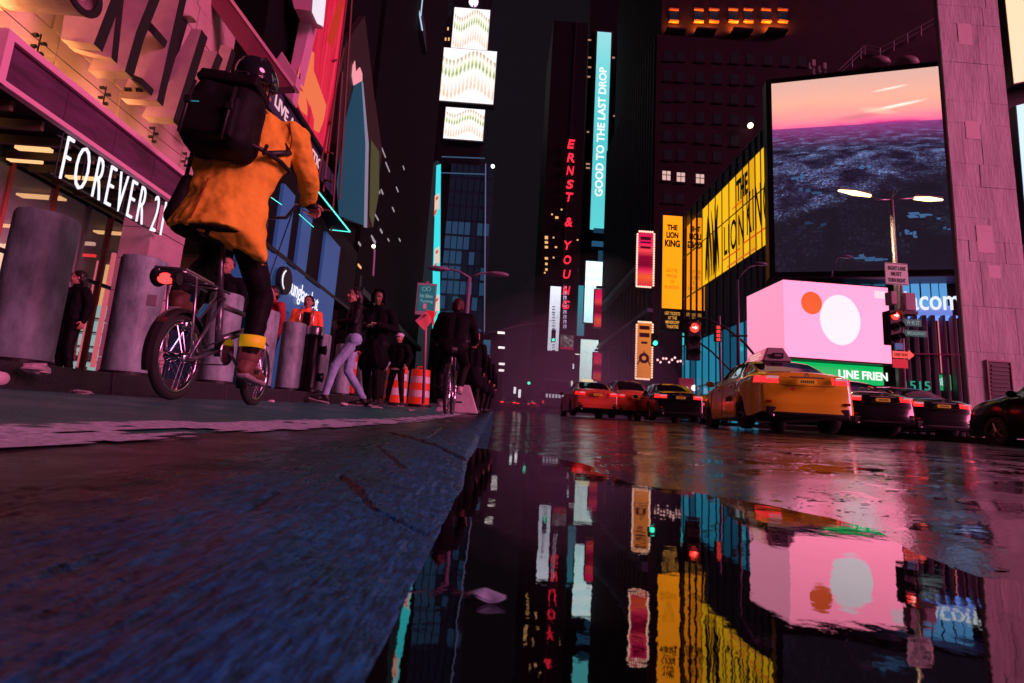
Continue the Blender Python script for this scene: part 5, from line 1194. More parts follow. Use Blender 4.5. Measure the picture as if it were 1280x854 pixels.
for x, y in ((1013, 82), (1017, 78), (1018, 90), (1025, 86), (1031, 82)):
    MB().tube([tp(x, y), tp(x+1, y+11)], .05, 5).build('rod', RAIL, an, True); MB().box(tp(x, y)-Vector((.12, .05, .3)), tp(x, y)+Vector((.12, .05, .2))).build('dish', mat('pale_box', (.5, .4, .5), .5), an, True)
# concrete wall with board-marked panels
CONC = mat('concrete_panel', (.68, .68, .68), .65, bump=.5, bscale=7, var=.38, vscale=1.1, stretch=(1.6, 1, .3)); CONC2 = mat('concrete_patch', (.92, .80, .84), .6, bump=.15, bscale=9, var=.1, vscale=.6)
PC = PL(0, 24, 0)
cw = thing('concrete_wall', 'tall plain concrete tower wall lit pink at the right edge, with a dark door panel', 'wall', (24, 24.5, .3))
c0, c1 = PC.pt(1192, 250)[0], PC.pt(1272, 250)[0]
MB().pbox(PC, c0+.02, c1-.02, .2, 34, -.3, -.06).build('core', mat('concrete_joint', (.14, .10, .12), .8), cw, True)
MB().box((c1+1, 26.2, 14), (c1+14, 26.6, 34)).build('return_wall', NIGHT, cw, True)
r3 = random.Random(8); z = .3; nrow = 0
while z < 33:
    h = r3.choice([1.25, 1.7, 1.1, 2.3]); ncol = 3; a = c0
    cuts = sorted([c0, c1]+[c0+(c1-c0)*t for t in ((.22, .52, .8), (.33, .62), (.18, .45, .73))[nrow % 3]])
    for p0, p1 in zip(cuts, cuts[1:]):
        o = MB().pbox(PC, p0+.006, p1-.006, z+.006, z+h-.006, -.08, r3.uniform(-.012, .012)).build('concrete_panel', CONC, cw, True)
    z += h; nrow += 1
for (x, y, w_, h_) in ((1206, 43, 17, 26), (1216, 163, 18, 22), (1231, 299, 20, 34), (1243, 340, 15, 16)):
    MB().pbox(PC, *PC.rect(x-w_/2, y-h_/2, x+w_/2, y+h_/2), -.02, .014).build('patch', CONC2, cw, True)
dr = MB().pbox(PC, *PC.rect(1235, 452, 1263, 502), -.0, .05).build('door_panel', mat('door_dark', (.03, .025, .03), .35), cw, True)
rr_ = PC.rect(1233.5, 451, 1264.5, 502)
q = MB(); q.pbox(PC, rr_[0], rr_[1], rr_[3]-.08, rr_[3], .0, .09); q.pbox(PC, rr_[0], rr_[0]+.06, rr_[2], rr_[3]-.08, .0, .09); q.pbox(PC, rr_[1]-.06, rr_[1], rr_[2], rr_[3]-.08, .0, .09); q.build('door_frame', mat('rose_frame', (.4, .2, .28), .4), cw, True)
for k in range(8):
    y = 457+k*5; MB().pbox(PC, *PC.rect(1238, y, 1260, y+2), .05, .08).build('slat', mat('slat_dark', (.06, .05, .06), .5), cw, True)
# screens beyond the wall at the right edge
PX = PL(0, 25.2, 0)
for k, (p, c, lbl) in enumerate([([(1249, -60), (1420, -90), (1420, 72), (1267, 106)], (1, .62, .38), 'cream lit screen at the top right corner beyond the concrete wall'), ([(1269, 132), (1420, 96), (1420, 330), (1284, 300)], (.45, .72, .80), 'pale blue screen under the cream one at the right edge')]):
    t = thing('corner_screen', lbl, 'screen', tuple(at(*p[3], Y=25.0)), 0)
    MB().prism([at(x, y, Y=25.0) for x, y in p], (0, .5, 0)).build('cabinet', DARK, t, True)
    MB().prism([at(x, y, Y=24.97) for x, y in [(p[0][0]+2, p[0][1]), p[1], p[2], (p[3][0]+1, p[3][1]-2)]], (0, .02, 0)).build('display', glow('corner_screen%d' % k, c, 1.25), t, True)
# pink corner screen with a green ticker; the cartoon figures of the photograph are left out
PP = PL(0, 30, 1.5)
def pinkimg(t, uv, u, v): return mixc(t, nse(t, uv, 1.2, 2), (1.85, .42, .73), (1.9, .45, .78)), 1.0
a0, a1, z0, z1 = PP.rect(980, 355, 1112, 452); z0 = PP.pt(1046, 450)[1]
pk = thing('pink_corner_screen', 'plain pink two-sided corner screen with a green ticker strip below', 'screen', (17.2, 30, 5))
pf = MB().pbox(PP, a0+.1, a1+.1, z0-.1, z1+.1, -3.2, -.05).build('cabinet', DARK, pk, True)
PINK = img_mat('pink_display', pinkimg); uvquad('front_display', PP, (a0, a1, z0, z1), .0, PINK, pk)
PL2 = PL(PP.w(a0, 0).x, PP.w(a0, 0).y, -88.5)
s_ = PL2.pt(934, 420)[0]; uvquad('side_display', PL2, (s_, 0, z0, z1), .0, img_mat('pink_display_side', lambda t, uv, u, v: (mixc(t, v, (1.05, .32, .52), (1.2, .36, .58)), 1.0)), pk)
MB().pbox(PL2, s_, 0, z0-.12, z0, -.2, .05).build('side_frame', DARK, pk, True); MB().pbox(PL2, s_, 0, z1, z1+.12, -.2, .05).build('side_frame', DARK, pk, True)
r = PP.rect(1093, 364, 1106, 373); MB().pbox(PP, *r, .0, .02).build('corner_label', glow('label_white', (1, .72, .86), 1), pk, True)
# neutral white shapes (plain rounded blobs) where the screen shows its white figure
WP = glow('white_shape', (1, .86, .93), 1.05); LNE = mat('plum_line', (.08, .01, .04), .5)
def blob(cx, cy, rx, ry, m, off, nm='shape_print', n=40):
    c = PP.pt(cx, cy); e = PP.pt(cx+rx, cy)[0]-c[0]; f = PP.pt(cx, cy-ry)[1]-c[1]
    return MB().prism([PP.w(c[0]+e*cos(2*pi*i/n), c[1]+f*sin(2*pi*i/n), off) for i in range(n)], PP.n*-.005).build(nm, m, pk, True)
blob(1050, 400, 25, 31, WP, .03); blob(1014, 379, 13, 14, mat('rust_print', (.5, .12, .04), .5, emit=(.95, .13, .03), es=.9), .04)
# green ticker
a0g, a1g, z0g, z1g = PP.rect(1020, 451, 1109, 477, -.6)
MB().pbox(PP, a0+.6, a1-.1, z0-1.30, z0-.16, -1.2, -.6).build('ticker', glow('ticker_green', (.0, .52, .12), .95), pk, True)
lettering(PP, 'LINE FRIEN', a0g+1.45, a1g+.0, z0-1.02, z0-.50, glow('ticker_white', (.9, 1, .92), 1.1), pk, off=-.58, depth=.02, letters=True, bold=.03)
MB().pbox(PP, a0-.0, a1+.1, .3, z0-1.5, -3, -1.6).build('base', mat('pink_shadow_wall', (.10, .05, .08), .6), pk, True)
# dark lamp post before the pink screen and small lamps on the glass building
# far sign left of taxi
se = thing('shop_name_sign', 'small lit white shop name over red front, left of the near taxi roof', 'sign', tuple(at(872, 492, Y=46)))
P = PL(0, 46, 0); MB().pbox(P, *P.rect(850, 474, 905, 492), -.3, 0).build('red_front', mat('red_front', (.3, .02, .04), .5, emit=(.25, .01, .03), es=.6), se, True)
lettering(P, 'SEPHORA', *P.rect(873, 478, 896, 485), WHITE, se, off=.03, depth=.05, bold=.03, letters=True)
MB().ell(at(868, 485, Y=45.7), .28).build('globe', WHITE, se, True); MB().ell(at(857, 487, Y=45.7), .28).build('globe', WHITE, se, True)
q = MB()
for k in range(10): q.ell(at(822+k*3.6, 450+3*sin(k*1.9), Y=52), .13, 6, 5)
ll = thing('light_garland', 'little string of pinkish lamps under the green traffic light', 'lights', tuple(at(838, 452, Y=52))); q.build('bulbs', glow('pink_bulbs', (1, .5, .5), 1.6), ll, True); MB().tube([at(820, 452, Y=52), at(858, 451, Y=52)], .03, 5).build('cord', BLACK, ll, True)
# ------------------------------------------------------------------ bollards, hydrant pipe, barrels
BOLL = mat('bollard_concrete', (.24, .36, .38), .5, bump=.4, bscale=22, var=.65, vscale=7, stretch=(1, 1, .45))
def bollard(y, lbl, r=.165, h=.98, x=-2.98):
    t = thing('bollard', lbl, 'bollard', (x, y, swz(y)), 0, 'concrete bollards along the kerb')
    MB().lathe((0, 0, 0), [(.001, 0), (r, 0), (r, h-.03), (r-.008, h-.008), (r-.03, h), (.001, h)], 40).build('post', BOLL, t, smooth=False)
    autosmooth(t.children[0]) ; MB().lathe((0, 0, 0), [(r+.012, 0), (r+.012, .03), (r, .035)], 32).build('base_ring', DARK, t)
    return t
BY = [3.28, 4.22, 5.55, 6.5, 7.45, 8.6, 10.0, 11.6, 13.6, 14.6, 16.5]
BL = ['nearest thick bollard, scuffed, at the left edge under the shop letters', 'second thick bollard, between the woman in black and the rear bicycle wheel', 'bollard mostly hidden behind the bicycle frame', 'bollard just right of the front bicycle wheel', 'bollard left of the black standpipe below the orange vest', 'bollard between the black standpipe and the pale jeans', 'bollard seen between the legs of the woman in pale jeans', 'bollard right behind the hooded man in black', 'bollard left of the far man in the dark jacket', 'bollard close beside the far man in the dark jacket', 'farthest bollard, near the striped barrels']
for y, l in zip(BY, BL): bollard(y, l)
hp = thing('standpipe', 'black standpipe with a silver collar between two bollards', 'hydrant', tuple(Vector((-2.72, 7.55, swz(7.5)))))
IRON = mat('cast_iron', (.012, .012, .014), .35, .4)
MB().lathe((0, 0, 0), [(.001, 0), (.17, 0), (.17, .04), (.125, .06), (.12, .78), (.13, .79), (.13, .82), (.001, .83)], 24).build('barrel', IRON, hp, smooth=False); autosmooth(hp.children[0])
MB().lathe((0, 0, .83), [(.125, 0), (.125, .10), (.11, .13), (.001, .15)], 24).build('collar', mat('silver_band', (.6, .6, .65), .3, .9), hp, smooth=True)
for sx, z in ((1, .62), (-1, .25), (1, .22)):
    MB().tube([(0, 0, z), (sx*.16, 0, z), (sx*.19, 0, z)], [.06, .06, .075], 12).build('outlet', IRON, hp, smooth=True)
ORB = mat('barrel_orange', (.75, .06, .02), .45, emit=(1, .05, .02), es=.10); WHB = mat('barrel_white', (.75, .7, .72), .4)
def barrel(x, y, lbl, h=1.0, r=.29):
    z = gz(x, y)+(SW if x < -2.6 else 0); t = thing('traffic_barrel', lbl, 'traffic barrel', (x, y, z), 0, 'orange and white traffic barrels')
    MB().lathe((0, 0, 0), [(.001, 0), (r+.06, 0), (r+.06, .07), (.001, .075)], 24).build('base', BLACK, t)
    n = 5
    for k in range(n):
        z0 = .07+(h-.07)*k/n; z1 = .07+(h-.07)*(k+1)/n; ra = r*(1-.13*k/n); rb = ra-.012
        MB().lathe((0, 0, 0), [(.001, z0), (ra, z0+.003), (ra-.006, z1-.02), (rb-.006, z1-.003), (.001, z1)], 24).build('band', ORB if k % 2 == 0 else WHB, t)
    MB().tube([(-.12, 0, h), (-.08, 0, h+.08), (.08, 0, h+.08), (.12, 0, h)], .02, 6).build('handle', ORB, t)
barrel(-2.55, 13.2, 'striped orange and white barrel left of the far cyclist, nearest one'); barrel(-2.05, 13.9, 'striped orange and white barrel half behind the far cyclist back wheel'); barrel(-3.4, 12.3, 'striped barrel between the hooded man and the far bollards')
# concrete block and bag behind the far cyclist
cbk = thing('concrete_barrier', 'pale pink-lit concrete block behind the far bicycle wheel', 'barrier', (-.75, 10.2, gz(-.75, 10.2)), .1)
bevel(MB().hexa([(-.42, -.3, 0), (.42, -.3, 0), (.42, .3, 0), (-.42, .3, 0), (-.2, -.2, .55), (.22, -.2, .55), (.22, .2, .55), (-.2, .2, .55)]).build('block', mat('pale_concrete', (.5, .44, .47), .7, bump=.3, bscale=12, var=.2), cbk), .03)
MB().tube([(-.1, -.2, .5), (0, -.26, .62), (.1, -.2, .5)], .012, 5).build('lifting_eye', STEEL, cbk)
# ------------------------------------------------------------------ litter
LIT = mat('litter_paper', (.6, .5, .55), .6); 
cup = thing('paper_cup', 'crushed paper cup with a blue band lying in the kerb corner at the left edge', 'cup', (-2.48, 2.62, gz(-2.5, 2.6)+.05), 1.2)
MB().lathe((0, 0, 0), [(.001, -.07), (.032, -.07), (.045, .06), (.048, .065), (.040, .06), (.03, -.06)], 20, 'y').build('cup', LIT, cup, smooth=True)
MB().lathe((0, 0, 0), [(.036, -.03), (.0455, .055), (.044, .055), (.035, -.03)], 20, 'y').build('band', mat('blue_print', (.02, .18, .4), .5), cup)
def scrap(x, y, s, lbl, seed, flat=.5, m=LIT, z=None):
    rr = random.Random(seed); b = MB(); b.ell((0, 0, 0), (s, s*1.3, s*flat), 10, 7)
    b.v = [v*(1+rr.uniform(-.35, .35)) for v in b.v]; z = gz(x, y) if z is None else z
    o = b.build('litter', m, None, label=lbl, cat='litter'); o.location = (x, y, z+s*flat*.7); return o
scrap(-2.50, 4.02, .045, 'crumpled white wrapper by the foot of the second bollard', 1, .8)
scrap(-2.52, 2.9, .055, 'crumpled tissue on the kerb edge right of the paper cup', 2, .5, z=gz(-2.6, 2.9)+.10)
scrap(-2.3, 2.95, .04, 'flat pale scrap on the green lane left of the rear wheel', 3, .3)
scrap(-1.9, 6.6, .05, 'white scrap on the lane below the black standpipe', 4, .5)
scrap(-1.5, 6.6, .07, 'torn pale paper on the green lane below the walkers', 5, .15)
scrap(-2.3, 5.4, .03, 'small scrap on the lane under the front bicycle wheel', 6, .5)
scrap(-1.2, 7.5, .06, 'pale flat scrap near the boots of the hooded man', 7, .2)
lf = at(607, 744, z=.003)
b = MB(); N = 14; 
for i in range(N):
    t0 = 2*pi*i/N
lfv = [(.0, .0, .004)]+[(.017*cos(2*pi*i/16)*(1+.25*cos(4*pi*i/16)), .009*sin(2*pi*i/16)*(1+.3*cos(6*pi*i/16)), .0015*cos(3*2*pi*i/16)) for i in range(16)]
b.v = [Vector(v) for v in lfv]+[Vector(v)-Vector((0, 0, .0012)) for v in lfv]; b.f = [(0, i+1, (i+1) % 16+1) for i in range(16)]+[(17, 17+(i+1) % 16+1, 17+i+1) for i in range(16)]
o = b.build('fallen_leaf', mat('leaf_wet', (.30, .50, .62), .25), None, smooth=True, label='small pale leaf floating alone on the dark puddle', cat='leaf'); o.location = lf; o.scale = (.6, .6, 1); o.rotation_euler = (0, 0, -.35)
# ------------------------------------------------------------------ street signs and lights
def tpole(name, lbl, cat, p0, p1, r0, r1, m): 
    t = thing(name, lbl, cat, tuple(p0)); MB().tube([p0, p1], [r0, r1], 10).build('pole', m, t, True, smooth=True); return t
POLE = mat('mauve_pole', (.25, .18, .28), .5); GREYP = mat('grey_pole', (.32, .30, .36), .4, .5)
LAMPON = glow('sodium_lamp', (1, .66, .34), 3.5)
gx, gy = 14.85, 18.0; g0 = Vector((gx-.05, gy, .3)); top = at(1114, 250, Y=18)
sl = tpole('street_lamp', 'lit double-arm street lamp in front of the sunset screen', 'street lamp', Vector((top.x, 18, .5)), top, .11, .07, GREYP)
for (xa, ya, xb, yb, xm, ym) in ((1088, 245, 1048, 238, 1100, 250), (1143, 248, 1178, 250, 1128, 249)):
    a, b_, m_ = at(xa, ya, Y=18), at(xb, yb, Y=18), at(xm, ym, Y=18)
    MB().tube([top, m_, a], .035, 8).build('arm', GREYP, sl, True, smooth=True)
    hd = MB().tube([a, a.lerp(b_, .5), b_], [.06, .10, .04], 8).build('lamp_head', LAMPON, sl, True, smooth=True)
    MB().tube([a+Vector((0, 0, .09)), b_+Vector((0, 0, .07))], .06, 6).build('hood', GREYP, hd, True)
for dx in (-8, -3, 4, 9): MB().tube([top, at(1114+dx, 236, Y=18)], .012, 4).build('bird_spike', GREYP, sl, True)
ld = bpy.data.lights.new('lamp_light', 'SPOT'); ld.energy = 500; ld.color = (1, .6, .3); ld.spot_size = 2.2; ld.spot_blend = .5; ld.shadow_soft_size = .3
lo = bpy.data.objects.new('lamp_light', ld); C.objects.link(lo); lo.location = top+Vector((-1, 0, -.3)); lo.parent = sl; lo.matrix_parent_inverse = inv_root(sl)
P17 = PL(0, 16.9, 0)
def psign(t, P, px, m, name='sign_plate', off=0, d=.03):
    r = P.rect(*px); return bevel(MB().pbox(P, *r, off-d, off).build(name, m, t, True), .01), r
PKW = mat('sign_white', (.62, .48, .55), .4, emit=(.5, .28, .36), es=.25)
mu = thing('lane_sign', 'white sign with lane instructions on the signal pole, below the lit street lamp', 'sign', tuple(at(1121, 356, Y=16.9)))
o, r = psign(mu, P17, (1107, 329, 1135, 356), PKW)
for st, y0 in (('RIGHT LANE', 333), ('MUST', 340), ('TURN RIGHT', 348)):
    q = P17.rect(1110 if st != 'MUST' else 1114, y0, 1132 if st != 'MUST' else 1127, y0+5); lettering(P17, st, *q, BLACK, mu, off=.012, depth=.008, bold=.02, name='lettering')
q = MB(); q.pbox(P17, r[0]+.02, r[1]-.02, r[3]-.035, r[3]-.02, 0, .008); q.build('border', BLACK, mu, True); MB().pbox(P17, r[0]+.02, r[1]-.02, r[2]+.02, r[2]+.035, 0, .008).build('border', BLACK, mu, True)
HOUS = mat('signal_housing', (.02, .02, .018), .45)
def signal(lbl, P, cx, y0, pxr, lit, colr, group='traffic lights', n=3, m=HOUS, arrow=False):
    r = P.rect(cx-pxr, y0, cx+pxr, y0+2*pxr*n); w_ = r[1]-r[0]; hh = (r[3]-r[2])/n
    t = thing('traffic_light', lbl, 'traffic light', tuple(P.w((r[0]+r[1])/2, r[2])), 0, group)
    bevel(MB().pbox(P, *r, -.35, 0).build('housing', m, t, True), .03)
    for k in range(n):
        c = P.w((r[0]+r[1])/2, r[3]-hh*(k+.5), .02); R_ = w_*.36
        on = k == lit
        MB().lathe(c, [(.001, 0), (R_, 0), (R_, .03), (.001, .03)], 20, 'y').build('lens', glow('signal_'+colr, {'red': (1, .03, .02), 'green': (.05, 1, .62)}[colr], 3.0) if on else mat('dark_lens', (.015, .012, .012), .2), t, True)
        v = MB()
        for i in range(9):
            a0 = pi*i/9*1.0; a1 = pi*(i+1)/9
            f = lambda a, d: c+Vector((R_*1.08*cos(a), -d, R_*1.08*sin(a)))
            v.quad(f(a0, 0), f(a0, .22), f(a1, .22), f(a1, 0))
        v.build('visor', m, t, True)
        if on and arrow:
            ap = [(-.55, -.12), (.05, -.12), (.05, -.42), (.6, 0), (.05, .42), (.05, .12), (-.55, .12)]
            MB().prism([c+Vector((x*R_, -.045, z*R_)) for x, z in ap][::-1], (0, -.01, 0)).build('arrow', glow('arrow_white', (1, .75, .6), 2.5), t, True)
    return t
sp_ = tpole('signal_pole', 'signal pole with street name signs right of the pink screen', 'pole', Vector((at(1127, 480, Y=17.1).x, 17.1, .4)), at(1125, 345, Y=17.1), .09, .07, POLE)
signal('three-lamp traffic light with a lit red lamp right of the pink screen', P17, 1119.5, 388, 7, 0, 'red', arrow=True)
bx = thing('signal_box', 'grey metal control box on the signal pole above the red lamp', 'box', tuple(at(1140, 388, Y=16.9)))
bevel(MB().pbox(P17, *P17.rect(1132, 366, 1145, 388), -.3, 0).build('box', mat('box_grey', (.45, .36, .42), .5), bx, True), .02); bevel(MB().pbox(P17, *P17.rect(1114, 364, 1121, 380), -.3, 0).build('box', mat('box_grey', (.45, .36, .42), .5), bx, True), .02)
MB().pbox(P17, *P17.rect(1129, 389, 1146, 393), -.3, .05).build('lower_box', BLACK, bx, True)
GRNS = mat('street_sign_green', (.0, .14, .11), .4, emit=(.0, .09, .08), es=.5)
st_ = thing('street_name_sign', 'dark green street name signs stacked on the signal pole', 'sign', tuple(at(1140, 420, Y=16.9)))
for (x0, y0, x1, y1, s_) in ((1130, 399, 1152, 408, 'W 45 ST'), (1131, 413, 1159, 421, 'BROADWAY')):
    o, r = psign(st_, P17, (x0, y0, x1, y1), GRNS); lettering(P17, s_, *P17.rect(x0+3, y0+2, x1-3, y1-2), mat('teal_print', (.1, .4, .35), .4, emit=(.1, .45, .4), es=.6) if False else mat('sign_print', (.3, .6, .5), .4, emit=(.1, .4, .35), es=.5), st_, off=.01, depth=.006, name='lettering')
psign(st_, P17, (1119, 429, 1129, 437), mat('blue_sign', (.04, .15, .3), .4, emit=(.03, .18, .4), es=.4), 'blue_plate')
ow = thing('one_way_sign', 'red-lit one way arrow sign low on the signal pole', 'sign', tuple(at(1128, 450, Y=16.85)))
PW_ = PL(0, 16.85, 0)
MB().prism([PW_.w(*PW_.pt(x, y)) for x, y in ((1116, 438.5), (1136, 440), (1136, 437.5), (1143, 444.5), (1136, 450), (1136, 448), (1116, 447))][::-1], (0, .02, 0)).build('arrow_plate', mat('red_lit_plate', (.8, .25, .2), .4, emit=(1, .10, .05), es=.7), ow, True)
MB().pbox(PW_, *PW_.rect(1116, 449, 1135, 460), -.02, 0).build('lower_plate', mat('red_plate', (.5, .03, .03), .4, emit=(.7, .02, .03), es=.5), ow, True)
r = PW_.rect(1118, 441.5, 1135, 445.5); lettering(PW_, 'ONE WAY', *r, mat('wine_print', (.10, .0, .02), .5), ow, off=.01, depth=.005, name='lettering')
# left red arrow light on its mast arm, far green ones
P28 = PL(0, 28, 0)
signal('traffic light with a lit red arrow under the orange theatre sign', P28, 868, 402, 8, 0, 'red', arrow=True)
ma = thing('mast_arm', 'dark curved signal arm running down to the right behind the taxi roof', 'mast', tuple(at(945, 470, Y=28.2)))
MB().tube([at(852, 402, Y=28.2), at(880, 398, Y=28.2), at(905, 408, Y=28.2), at(930, 428, Y=28.2), at(958, 462, Y=28.2)], .07, 8).build('arm', DARK, ma, True, smooth=True)
MB().tube([at(850, 420, Y=28.2), at(868, 424, Y=28.2), at(890, 440, Y=28.2), at(920, 470, Y=28.2)], .05, 6).build('guy_rod', DARK, ma, True)
rs_ = thing('led_sign', 'small red-lit characters sign on the mast by the teal glass', 'sign', tuple(at(898, 425, Y=27.8)))
P27 = PL(0, 27.8, 0); MB().pbox(P27, *P27.rect(894, 406, 902, 427), -.2, 0).build('case', BLACK, rs_, True)
for k in range(4): lettering(P27, '8', *P27.rect(895.5, 407.5+k*5, 900.5, 411.5+k*5), glow('red_char', (1, .05, .03), 1.4), rs_, off=.02, depth=.02)
MB().tube([at(899, 395, Y=27.9), at(901, 482, Y=27.9)], .07, 6).build('post', POLE, rs_, True)
for k, (x, y, Yd, pr_, lbl) in enumerate(((819, 417, 45, 4, 'traffic light with a lit green lamp between the orange bulb sign and the theatre'), (692, 421-9, 70, 2.6, 'small traffic light with a green lamp in front of the upright white sign'), (661.5, 466, 80, 2.6, 'small traffic light with a green lamp over the far tail lights'), (711.5, 468, 80, 2.4, 'tiny traffic light with a green lamp over the white van'))):
    P = PL(0, Yd, 0); signal(lbl, P, x, y, pr_, 2 if k else 1, 'green', n=3 if k else 2)
wr = thing('cable', 'thin overhead cable crossing the dark sky toward the white sign', 'cable', tuple(at(690, 401, Y=69)))
MB().tube([at(604, 418, Y=60), at(645, 408, Y=64), at(690, 401, Y=69)], .03, 4).build('wire', POLE, wr, True)
# street lamps far off (unlit)
def dlamp(lbl, Yd, x, ytop, ybot, arms, r=.09, m=POLE, lit=None):
    tp_ = at(x, ytop, Y=Yd); bt_ = at(x, ybot, Y=Yd); bt_ = Vector((tp_.x, Yd, bt_.z)); t = tpole('street_lamp', lbl, 'street lamp', bt_, tp_, r, r*.7, m)
    for pts in arms:
        MB().tube([tp_]+[at(a, b_, Y=Yd) for a, b_ in pts], r*.4, 6).build('arm', m, t, True, smooth=True)
        e = at(*pts[-1], Y=Yd); h = MB().ell(e, (.4, .16, .09), 10, 6).build('lamp_head', lit or m, t, True, smooth=True)
    return t
dlamp('unlit double-arm street lamp above the far cyclist', 17, 587, 347, 515, [[(575, 340), (560, 336), (548, 336)], [(600, 342), (612, 341), (622, 343)]])
dlamp('dark lamp post standing before the left face of the pink screen', 24, 922, 350, 480, [[(928, 342), (936, 334), (950, 330)]], m=mat('violet_post', (.10, .08, .16), .4))
MB().tube([at(914, 420, Y=23.9), at(934, 420, Y=23.9)], .05, 6).build('cross_bar', DARK, thing('cross_bar', 'short dark cross bar on the post before the pink screen', 'bar', tuple(at(924, 420, Y=23.9))), True)
dlamp('curved lamp post left of the columned block', 60, 761, 450, 492, [[(761.5, 440), (764, 435), (768, 434)]], r=.12)
dlamp('far lamp with a white head left of the lower pale screen', 70, 712, 445, 500, [[(716, 443), (722, 443)]], r=.08, lit=glow('white_bar', (1, .85, .85), 1.8))
dlamp('small bent lamp at the lower left of the sunset screen', 26, 1040, 338, 345, [[(1046, 324), (1052, 319), (1058, 321)]], r=.05, m=mat('violet_dim', (.2, .2, .4), .5))
for k, (x, y) in enumerate(((948, 322), (961, 330), (936, 352), (934, 376))): pass
# sign post left of the far cyclist
P12 = PL(0, 11.5, 0)
bs = tpole('sign_post', 'pink post with a teal notice board left of the far cyclist', 'sign', at(529, 505, Y=11.6), at(534, 352, Y=11.6), .035, .03, mat('pink_pole', (.45, .2, .3), .4))
psign(bs, P12, (520, 354, 545, 394), mat('board_white', (.5, .45, .5), .4)), psign(bs, P12, (522.5, 356.5, 544, 389), mat('teal_board', (.03, .16, .18), .4, emit=(.01, .13, .15), es=.6), 'notice', off=.012)
q = MB()
q.torus(P12.w(*P12.pt(530.5, 361.5), .02), .045, .006, 'y', 16, 5); q.torus(P12.w(*P12.pt(536, 361.5), .02), .045, .006, 'y', 16, 5)
q.build('bicycle_mark', mat('pale_teal', (.2, .4, .4), .4, emit=(.2, .5, .5), es=.5), bs, True)
for st, y0 in (('No Bikes', 368), ('Turning', 375)): lettering(P12, st, *P12.rect(525, y0, 541, y0+4.5), mat('pale_teal', (.2, .4, .4), .4, emit=(.2, .5, .5), es=.5), bs, off=.02, depth=.005, name='lettering')
lettering(P12, '17', *P12.rect(528, 381, 534, 386), mat('pink_dim', (.5, .1, .2), .4, emit=(.6, .1, .25), es=.6), bs, off=.02, depth=.005, name='lettering') if False else MB().pbox(P12, *P12.rect(529, 380, 533, 386), .015, .02).build('pink_mark', mat('pink_dim', (.5, .1, .2), .4, emit=(.6, .1, .25), es=.6), bs, True)
dsg = thing('diamond_sign', 'red-lit diamond sign tilted under the teal notice board', 'sign', tuple(at(530, 412, Y=11.4)))
P11 = PL(0, 11.4, 0); MB().prism([P11.w(*P11.pt(x, y)) for x, y in ((519, 401), (532, 390), (542, 399), (530, 413))][::-1], (0, .02, 0)).build('plate', mat('red_lit_sign', (.7, .15, .18), .4, emit=(.8, .05, .10), es=.4), dsg, True)
MB().prism([P11.w(*P11.pt(x, y), .01) for x, y in ((521, 401), (532, 392), (534, 394), (523, 403))][::-1], (0, -.004, 0)).build('stripe', mat('pink_stripe', (.8, .4, .45), .4), dsg, True)
cl2 = thing('red_crane_cloth', 'red cloth flag at the left shoulder of the far cyclist', 'flag', tuple(at(541, 395, Y=11.3)))
MB().prism([P11.w(*P11.pt(x, y), .1) for x, y in ((533, 388), (543, 391), (543, 412), (541, 405), (539, 397))][::-1], (0, .02, 0)).build('cloth', mat('red_cloth', (.7, .02, .02), .6, emit=(.8, .02, .02), es=.35), cl2, True)
far_stall = None
# ------------------------------------------------------------------ cars
YELLOW = mat('taxi_yellow', (1.0, .70, .03), .22, coat=1.0, spec=.5); RED_LIT_TAXI = mat('taxi_red_lit_far', (.8, .12, .06), .3, coat=.8)  # far taxi paint reddened: red light on the cars put into the colour
BLK = mat('black_car_paint', (.006, .006, .008), .2, coat=.35, spec=.35); REDP = mat('red_car_paint', (.35, .01, .02), .25, coat=1)
def place(px, py, Yd): p = at(px, py, Y=Yd); return p
def put(lbl, x, y, rz, paint, **k):
    return car('taxi' if k.pop('tx', False) else 'parked_car' if False else 'car', lbl, k.pop('cat', 'car'), (x, y, gz(x, y)), rz, paint, **k)
# near taxi: rear-left corner about (4.9, 9.7)
TX, TY, TA = 6.2, 11.75, radians(-10)
tx = put('near orange-yellow taxi seen from behind, on the wet road before the pink screen', TX, TY, TA, YELLOW, cat='taxi', hb=1.08, hs=.93, les=1.3, lights=(1, .03, .035), rimm=mat('dark_rim', (.12, .12, .13), .35, .8))
# roof advertising box in two faces
q = tx; b = MB()
bevel(MB().hexa([(-.30, -.95, 1.49), (.30, -.95, 1.49), (.30, .45, 1.49), (-.30, .45, 1.49), (-.16, -.85, 1.80), (.16, -.85, 1.80), (.16, .35, 1.80), (-.16, .35, 1.80)]).build('roof_advert_box', mat('advert_case', (.5, .42, .46), .4), tx), .02)
sgn = MB().quad((-.294, .40, 1.51), (-.294, -.90, 1.51), (-.180, -.82, 1.77), (-.180, .32, 1.77)); sgn.v = [v+Vector((-.012, 0, .004)) for v in sgn.v]
ad = sgn.build('advert_panel', glow('advert_pink', (1, .20, .28), .75), tx)
for k, (z, y0, y1) in enumerate(((1.70, -.55, .22), (1.635, -.7, .1), (1.57, -.6, .25))):
    xx = lambda z: -.294+(z-1.51)/(1.77-1.51)*.114-.020
    MB().quad((xx(z), y1, z), (xx(z), y0, z), (xx(z+.03), y0, z+.03), (xx(z+.03), y1, z+.03)).build('advert_line', glow('advert_line', (1, .65, .65), .8), ad)
MB().box((-.1, -.955, 1.56), (.12, -.915, 1.67)).build('number_box', BLACK, tx); MB().box((-.06, -.96, 1.59), (.08, -.955, 1.64)).build('number', mat('dim_digits', (.3, .3, .3), .5), tx)
MB().lathe((-.27, -2.455, .76), [(.001, 0), (.035, 0), (.035, -.01), (.001, -.01)], 14, 'y').build('medallion', mat('red_medal', (.6, .05, .02), .4), tx)
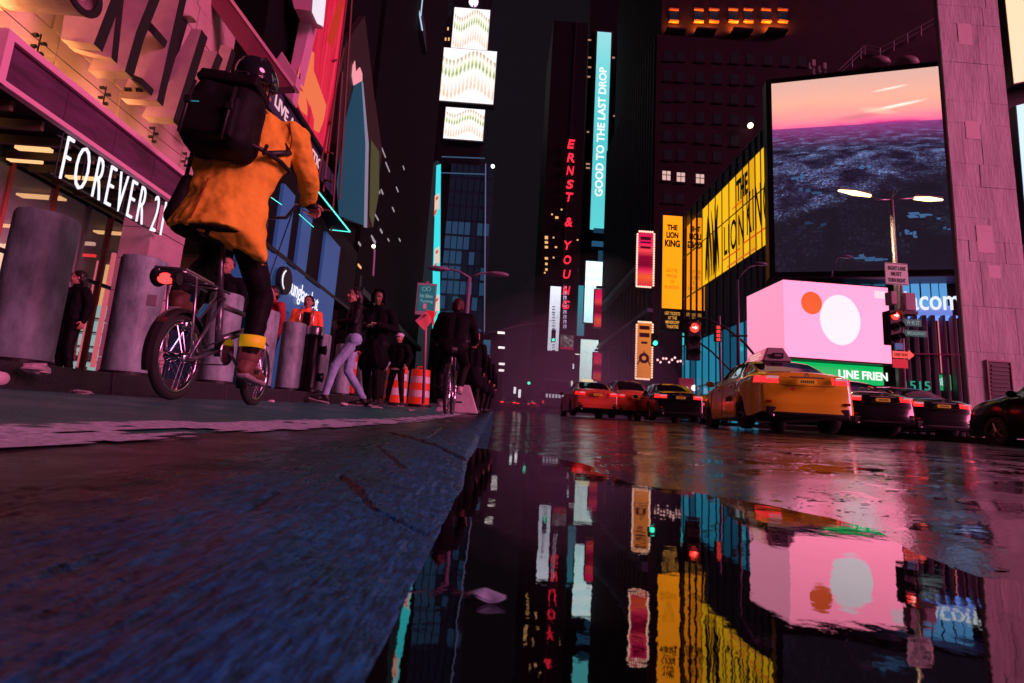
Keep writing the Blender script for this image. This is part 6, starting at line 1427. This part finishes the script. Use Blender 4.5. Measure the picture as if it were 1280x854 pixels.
MB().quad((-.925, -.35, .60), (-.925, -.75, .60), (-.92, -.75, .70), (-.92, -.35, .70)).build('door_lettering', BLACK, tx)
put('black sedan with lit tail lights just right of the near taxi', 9.55, 14.6, radians(-4), BLK, les=3.0)
put('second black sedan with lit tail lights, farther right behind the first', 12.0, 15.6, radians(-5), BLK, les=3.6, group=None)
put('red car mostly hidden behind the second black sedan', 14.3, 19.8, radians(-5), REDP, les=1.8)
put('black tall car cut off by the right edge, its front wheel showing', 11.75, 9.6, radians(-7), BLK, hs=1.12, hb=1.12, les=.6, lights=(1, .05, .03))
put('far red-lit taxi in the haze left of the other taxi', 3.95, 22.2, radians(0), RED_LIT_TAXI, cat='taxi', les=1.2)
taxi_sign(bpy.data.objects[[o.name for o in C.objects if o.get('category') == 'taxi'][-1]])
put('tall taxi van in the haze between the red-lit taxi and the black sedan', 6.0, 24.2, radians(0), RED_LIT_TAXI, cat='taxi', hs=1.45, hb=1.08, les=.8)
put('dark sedan with bright tail lights in the haze left of the near taxi', 6.75, 20.4, radians(-5), BLK, les=3.0)
put('dark car hidden behind the near taxi front, by the shop name', 10.6, 26.5, radians(-5), BLK, les=1.5)
put('small far orange taxi with lit tail lights at the end of the street, left one', 1.4, 58, 0, RED_LIT_TAXI, cat='taxi', les=4)
put('small far dark car between the two far orange taxis', 3.3, 62, 0, BLK, les=4)
put('small far orange taxi with lit tail lights beside the white van', 4.6, 54, 0, RED_LIT_TAXI, cat='taxi', les=4)
put('tiny black car with tail lights nearest the far left kerb', -.6, 66, 0, BLK, les=5)
# white van / coach behind
vn = thing('van', 'pale blue-white van with a dark band of lettering behind the far red-lit taxi', 'van', (5.0, 42, gz(5.0, 42)))
VW = mat('van_white', (.35, .42, .55), .3, coat=.5)
bevel(MB().hexa([(-1.3, 0, .35), (1.3, 0, .35), (1.3, 6, .35), (-1.3, 6, .35), (-1.15, .15, 2.9), (1.15, .15, 2.9), (1.15, 5.6, 2.9), (-1.15, 5.6, 2.9)]).build('body', VW, vn), .15)
MB().box((-1.0, -.03, 1.9), (1.0, .02, 2.6)).build('rear_window', mat('car_glass', (.008, .01, .014), .03), vn)
MB().box((-1.22, -.05, 1.15), (1.22, .0, 1.75)).build('dark_band', mat('navy_band', (.01, .015, .03), .4), vn)
for k in range(7):
    o = MB().box((-.9+k*.26, -.07, 1.3), (-.9+k*.26+.16, -.05, 1.6)).build('print_mark', glow('van_letters', (.7, .65, .8), .9), vn)
for sx in (-1, 1):
    MB().lathe((sx*1.0, 1.0, .42), [(.001, -.14), (.42, -.14), (.42, .14), (.001, .14)], 20, 'x').build('wheel', mat('tyre_rubber', (.02, .02, .021), .55), vn)
    MB().lathe((sx*1.0, 4.8, .42), [(.001, -.14), (.42, -.14), (.42, .14), (.001, .14)], 20, 'x').build('wheel', mat('tyre_rubber', (.02, .02, .021), .55), vn)
    MB().box((sx*1.1-.08, -.04, .8), (sx*1.1+.08, .0, 1.05)).build('taillight', mat('van_tail', (.4, .01, .01), .2, emit=(1, .03, .02), es=1), vn)
MB().box((-1.2, -.12, .4), (1.2, 0, .62)).build('bumper', BLACK, vn)
# ------------------------------------------------------------------ the folding bicycle and its rider
CHR = mat('chrome', (.6, .6, .65), .15, 1.0); BFR = mat('bike_frame', (.10, .11, .13), .3, .4, coat=.6); TYRE = mat('tyre_rubber', (.02, .02, .021), .55); TEALF = mat('teal_bike_paint', (.02, .28, .36), .3, coat=.5)
def bicycle(name, lbl, loc, rz, wr=.25, wb=.98, fold=True, col=BFR, simple=False, group=None, hz=1.10):
    t = thing(name, lbl, 'bicycle', loc, rz, group); yr = -wb/2; yf = wb/2; z = wr
    for y, steer in ((yr, 0), (yf, .06)):
        R = Matrix.Rotation(steer, 3, 'Z')
        wrad = wr-.022
        tw_ = MB().torus((0, y, z), wrad, .022, 'x', 44, 10).build('tyre', TYRE, t, smooth=True)
        MB().lathe((0, y, z), [(wrad-.028, -.014), (wrad-.016, -.018), (wrad-.016, .018), (wrad-.028, .014), (wrad-.028, -.014)], 44, 'x').build('rim', CHR, tw_, smooth=True)
        MB().lathe((0, y, z), [(.001, -.05), (.02, -.05), (.028, -.03), (.02, 0), (.028, .03), (.02, .05), (.001, .05)], 14, 'x').build('hub', CHR, tw_, smooth=True)
        sp = MB()
        for k in range(24):
            a = 2*pi*k/24; b_ = a+(.5 if k % 2 else -.5); sx = .03 if (k//2) % 2 else -.03
            sp.tube([(sx, y+.026*cos(b_), z+.026*sin(b_)), (0, y+(wrad-.028)*cos(a), z+(wrad-.028)*sin(a))], .0014, 4)
        sp.build('spokes', CHR, tw_, kind='stuff')
        # mudguard
        mg = MB(); n = 20; a0, a1 = (.15*pi, 1.05*pi) if y < 0 else (.35*pi, 1.15*pi)
        if y < 0: a0, a1 = .2*pi, 1.12*pi
        pr = []
        for i in range(n+1):
            a = a0+(a1-a0)*i/n; ca, sa = cos(a), sin(a)
            pr.append([(xx, y+rr*ca, z+rr*sa) for xx, rr in ((-.032, wr+.008), (-.024, wr+.022), (0, wr+.028), (.024, wr+.022), (.032, wr+.008))])
        for i in range(n):
            for j in range(4): mg.quad(pr[i][j], pr[i+1][j], pr[i+1][j+1], pr[i][j+1])
        mg.build('mudguard', mat('mudguard_black', (.02, .02, .022), .3), t, smooth=True)
    bbz = .29; st = (0, yr+.36, .60); hd = (0, yf-.10, .66)
    f = MB(); f.tube([(0, yf-.12, .50), (0, yr+.42, .36)], .022, 10); f.tube([(0, yf-.10, .45), (0, yf-.13, .60)], .024, 10); f.tube([(0, yr+.40, .26), (0, yr+.33, .62)], .019, 10)
    for sx in (-1, 1): f.tube([(sx*.02, yr+.40, .30), (sx*.055, yr+.05, z), (sx*.055, yr, z)], .010, 8); f.tube([(sx*.02, yr+.34, .58), (sx*.055, yr, z)], .009, 8)
    f.tube([(0, yf-.12, .56), (0, yr+.35, .54)] , .016, 8)
    f.build('frame', col, t, smooth=True)
    fk = MB()
    for sx in (-1, 1): fk.tube([(sx*.02, yf-.09, .50), (sx*.052, yf-.05, .40), (sx*.055, yf, z)], .012, 8)
    fk.build('fork', CHR, t, smooth=True)
    MB().tube([(0, yf-.13, .6), (0, yf-.19, hz-.04)], .017, 10).build('stem', BFR, t, smooth=True)
    hb_ = MB().tube([(-.30, yf-.30, hz+.02), (-.20, yf-.24, hz+.045), (-.12, yf-.17, hz-.02), (0, yf-.19, hz-.04), (.12, yf-.17, hz-.02), (.20, yf-.24, hz+.045), (.30, yf-.30, hz+.02)], .012, 8).build('handlebar', CHR, t, smooth=True)
    for sx in (-1, 1):
        MB().tube([(sx*.29, yf-.295, hz+.022), (sx*.36, yf-.34, hz+.012)], .018, 10).build('grip', BLACK, hb_, smooth=True)
        MB().tube([(sx*.24, yf-.24, hz+.02), (sx*.31, yf-.22, hz-.01)], .006, 6).build('brake_lever', CHR, hb_)
        c = MB().tube([(sx*.22, yf-.24, hz+.02), (sx*.14, yf-.10, hz+.10), (sx*.04, yf-.08, .9), (sx*.02, yf-.11, .6)], .004, 5).build('cable', BLACK, hb_, smooth=True)
    MB().tube([(0, yr+.33, .58), (0, yr+.25, .88)], .0155, 10).build('seat_post', mat('post_steel', (.22, .2, .22), .3, .8), t, smooth=True)
    s = MB(); s.cap((0, yr+.12, .91), (0, yr+.26, .90), .06, .05); s.cap((-.045, yr+.14, .915), (.045, yr+.14, .915), .05, .05); s.cap((0, yr+.26, .90), (0, yr+.40, .895), .035, .02)
    fuse(s.build('saddle', BLACK, t), .012, 2)
    ck = MB().lathe((.045, yr+.40, bbz), [(.001, 0), (.075, 0), (.078, .004), (.075, .008), (.001, .008)], 32, 'x').build('chainring', CHR, t)
    for sx, a in ((1, -.6), (-1, pi-.6)):
        e = (sx*.075, yr+.40+.165*cos(a), bbz+.165*sin(a)); MB().tube([(sx*.06, yr+.40, bbz), e], .010, 6).build('crank', CHR, t)
        MB().box((e[0]+(.01 if sx > 0 else -.10), e[1]-.04, e[2]-.012), (e[0]+(.10 if sx > 0 else -.01), e[1]+.04, e[2]+.012)).build('pedal', BLACK, t)
    ch = MB(); ch.tube([(.05, yr+.40, bbz+.075), (.05, yr, z+.03)], .004, 4).build('chain', DARK, t); MB().tube([(.05, yr+.40, bbz-.075), (.05, yr, z-.03)], .004, 4).build('chain', DARK, t)
    if not simple:
        rk = MB()
        for sx in (-1, 1): rk.tube([(sx*.06, yr+.30, .60), (sx*.065, yr-.14, .59), (sx*.05, yr-.17, .59)], .006, 6); rk.tube([(sx*.065, yr-.06, .59), (sx*.06, yr, z+.02)], .006, 6)
        for k in range(4): rk.tube([(-.065, yr-.15+k*.1, .59), (.065, yr-.15+k*.1, .59)], .005, 5)
        rk.build('rear_rack', mat('rack_alloy', (.45, .45, .5), .3, .9), t, smooth=True)
        MB().box((-.07, yr-.17, .598), (.07, yr+.1, .606)).build('rack_plate', mat('rack_alloy', (.45, .45, .5), .3, .9), t)
        o = MB().ell((0, yr-.19, .545), (.042, .018, .026), 16, 10).build('rear_light', glow('rear_lamp', (1, .02, .02), 6.0), t, smooth=True)
        MB().tube([(-.05, yr-.175, .55), (.05, yr-.175, .55)], .03, 8).build('light_bracket', BLACK, o)
        bevel(MB().box((-.022, yr-.265, .40), (.022, yr-.258, .45)).build('mud_flap', mat('pale_flap', (.3, .28, .3), .5), t), .004)
        MB().ell((-.11, yr-.06, .58), (.03, .05, .05), 10, 8).build('bungee_hook', BLACK, t, smooth=True)
        MB().tube([(-.055, yr+.02, z+.02), (-.03, yr+.26, .52)], .012, 8).build('teal_stay', TEALF, t, smooth=True)
        MB().tube([(-.03, yr+.1, .40), (.02, yr-.02, .36)], .03, 8).build('dynamo', CHR, t, smooth=True)
    return t
bx0, by0 = -1.57, 2.98
bk = bicycle('folding_bicycle', 'small-wheeled folding bicycle with a lit red rear lamp, under the rider in the orange coat', (bx0, by0, gz(bx0, by0)-.0), radians(3.6), wr=.208, wb=.96, hz=1.27)
OR = mat('orange_wool', (.84, .52, .04), .85, bump=.45, bscale=160, var=.18, vscale=6); CLB = mat('black_cloth', (.004, .004, .006), .85, spec=.2, bump=.3, bscale=60); LEG = mat('black_leggings', (.003, .003, .004), .7, spec=.25, bump=.2, bscale=90)
G0 = gz(bx0, by0)
RL = Vector((bx0, by0, G0))
# rider joints, metres from the ground point under the bicycle
P = pose(hip=(.0, -.26, 1.08), chest=(.07, -.20, 1.44), neck=(.075, -.21, 1.65), head=(.055, -.22, 1.835), hyaw=-.15, hpit=-.05,
         Ls=(-.12, -.19, 1.58), Rs=(.28, -.15, 1.57), Le=(-.28, -.02, 1.42), Lw=(-.27, .15, 1.32), Re=(.335, -.02, 1.42), Rw=(.29, .20, 1.325), Rd=(.15, .9, -.05), Ld=(.1, .9, -.05),
         Lh=(-.10, -.24, 1.0), Lk=(-.17, .06, .86), La=(-.16, -.24, .56), Rh=(.09, -.24, 1.0), Rk=(.16, .0, .64), Ra=(.13, .02, .25), Lt=(-.1, 1), Rt=(.05, 1, -.12), curl=1.0)
rd, HR = person('cyclist in an orange coat and dark helmet riding beside the kerb, seen from behind', tuple(RL), radians(3.6), P, OR, LEG, mat('brown_shoe', (.14, .06, .045), .6), hair=None, vox=.010, slim=.95, jacket='coat', detail=True)
# coat skirt: flared tail over the saddle
for o in list(rd.children):
    if o.name.startswith('coat'):
        old = o; bpy.data.objects.remove(old)
b = MB(); hp_ = P['hip']; ch_ = P['chest']; ax = (P['Rs']-P['Ls']).normalized()
for k in (-1, 0, 1):
    b.cap(hp_+ax*.06*k+Vector((0, 0, .02)), ch_+ax*.09*k, .13, .125); b.cap(ch_+ax*.09*k, P['neck']+ax*.06*k-Vector((0, 0, .05)), .125, .085)
b.cap(P['Ls'], P['Rs'], .085, .085); b.cap(P['neck']-Vector((0, 0, .08)), P['neck']+Vector((0, .0, .0)), .085, .07)
b.cap(P['Rs'], P['Re'], .088, .070); b.cap(P['Re'], P['Rw']+(P['Re']-P['Rw'])*.05, .070, .052)
b.cap(P['Ls'], P['Le'], .085, .068); b.cap(P['Le'], P['Lw']+(P['Le']-P['Lw'])*.05, .068, .052)
n = 40; rings = []
for z, rx_, ry_, cx, cy in ((.34, .17, .125, .06, .05), (.22, .175, .13, .045, .03), (.08, .19, .145, .02, .01), (-.06, .215, .165, .0, .0), (-.13, .232, .185, .0, -.01), (-.185, .245, .20, .0, -.01)):
    rr_ = []
    for i in range(n):
        a = 2*pi*i/n; fl = (1+.035*sin(5*a+1)+.02*sin(9*a))if z < 0 else 1
        dz = -.13*max(0, cos(a-.35))**6 if z < -.15 else (-.05*max(0, cos(a-.35))**6 if z < -.1 else 0)
        rr_.append(hp_+Vector((cx+rx_*fl*cos(a), cy+ry_*fl*sin(a), z+dz)))
    rings.append(rr_)
m0 = len(b.v); b.v += [v for r_ in rings for v in r_]
for i in range(len(rings)-1):
    for j in range(n): b.f.append((m0+i*n+(j+1) % n, m0+i*n+j, m0+(i+1)*n+j, m0+(i+1)*n+(j+1) % n))
b.f += [tuple(m0+j for j in range(n)), tuple(m0+(len(rings)-1)*n+j for j in range(n-1, -1, -1))]
coat = crumple(fuse(b.build('coat', OR, rd), .010, 5), .034, .09)
MB().tube([hp_+Vector((-.05, -.212, -.17)), hp_+Vector((-.045, -.172, -.06)), hp_+Vector((-.03, -.145, .08))], .004, 5).build('back_seam', mat('seam_brown', (.2, .05, .01), .9), coat, smooth=True)
MB().tube([P['Rs']+Vector((-.01, -.085, .05)), P['Rs']+Vector((.02, -.09, -.06)), P['Rs']+Vector((.01, -.085, -.16))], .004, 5).build('shoulder_seam', mat('seam_brown', (.2, .05, .01), .9), coat, smooth=True)
# lining seen under the hem
b = MB(); b.ell(hp_+Vector((0, -.01, -.190)), (.225, .185, .02), 24, 8); b.build('coat_lining', CLB, coat, smooth=True)
for k in 'R': pass
yb_ = MB().lathe(P['Ra'].lerp(P['Rk'], .30), [(.064, -.035), (.068, -.033), (.070, .033), (.064, .035)], 20).build('ankle_band', mat('hi_vis_yellow', (.75, .60, .02), .5, emit=(.6, .42, .0), es=.25), rd, smooth=True)
MB().cap(P['Ra']+Vector((0, 0, .02)), P['Ra']+Vector((0, .01, .09)), .058, .062).build('shoe_collar', mat('brown_shoe', (.14, .06, .045), .6), rd, smooth=True)
for k in range(4):
    a = P['Ra']+Vector((0, .04+k*.022, -.0-k*.012)); MB().tube([a+Vector((-.04, 0, 0)), a+Vector((0, .0, .018)), a+Vector((.04, 0, 0))], .004, 5).build('lace', mat('grey_lace', (.3, .25, .25), .6), rd, smooth=True)
for k in (-.06, .06): pass
# helmet
hc = P['head']+Vector((0, -.01, .035)); b = MB(); b.ell(hc, (.112, .138, .112), 28, 16)
b.v = [Vector((v.x, v.y, max(v.z, hc.z-.05-.03*(hc.y-v.y)/.13))) for v in b.v]
hm = b.build('helmet', mat('helmet_gloss', (.012, .014, .02), .12, coat=1), rd, smooth=True)
for k in (-.05, 0, .05): MB().tube([hc+Vector((k, -.11, .045)), hc+Vector((k*1.15, -.05, .1)), hc+Vector((k*1.2, .03, .111))], .007, 6).build('helmet_vent', BLACK, hm, smooth=True)
MB().tube([hc+Vector((-.10, -.04, -.04)), hc+Vector((-.06, .03, -.16)), hc+Vector((.06, .03, -.16)), hc+Vector((.10, -.04, -.04))], .006, 6).build('chin_strap', BLACK, hm)
MB().cap(P['head']+Vector((0, -.06, -.02)), P['neck']+Vector((0, -.07, 0)), .06, .055).build('hair', HAIR, rd, smooth=True)
# backpack: separate thing carried on the back
bpk = thing('backpack', 'large black boxy backpack on the back of the rider in orange', 'backpack', tuple(RL+Vector((0, 0, 1.2))), radians(3.6))
c = Vector((.02, -.43, .27)); Rb = Matrix.Rotation(-.10, 3, 'X') @ Matrix.Rotation(.06, 3, 'Y')
b = MB(); 
def rb8(c, w_, d_, h_): return [c+Rb @ Vector(v) for v in ((-w_, -d_, -h_), (w_, -d_, -h_), (w_, d_, -h_), (-w_, d_, -h_), (-w_*.92, -d_*.9, h_), (w_*.92, -d_*.9, h_), (w_*.92, d_, h_), (-w_*.92, d_, h_))]
PACK = mat('pack_nylon', (.005, .005, .006), .7, spec=.25, bump=.25, bscale=120)

for sx in (-1, 1):
    for sy in (-1, 1): b.cap(c+Rb @ Vector((sx*.092, sy*.035, -.12)), c+Rb @ Vector((sx*.085, sy*.03, .12)), .088, .08, 16)
for sz in (-1, 1): b.cap(c+Rb @ Vector((-.08, 0, sz*.11)), c+Rb @ Vector((.08, 0, sz*.11)), .10, .10, 16)
pk_ = crumple(fuse(b.build('pack_body', PACK, bpk), .012, 10), .025, .12)
MB().hexa(rb8(c+Rb @ Vector((0, -.11, -.05)), .13, .04, .12)).build('front_pocket', PACK, pk_); fuse(pk_.children[0], .012, 8)
MB().hexa(rb8(c+Rb @ Vector((0, .0, .215)), .16, .10, .035)).build('top_flap', PACK, bpk); fuse(bpk.children[-1], .012, 8)
MB().tube([c+Rb @ Vector((-.04, .02, .29)), c+Rb @ Vector((-.03, .02, .34)), c+Rb @ Vector((.03, .02, .34)), c+Rb @ Vector((.04, .02, .29))], .010, 8).build('grab_loop', BLACK, bpk, smooth=True)
for k in (-.10, .10):
    MB().tube([c+Rb @ Vector((k, -.165, .10)), c+Rb @ Vector((k, -.17, -.05)), c+Rb @ Vector((k, -.165, -.2))], .008, 6).build('compression_strap', BLACK, bpk, smooth=True)
    MB().box(c+Rb @ Vector((k, -.175, -.02))-Vector((.014, .008, .018)), c+Rb @ Vector((k, -.175, -.02))+Vector((.014, .008, .018))).build('buckle', BLACK, bpk)
MB().tube([c+Rb @ Vector((-.11, -.16, -.02)), c+Rb @ Vector((-.05, -.17, -.02))], .003, 5).build('reflective_tape', mat('teal_tape', (.05, .5, .6), .3, emit=(.02, .4, .5), es=.4), bpk)
MB().tube([c+Rb @ Vector((.15, -.04, -.12)), c+Rb @ Vector((.21, .06, -.10)), c+Rb @ Vector((.26, .16, -.09)), c+Rb @ Vector((.27, .26, -.08))], .013, 8).build('waist_strap', BLACK, bpk, smooth=True)
MB().tube([c+Rb @ Vector((.10, .10, .2)), c+Rb @ Vector((.13, .25, .18)), c+Rb @ Vector((.27, .2, .0)), c+Rb @ Vector((.22, .08, -.10))], .018, 8).build('shoulder_strap', BLACK, bpk, smooth=True)
MB().tube([c+Rb @ Vector((.24, .0, -.10)), c+Rb @ Vector((.25, -.03, -.17))], .010, 6).build('strap_end', BLACK, bpk)
hb = thing('shoulder_bag', 'black soft bag hanging at the left hip of the rider in orange', 'bag', tuple(RL+Vector((0, 0, .9))), radians(3.6))
b = MB(); b.cap((-.20, -.33, .06), (-.17, -.33, .27), .060, .035); b.cap((-.19, -.27, .08), (-.17, -.28, .27), .055, .035); fuse(b.build('bag_body', PACK, hb), .012, 4)
MB().tube([(-.2, -.3, .3), (-.15, -.36, .5), (.0, -.3, .68)], .010, 6).build('strap', BLACK, hb, smooth=True)
# ------------------------------------------------------------------ the far cyclist in black
fb = Vector((-.66, 7.55, gz(-.66, 7.55)))
bicycle('bicycle', 'dark bicycle seen end-on under the cyclist in black', tuple(fb), 0, wr=.34, wb=1.02, simple=True)
P = pose(hip=(0, -.22, 1.0), chest=(-.0, -.02, 1.36), neck=(0, .10, 1.52), head=(0, .17, 1.64), hpit=-.2, Ls=(-.20, .04, 1.45), Rs=(.20, .04, 1.45), Le=(-.30, .06, 1.2), Re=(.30, .06, 1.2), Lw=(-.28, .28, 1.12), Rw=(.28, .28, 1.12), Ld=(0, 1, 0), Rd=(0, 1, 0),
         Lh=(-.10, -.2, .95), Lk=(-.19, .1, .62), La=(-.14, .0, .22), Rh=(.10, -.2, .95), Rk=(.17, .16, .75), Ra=(.13, .0, .42), curl=1.0)
t2, _ = person('cyclist all in black riding away in the middle of the lane', tuple(fb), 0, P, CLB, LEG, mat('pale_shoe', (.5, .35, .4), .6), vox=.014, girth=1.12, slim=1.1, hair=mat('reddish_hair', (.06, .012, .012), .6), detail=True)
# ------------------------------------------------------------------ people on the left
JEAN = mat('pale_denim', (.32, .50, .70), .75, bump=.3, bscale=90, var=.25, vscale=6)
def walk(px, Yd): a = at(px, 500, Y=Yd); return (a.x, Yd, gz(a.x, Yd)+(SW if a.x < -2.62 else 0))
# woman in jeans, mid-stride to the left and towards us
P = pose(hip=(0, 0, .92), chest=(0, .02, 1.27), neck=(0, .03, 1.43), head=(0, .06, 1.57), hyaw=.5, hpit=.05,
         Le=(-.27, .02, 1.15), Lw=(-.14, .22, 1.14), Re=(.27, -.03, 1.16), Rw=(.12, .20, 1.12), Ls=(-.175, 0, 1.38), Rs=(.175, 0, 1.38), Ld=(.6, .5, 0), Rd=(-.6, .5, 0),
         Lk=(-.09, .22, .53), La=(-.08, .30, .11), Rk=(.09, .03, .49), Ra=(.10, -.22, .10), Lt=(0, 1, .2), Rt=(0, 1), curl=.9)
BJ = mat('black_puffer', (.004, .005, .007), .55, spec=.3, bump=.4, bscale=25)
person('woman walking in pale blue jeans and a black jacket', walk(434, 7.35), radians(108), P, BJ, JEAN, mat('black_shoe', (.012, .012, .013), .5), hairlen=.12, vox=.010, slim=.92)
P = pose(hip=(0, 0, .97), chest=(0, .0, 1.33), neck=(0, .02, 1.50), head=(0, .05, 1.64), hyaw=.1, hpit=-.15,
         Le=(-.28, .0, 1.17), Lw=(-.10, .24, 1.20), Re=(.28, .0, 1.17), Rw=(.09, .24, 1.20), Ld=(.7, .5, .1), Rd=(-.7, .5, .1), Lk=(-.10, .10, .52), La=(-.12, .10, .10), Rk=(.10, .02, .50), Ra=(.12, -.16, .10), curl=1.1)
t3, _ = person('man in a black hooded coat looking at the phone in his hands', walk(463, 7.75), radians(170), P, CLB, LEG, mat('black_shoe', (.012, .012, .013), .5), vox=.011, coat=True, hood=False, girth=1.02, skin=SKIN2)
MB().tube([Vector(P['head'])+Vector((-.085, .035, -.08)), Vector(P['head'])+Vector((-.105, .02, .03)), Vector(P['head'])+Vector((-.06, .03, .12)), Vector(P['head'])+Vector((.06, .03, .12)), Vector(P['head'])+Vector((.105, .02, .03)), Vector(P['head'])+Vector((.085, .035, -.08))], .028, 8).build('hood', CLB, t3, smooth=True)
ph = thing('phone', 'phone lit white in the hands of the hooded man', 'phone', tuple(t3.location+Vector((0, 0, 1.2))), radians(170))
bevel(MB().box((-.038, .33, -.02), (.038, .34, .13)).build('case', BLACK, ph), .004); MB().box((-.033, .326, -.012), (.033, .3295, .122)).build('lit_screen', glow('phone_glow', (.9, .95, 1), 2.0), ph)
P = pose(Le=(-.25, -.03, 1.13), Lw=(-.26, .02, .88), head=(0, .03, 1.58), hyaw=-.6, hpit=0, Lk=(-.09, .04, .5), neck=(0, 0, 1.43), Ls=(-.17, 0, 1.36), Rs=(.17, 0, 1.36))
xw = at(86, 420, Y=8.2); t4, _ = person('woman in a black sweater and trousers at the shop door between thick bollards', (xw.x, 8.2, swz(8.2)), radians(165), P, CLB, LEG, BLACK, hairlen=.18, vox=.011, skin=mat('skin_red_lit', (.42, .2, .15), .5))
# people in front of shops: only heads and shoulders show
P = pose()
VEST = mat('orange_vest', (.85, .10, .03), .6, emit=(1, .08, .03), es=.12)
x = at(383, 400, Y=9.2); t5, _ = person('person in an orange vest with dark sleeves behind the black standpipe', (x.x, 9.2, swz(9.2)), radians(200), pose(hyaw=-.3), VEST, LEG, BLACK, vox=.012, skin=mat('skin_red_lit', (.42, .2, .15), .5), slim=1)

MB().box((-.06, .125, 1.05), (.06, .15, 1.42)).build('black_panel', CLB, t5)
for sx in (-1, 1): MB().tube([(sx*.11, .15, 1.0), (sx*.11, .15, 1.40), (sx*.10, .05, 1.52)], .014, 6).build('silver_stripe', mat('silver_band', (.6, .6, .65), .3, .9), t5, smooth=True)
x = at(282, 352, Y=6.9); t6, _ = person('man with headphones and a pink face seen through the bicycle frame', (x.x, 6.9, swz(6.9)-.0), radians(190), pose(hyaw=-.2), CLB, LEG, BLACK, vox=.012, skin=mat('skin_red_lit', (.42, .2, .15), .5), hair=None)
hd_ = Vector((0, .03, 1.62)); 
MB().tube([hd_+Vector((-.095, 0, .0)), hd_+Vector((-.09, 0, .09)), hd_+Vector((0, 0, .135)), hd_+Vector((.09, 0, .09)), hd_+Vector((.095, 0, 0))], .010, 8).build('headphones', BLACK, t6, smooth=True)
x = at(340, 388, Y=8.0); person('person in a red top behind the bollard right of the front bicycle wheel', (x.x, 8.0, swz(8.0)-.12), radians(150), pose(hyaw=.2), mat('red_top', (.4, .02, .03), .7), LEG, BLACK, vox=.013, skin=mat('skin_red_lit', (.42, .2, .15), .5), slim=1)
x = at(497, 460, Y=12.4); t7, _ = person('man in a dark jacket, pale hem and white cap, standing by the far bollards', (x.x, 12.4, gz(x.x, 12.4)), radians(160), pose(Lk=(-.15, .02, .5), La=(-.2, 0, .09), Rk=(.15, .02, .5), Ra=(.2, 0, .09), Le=(-.33, 0, 1.18), Lw=(-.30, .10, .98), Re=(.33, 0, 1.18), Rw=(.30, .1, .98)), CLB, LEG, BLACK, vox=.014, girth=1.12, hair=None)
q = MB().ell((0, .02, 1.70), (.095, .11, .06), 14, 8).build('cap', mat('white_cap', (.7, .7, .78), .6), t7, smooth=True); MB().ell((0, .12, 1.67), (.07, .07, .012), 12, 6).build('peak', mat('white_cap', (.7, .7, .78), .6), q, smooth=True)
MB().lathe((0, 0, .84), [(.15, 0), (.155, .03), (.15, .05)], 20).build('shirt_hem', mat('pale_hem', (.6, .5, .55), .7), t7)
# dark walkers far away by the kerb
far = [(590, 10.8, 'walker with pinkish hair just right of the far cyclist', 'pink'), (600, 13.5, 'dark walker second to the right of the far cyclist', 'k'), (608, 15.5, 'dark walker with a lit badge at the far kerb', 'k'), (596, 17.5, 'small dark walker behind the others near the far kerb', 'k'), (612, 19, 'farthest small dark walker at the end of the lane', 'k'), (455, 12.5, 'dark figure between the hooded man and the woman in jeans', 'k')]
fp = None
for px, Yd, lb, c_ in far:
    x = at(px, 480, Y=Yd); loc = (x.x, Yd, gz(x.x, Yd))
    t, _ = person(lb, loc, radians(rnd.uniform(-30, 30)), pose(Lk=(-.1, .1, .5), La=(-.1, .12, .1), Ra=(.1, -.15, .12), Rk=(.1, 0, .5)), CLB, LEG, BLACK, vox=.02, hair=mat('pinkish_hair', (.6, .25, .3), .6) if c_ == 'pink' else HAIR, group='dark walkers at the far kerb', coat=True, detail=False)
    if 'badge' in lb: MB().ell((.05, -.17, 1.25), .03, 8, 6).build('badge_light', glow('teal_badge', (.2, .9, .9), 2), t)
S.render.engine = 'CYCLES'
# ------------------------------------------------------------------ the damp night air
hm_ = bpy.data.materials.new('haze'); hm_.use_nodes = True; t = hm_.node_tree; t.nodes.remove(t.nodes['Principled BSDF'])
v = t.nodes.new('ShaderNodeVolumePrincipled'); v.inputs['Color'].default_value = (.55, .65, 1, 1); v.inputs['Density'].default_value = .00007; v.inputs['Anisotropy'].default_value = 0.0
t.links.new(v.outputs[0], t.nodes['Material Output'].inputs['Volume'])
MB().box((-130, -60, -1.5), (140, 300, 205)).build('haze', hm_, kind='stuff')
# steam drifting over the far cars
st_m = bpy.data.materials.new('steam'); st_m.use_nodes = True; t = st_m.node_tree; t.nodes.remove(t.nodes['Principled BSDF'])
v = t.nodes.new('ShaderNodeVolumePrincipled'); v.inputs['Color'].default_value = (.8, .6, 1, 1); v.inputs['Density'].default_value = .010
t.links.new(v.outputs[0], t.nodes['Material Output'].inputs['Volume'])
for k, (x, y, z, rx_, ry_, rz_) in enumerate([(4.5, 36, 1.6, 7, 15, 6), (4.8, 33, 1.0, 5, 11, 4), (5.2, 31, 1.0, 3.6, 8, 2.6), (7.5, 44, 5, 8, 12, 10), (7, 42, 4, 5.5, 9, 7), (3, 50, 3, 9, 20, 9)]):
    o = MB().ell((0, 0, 0), (rx_, ry_, rz_), 24, 14).build('steam', st_m, None, kind='stuff'); o.location = (x, y, z)
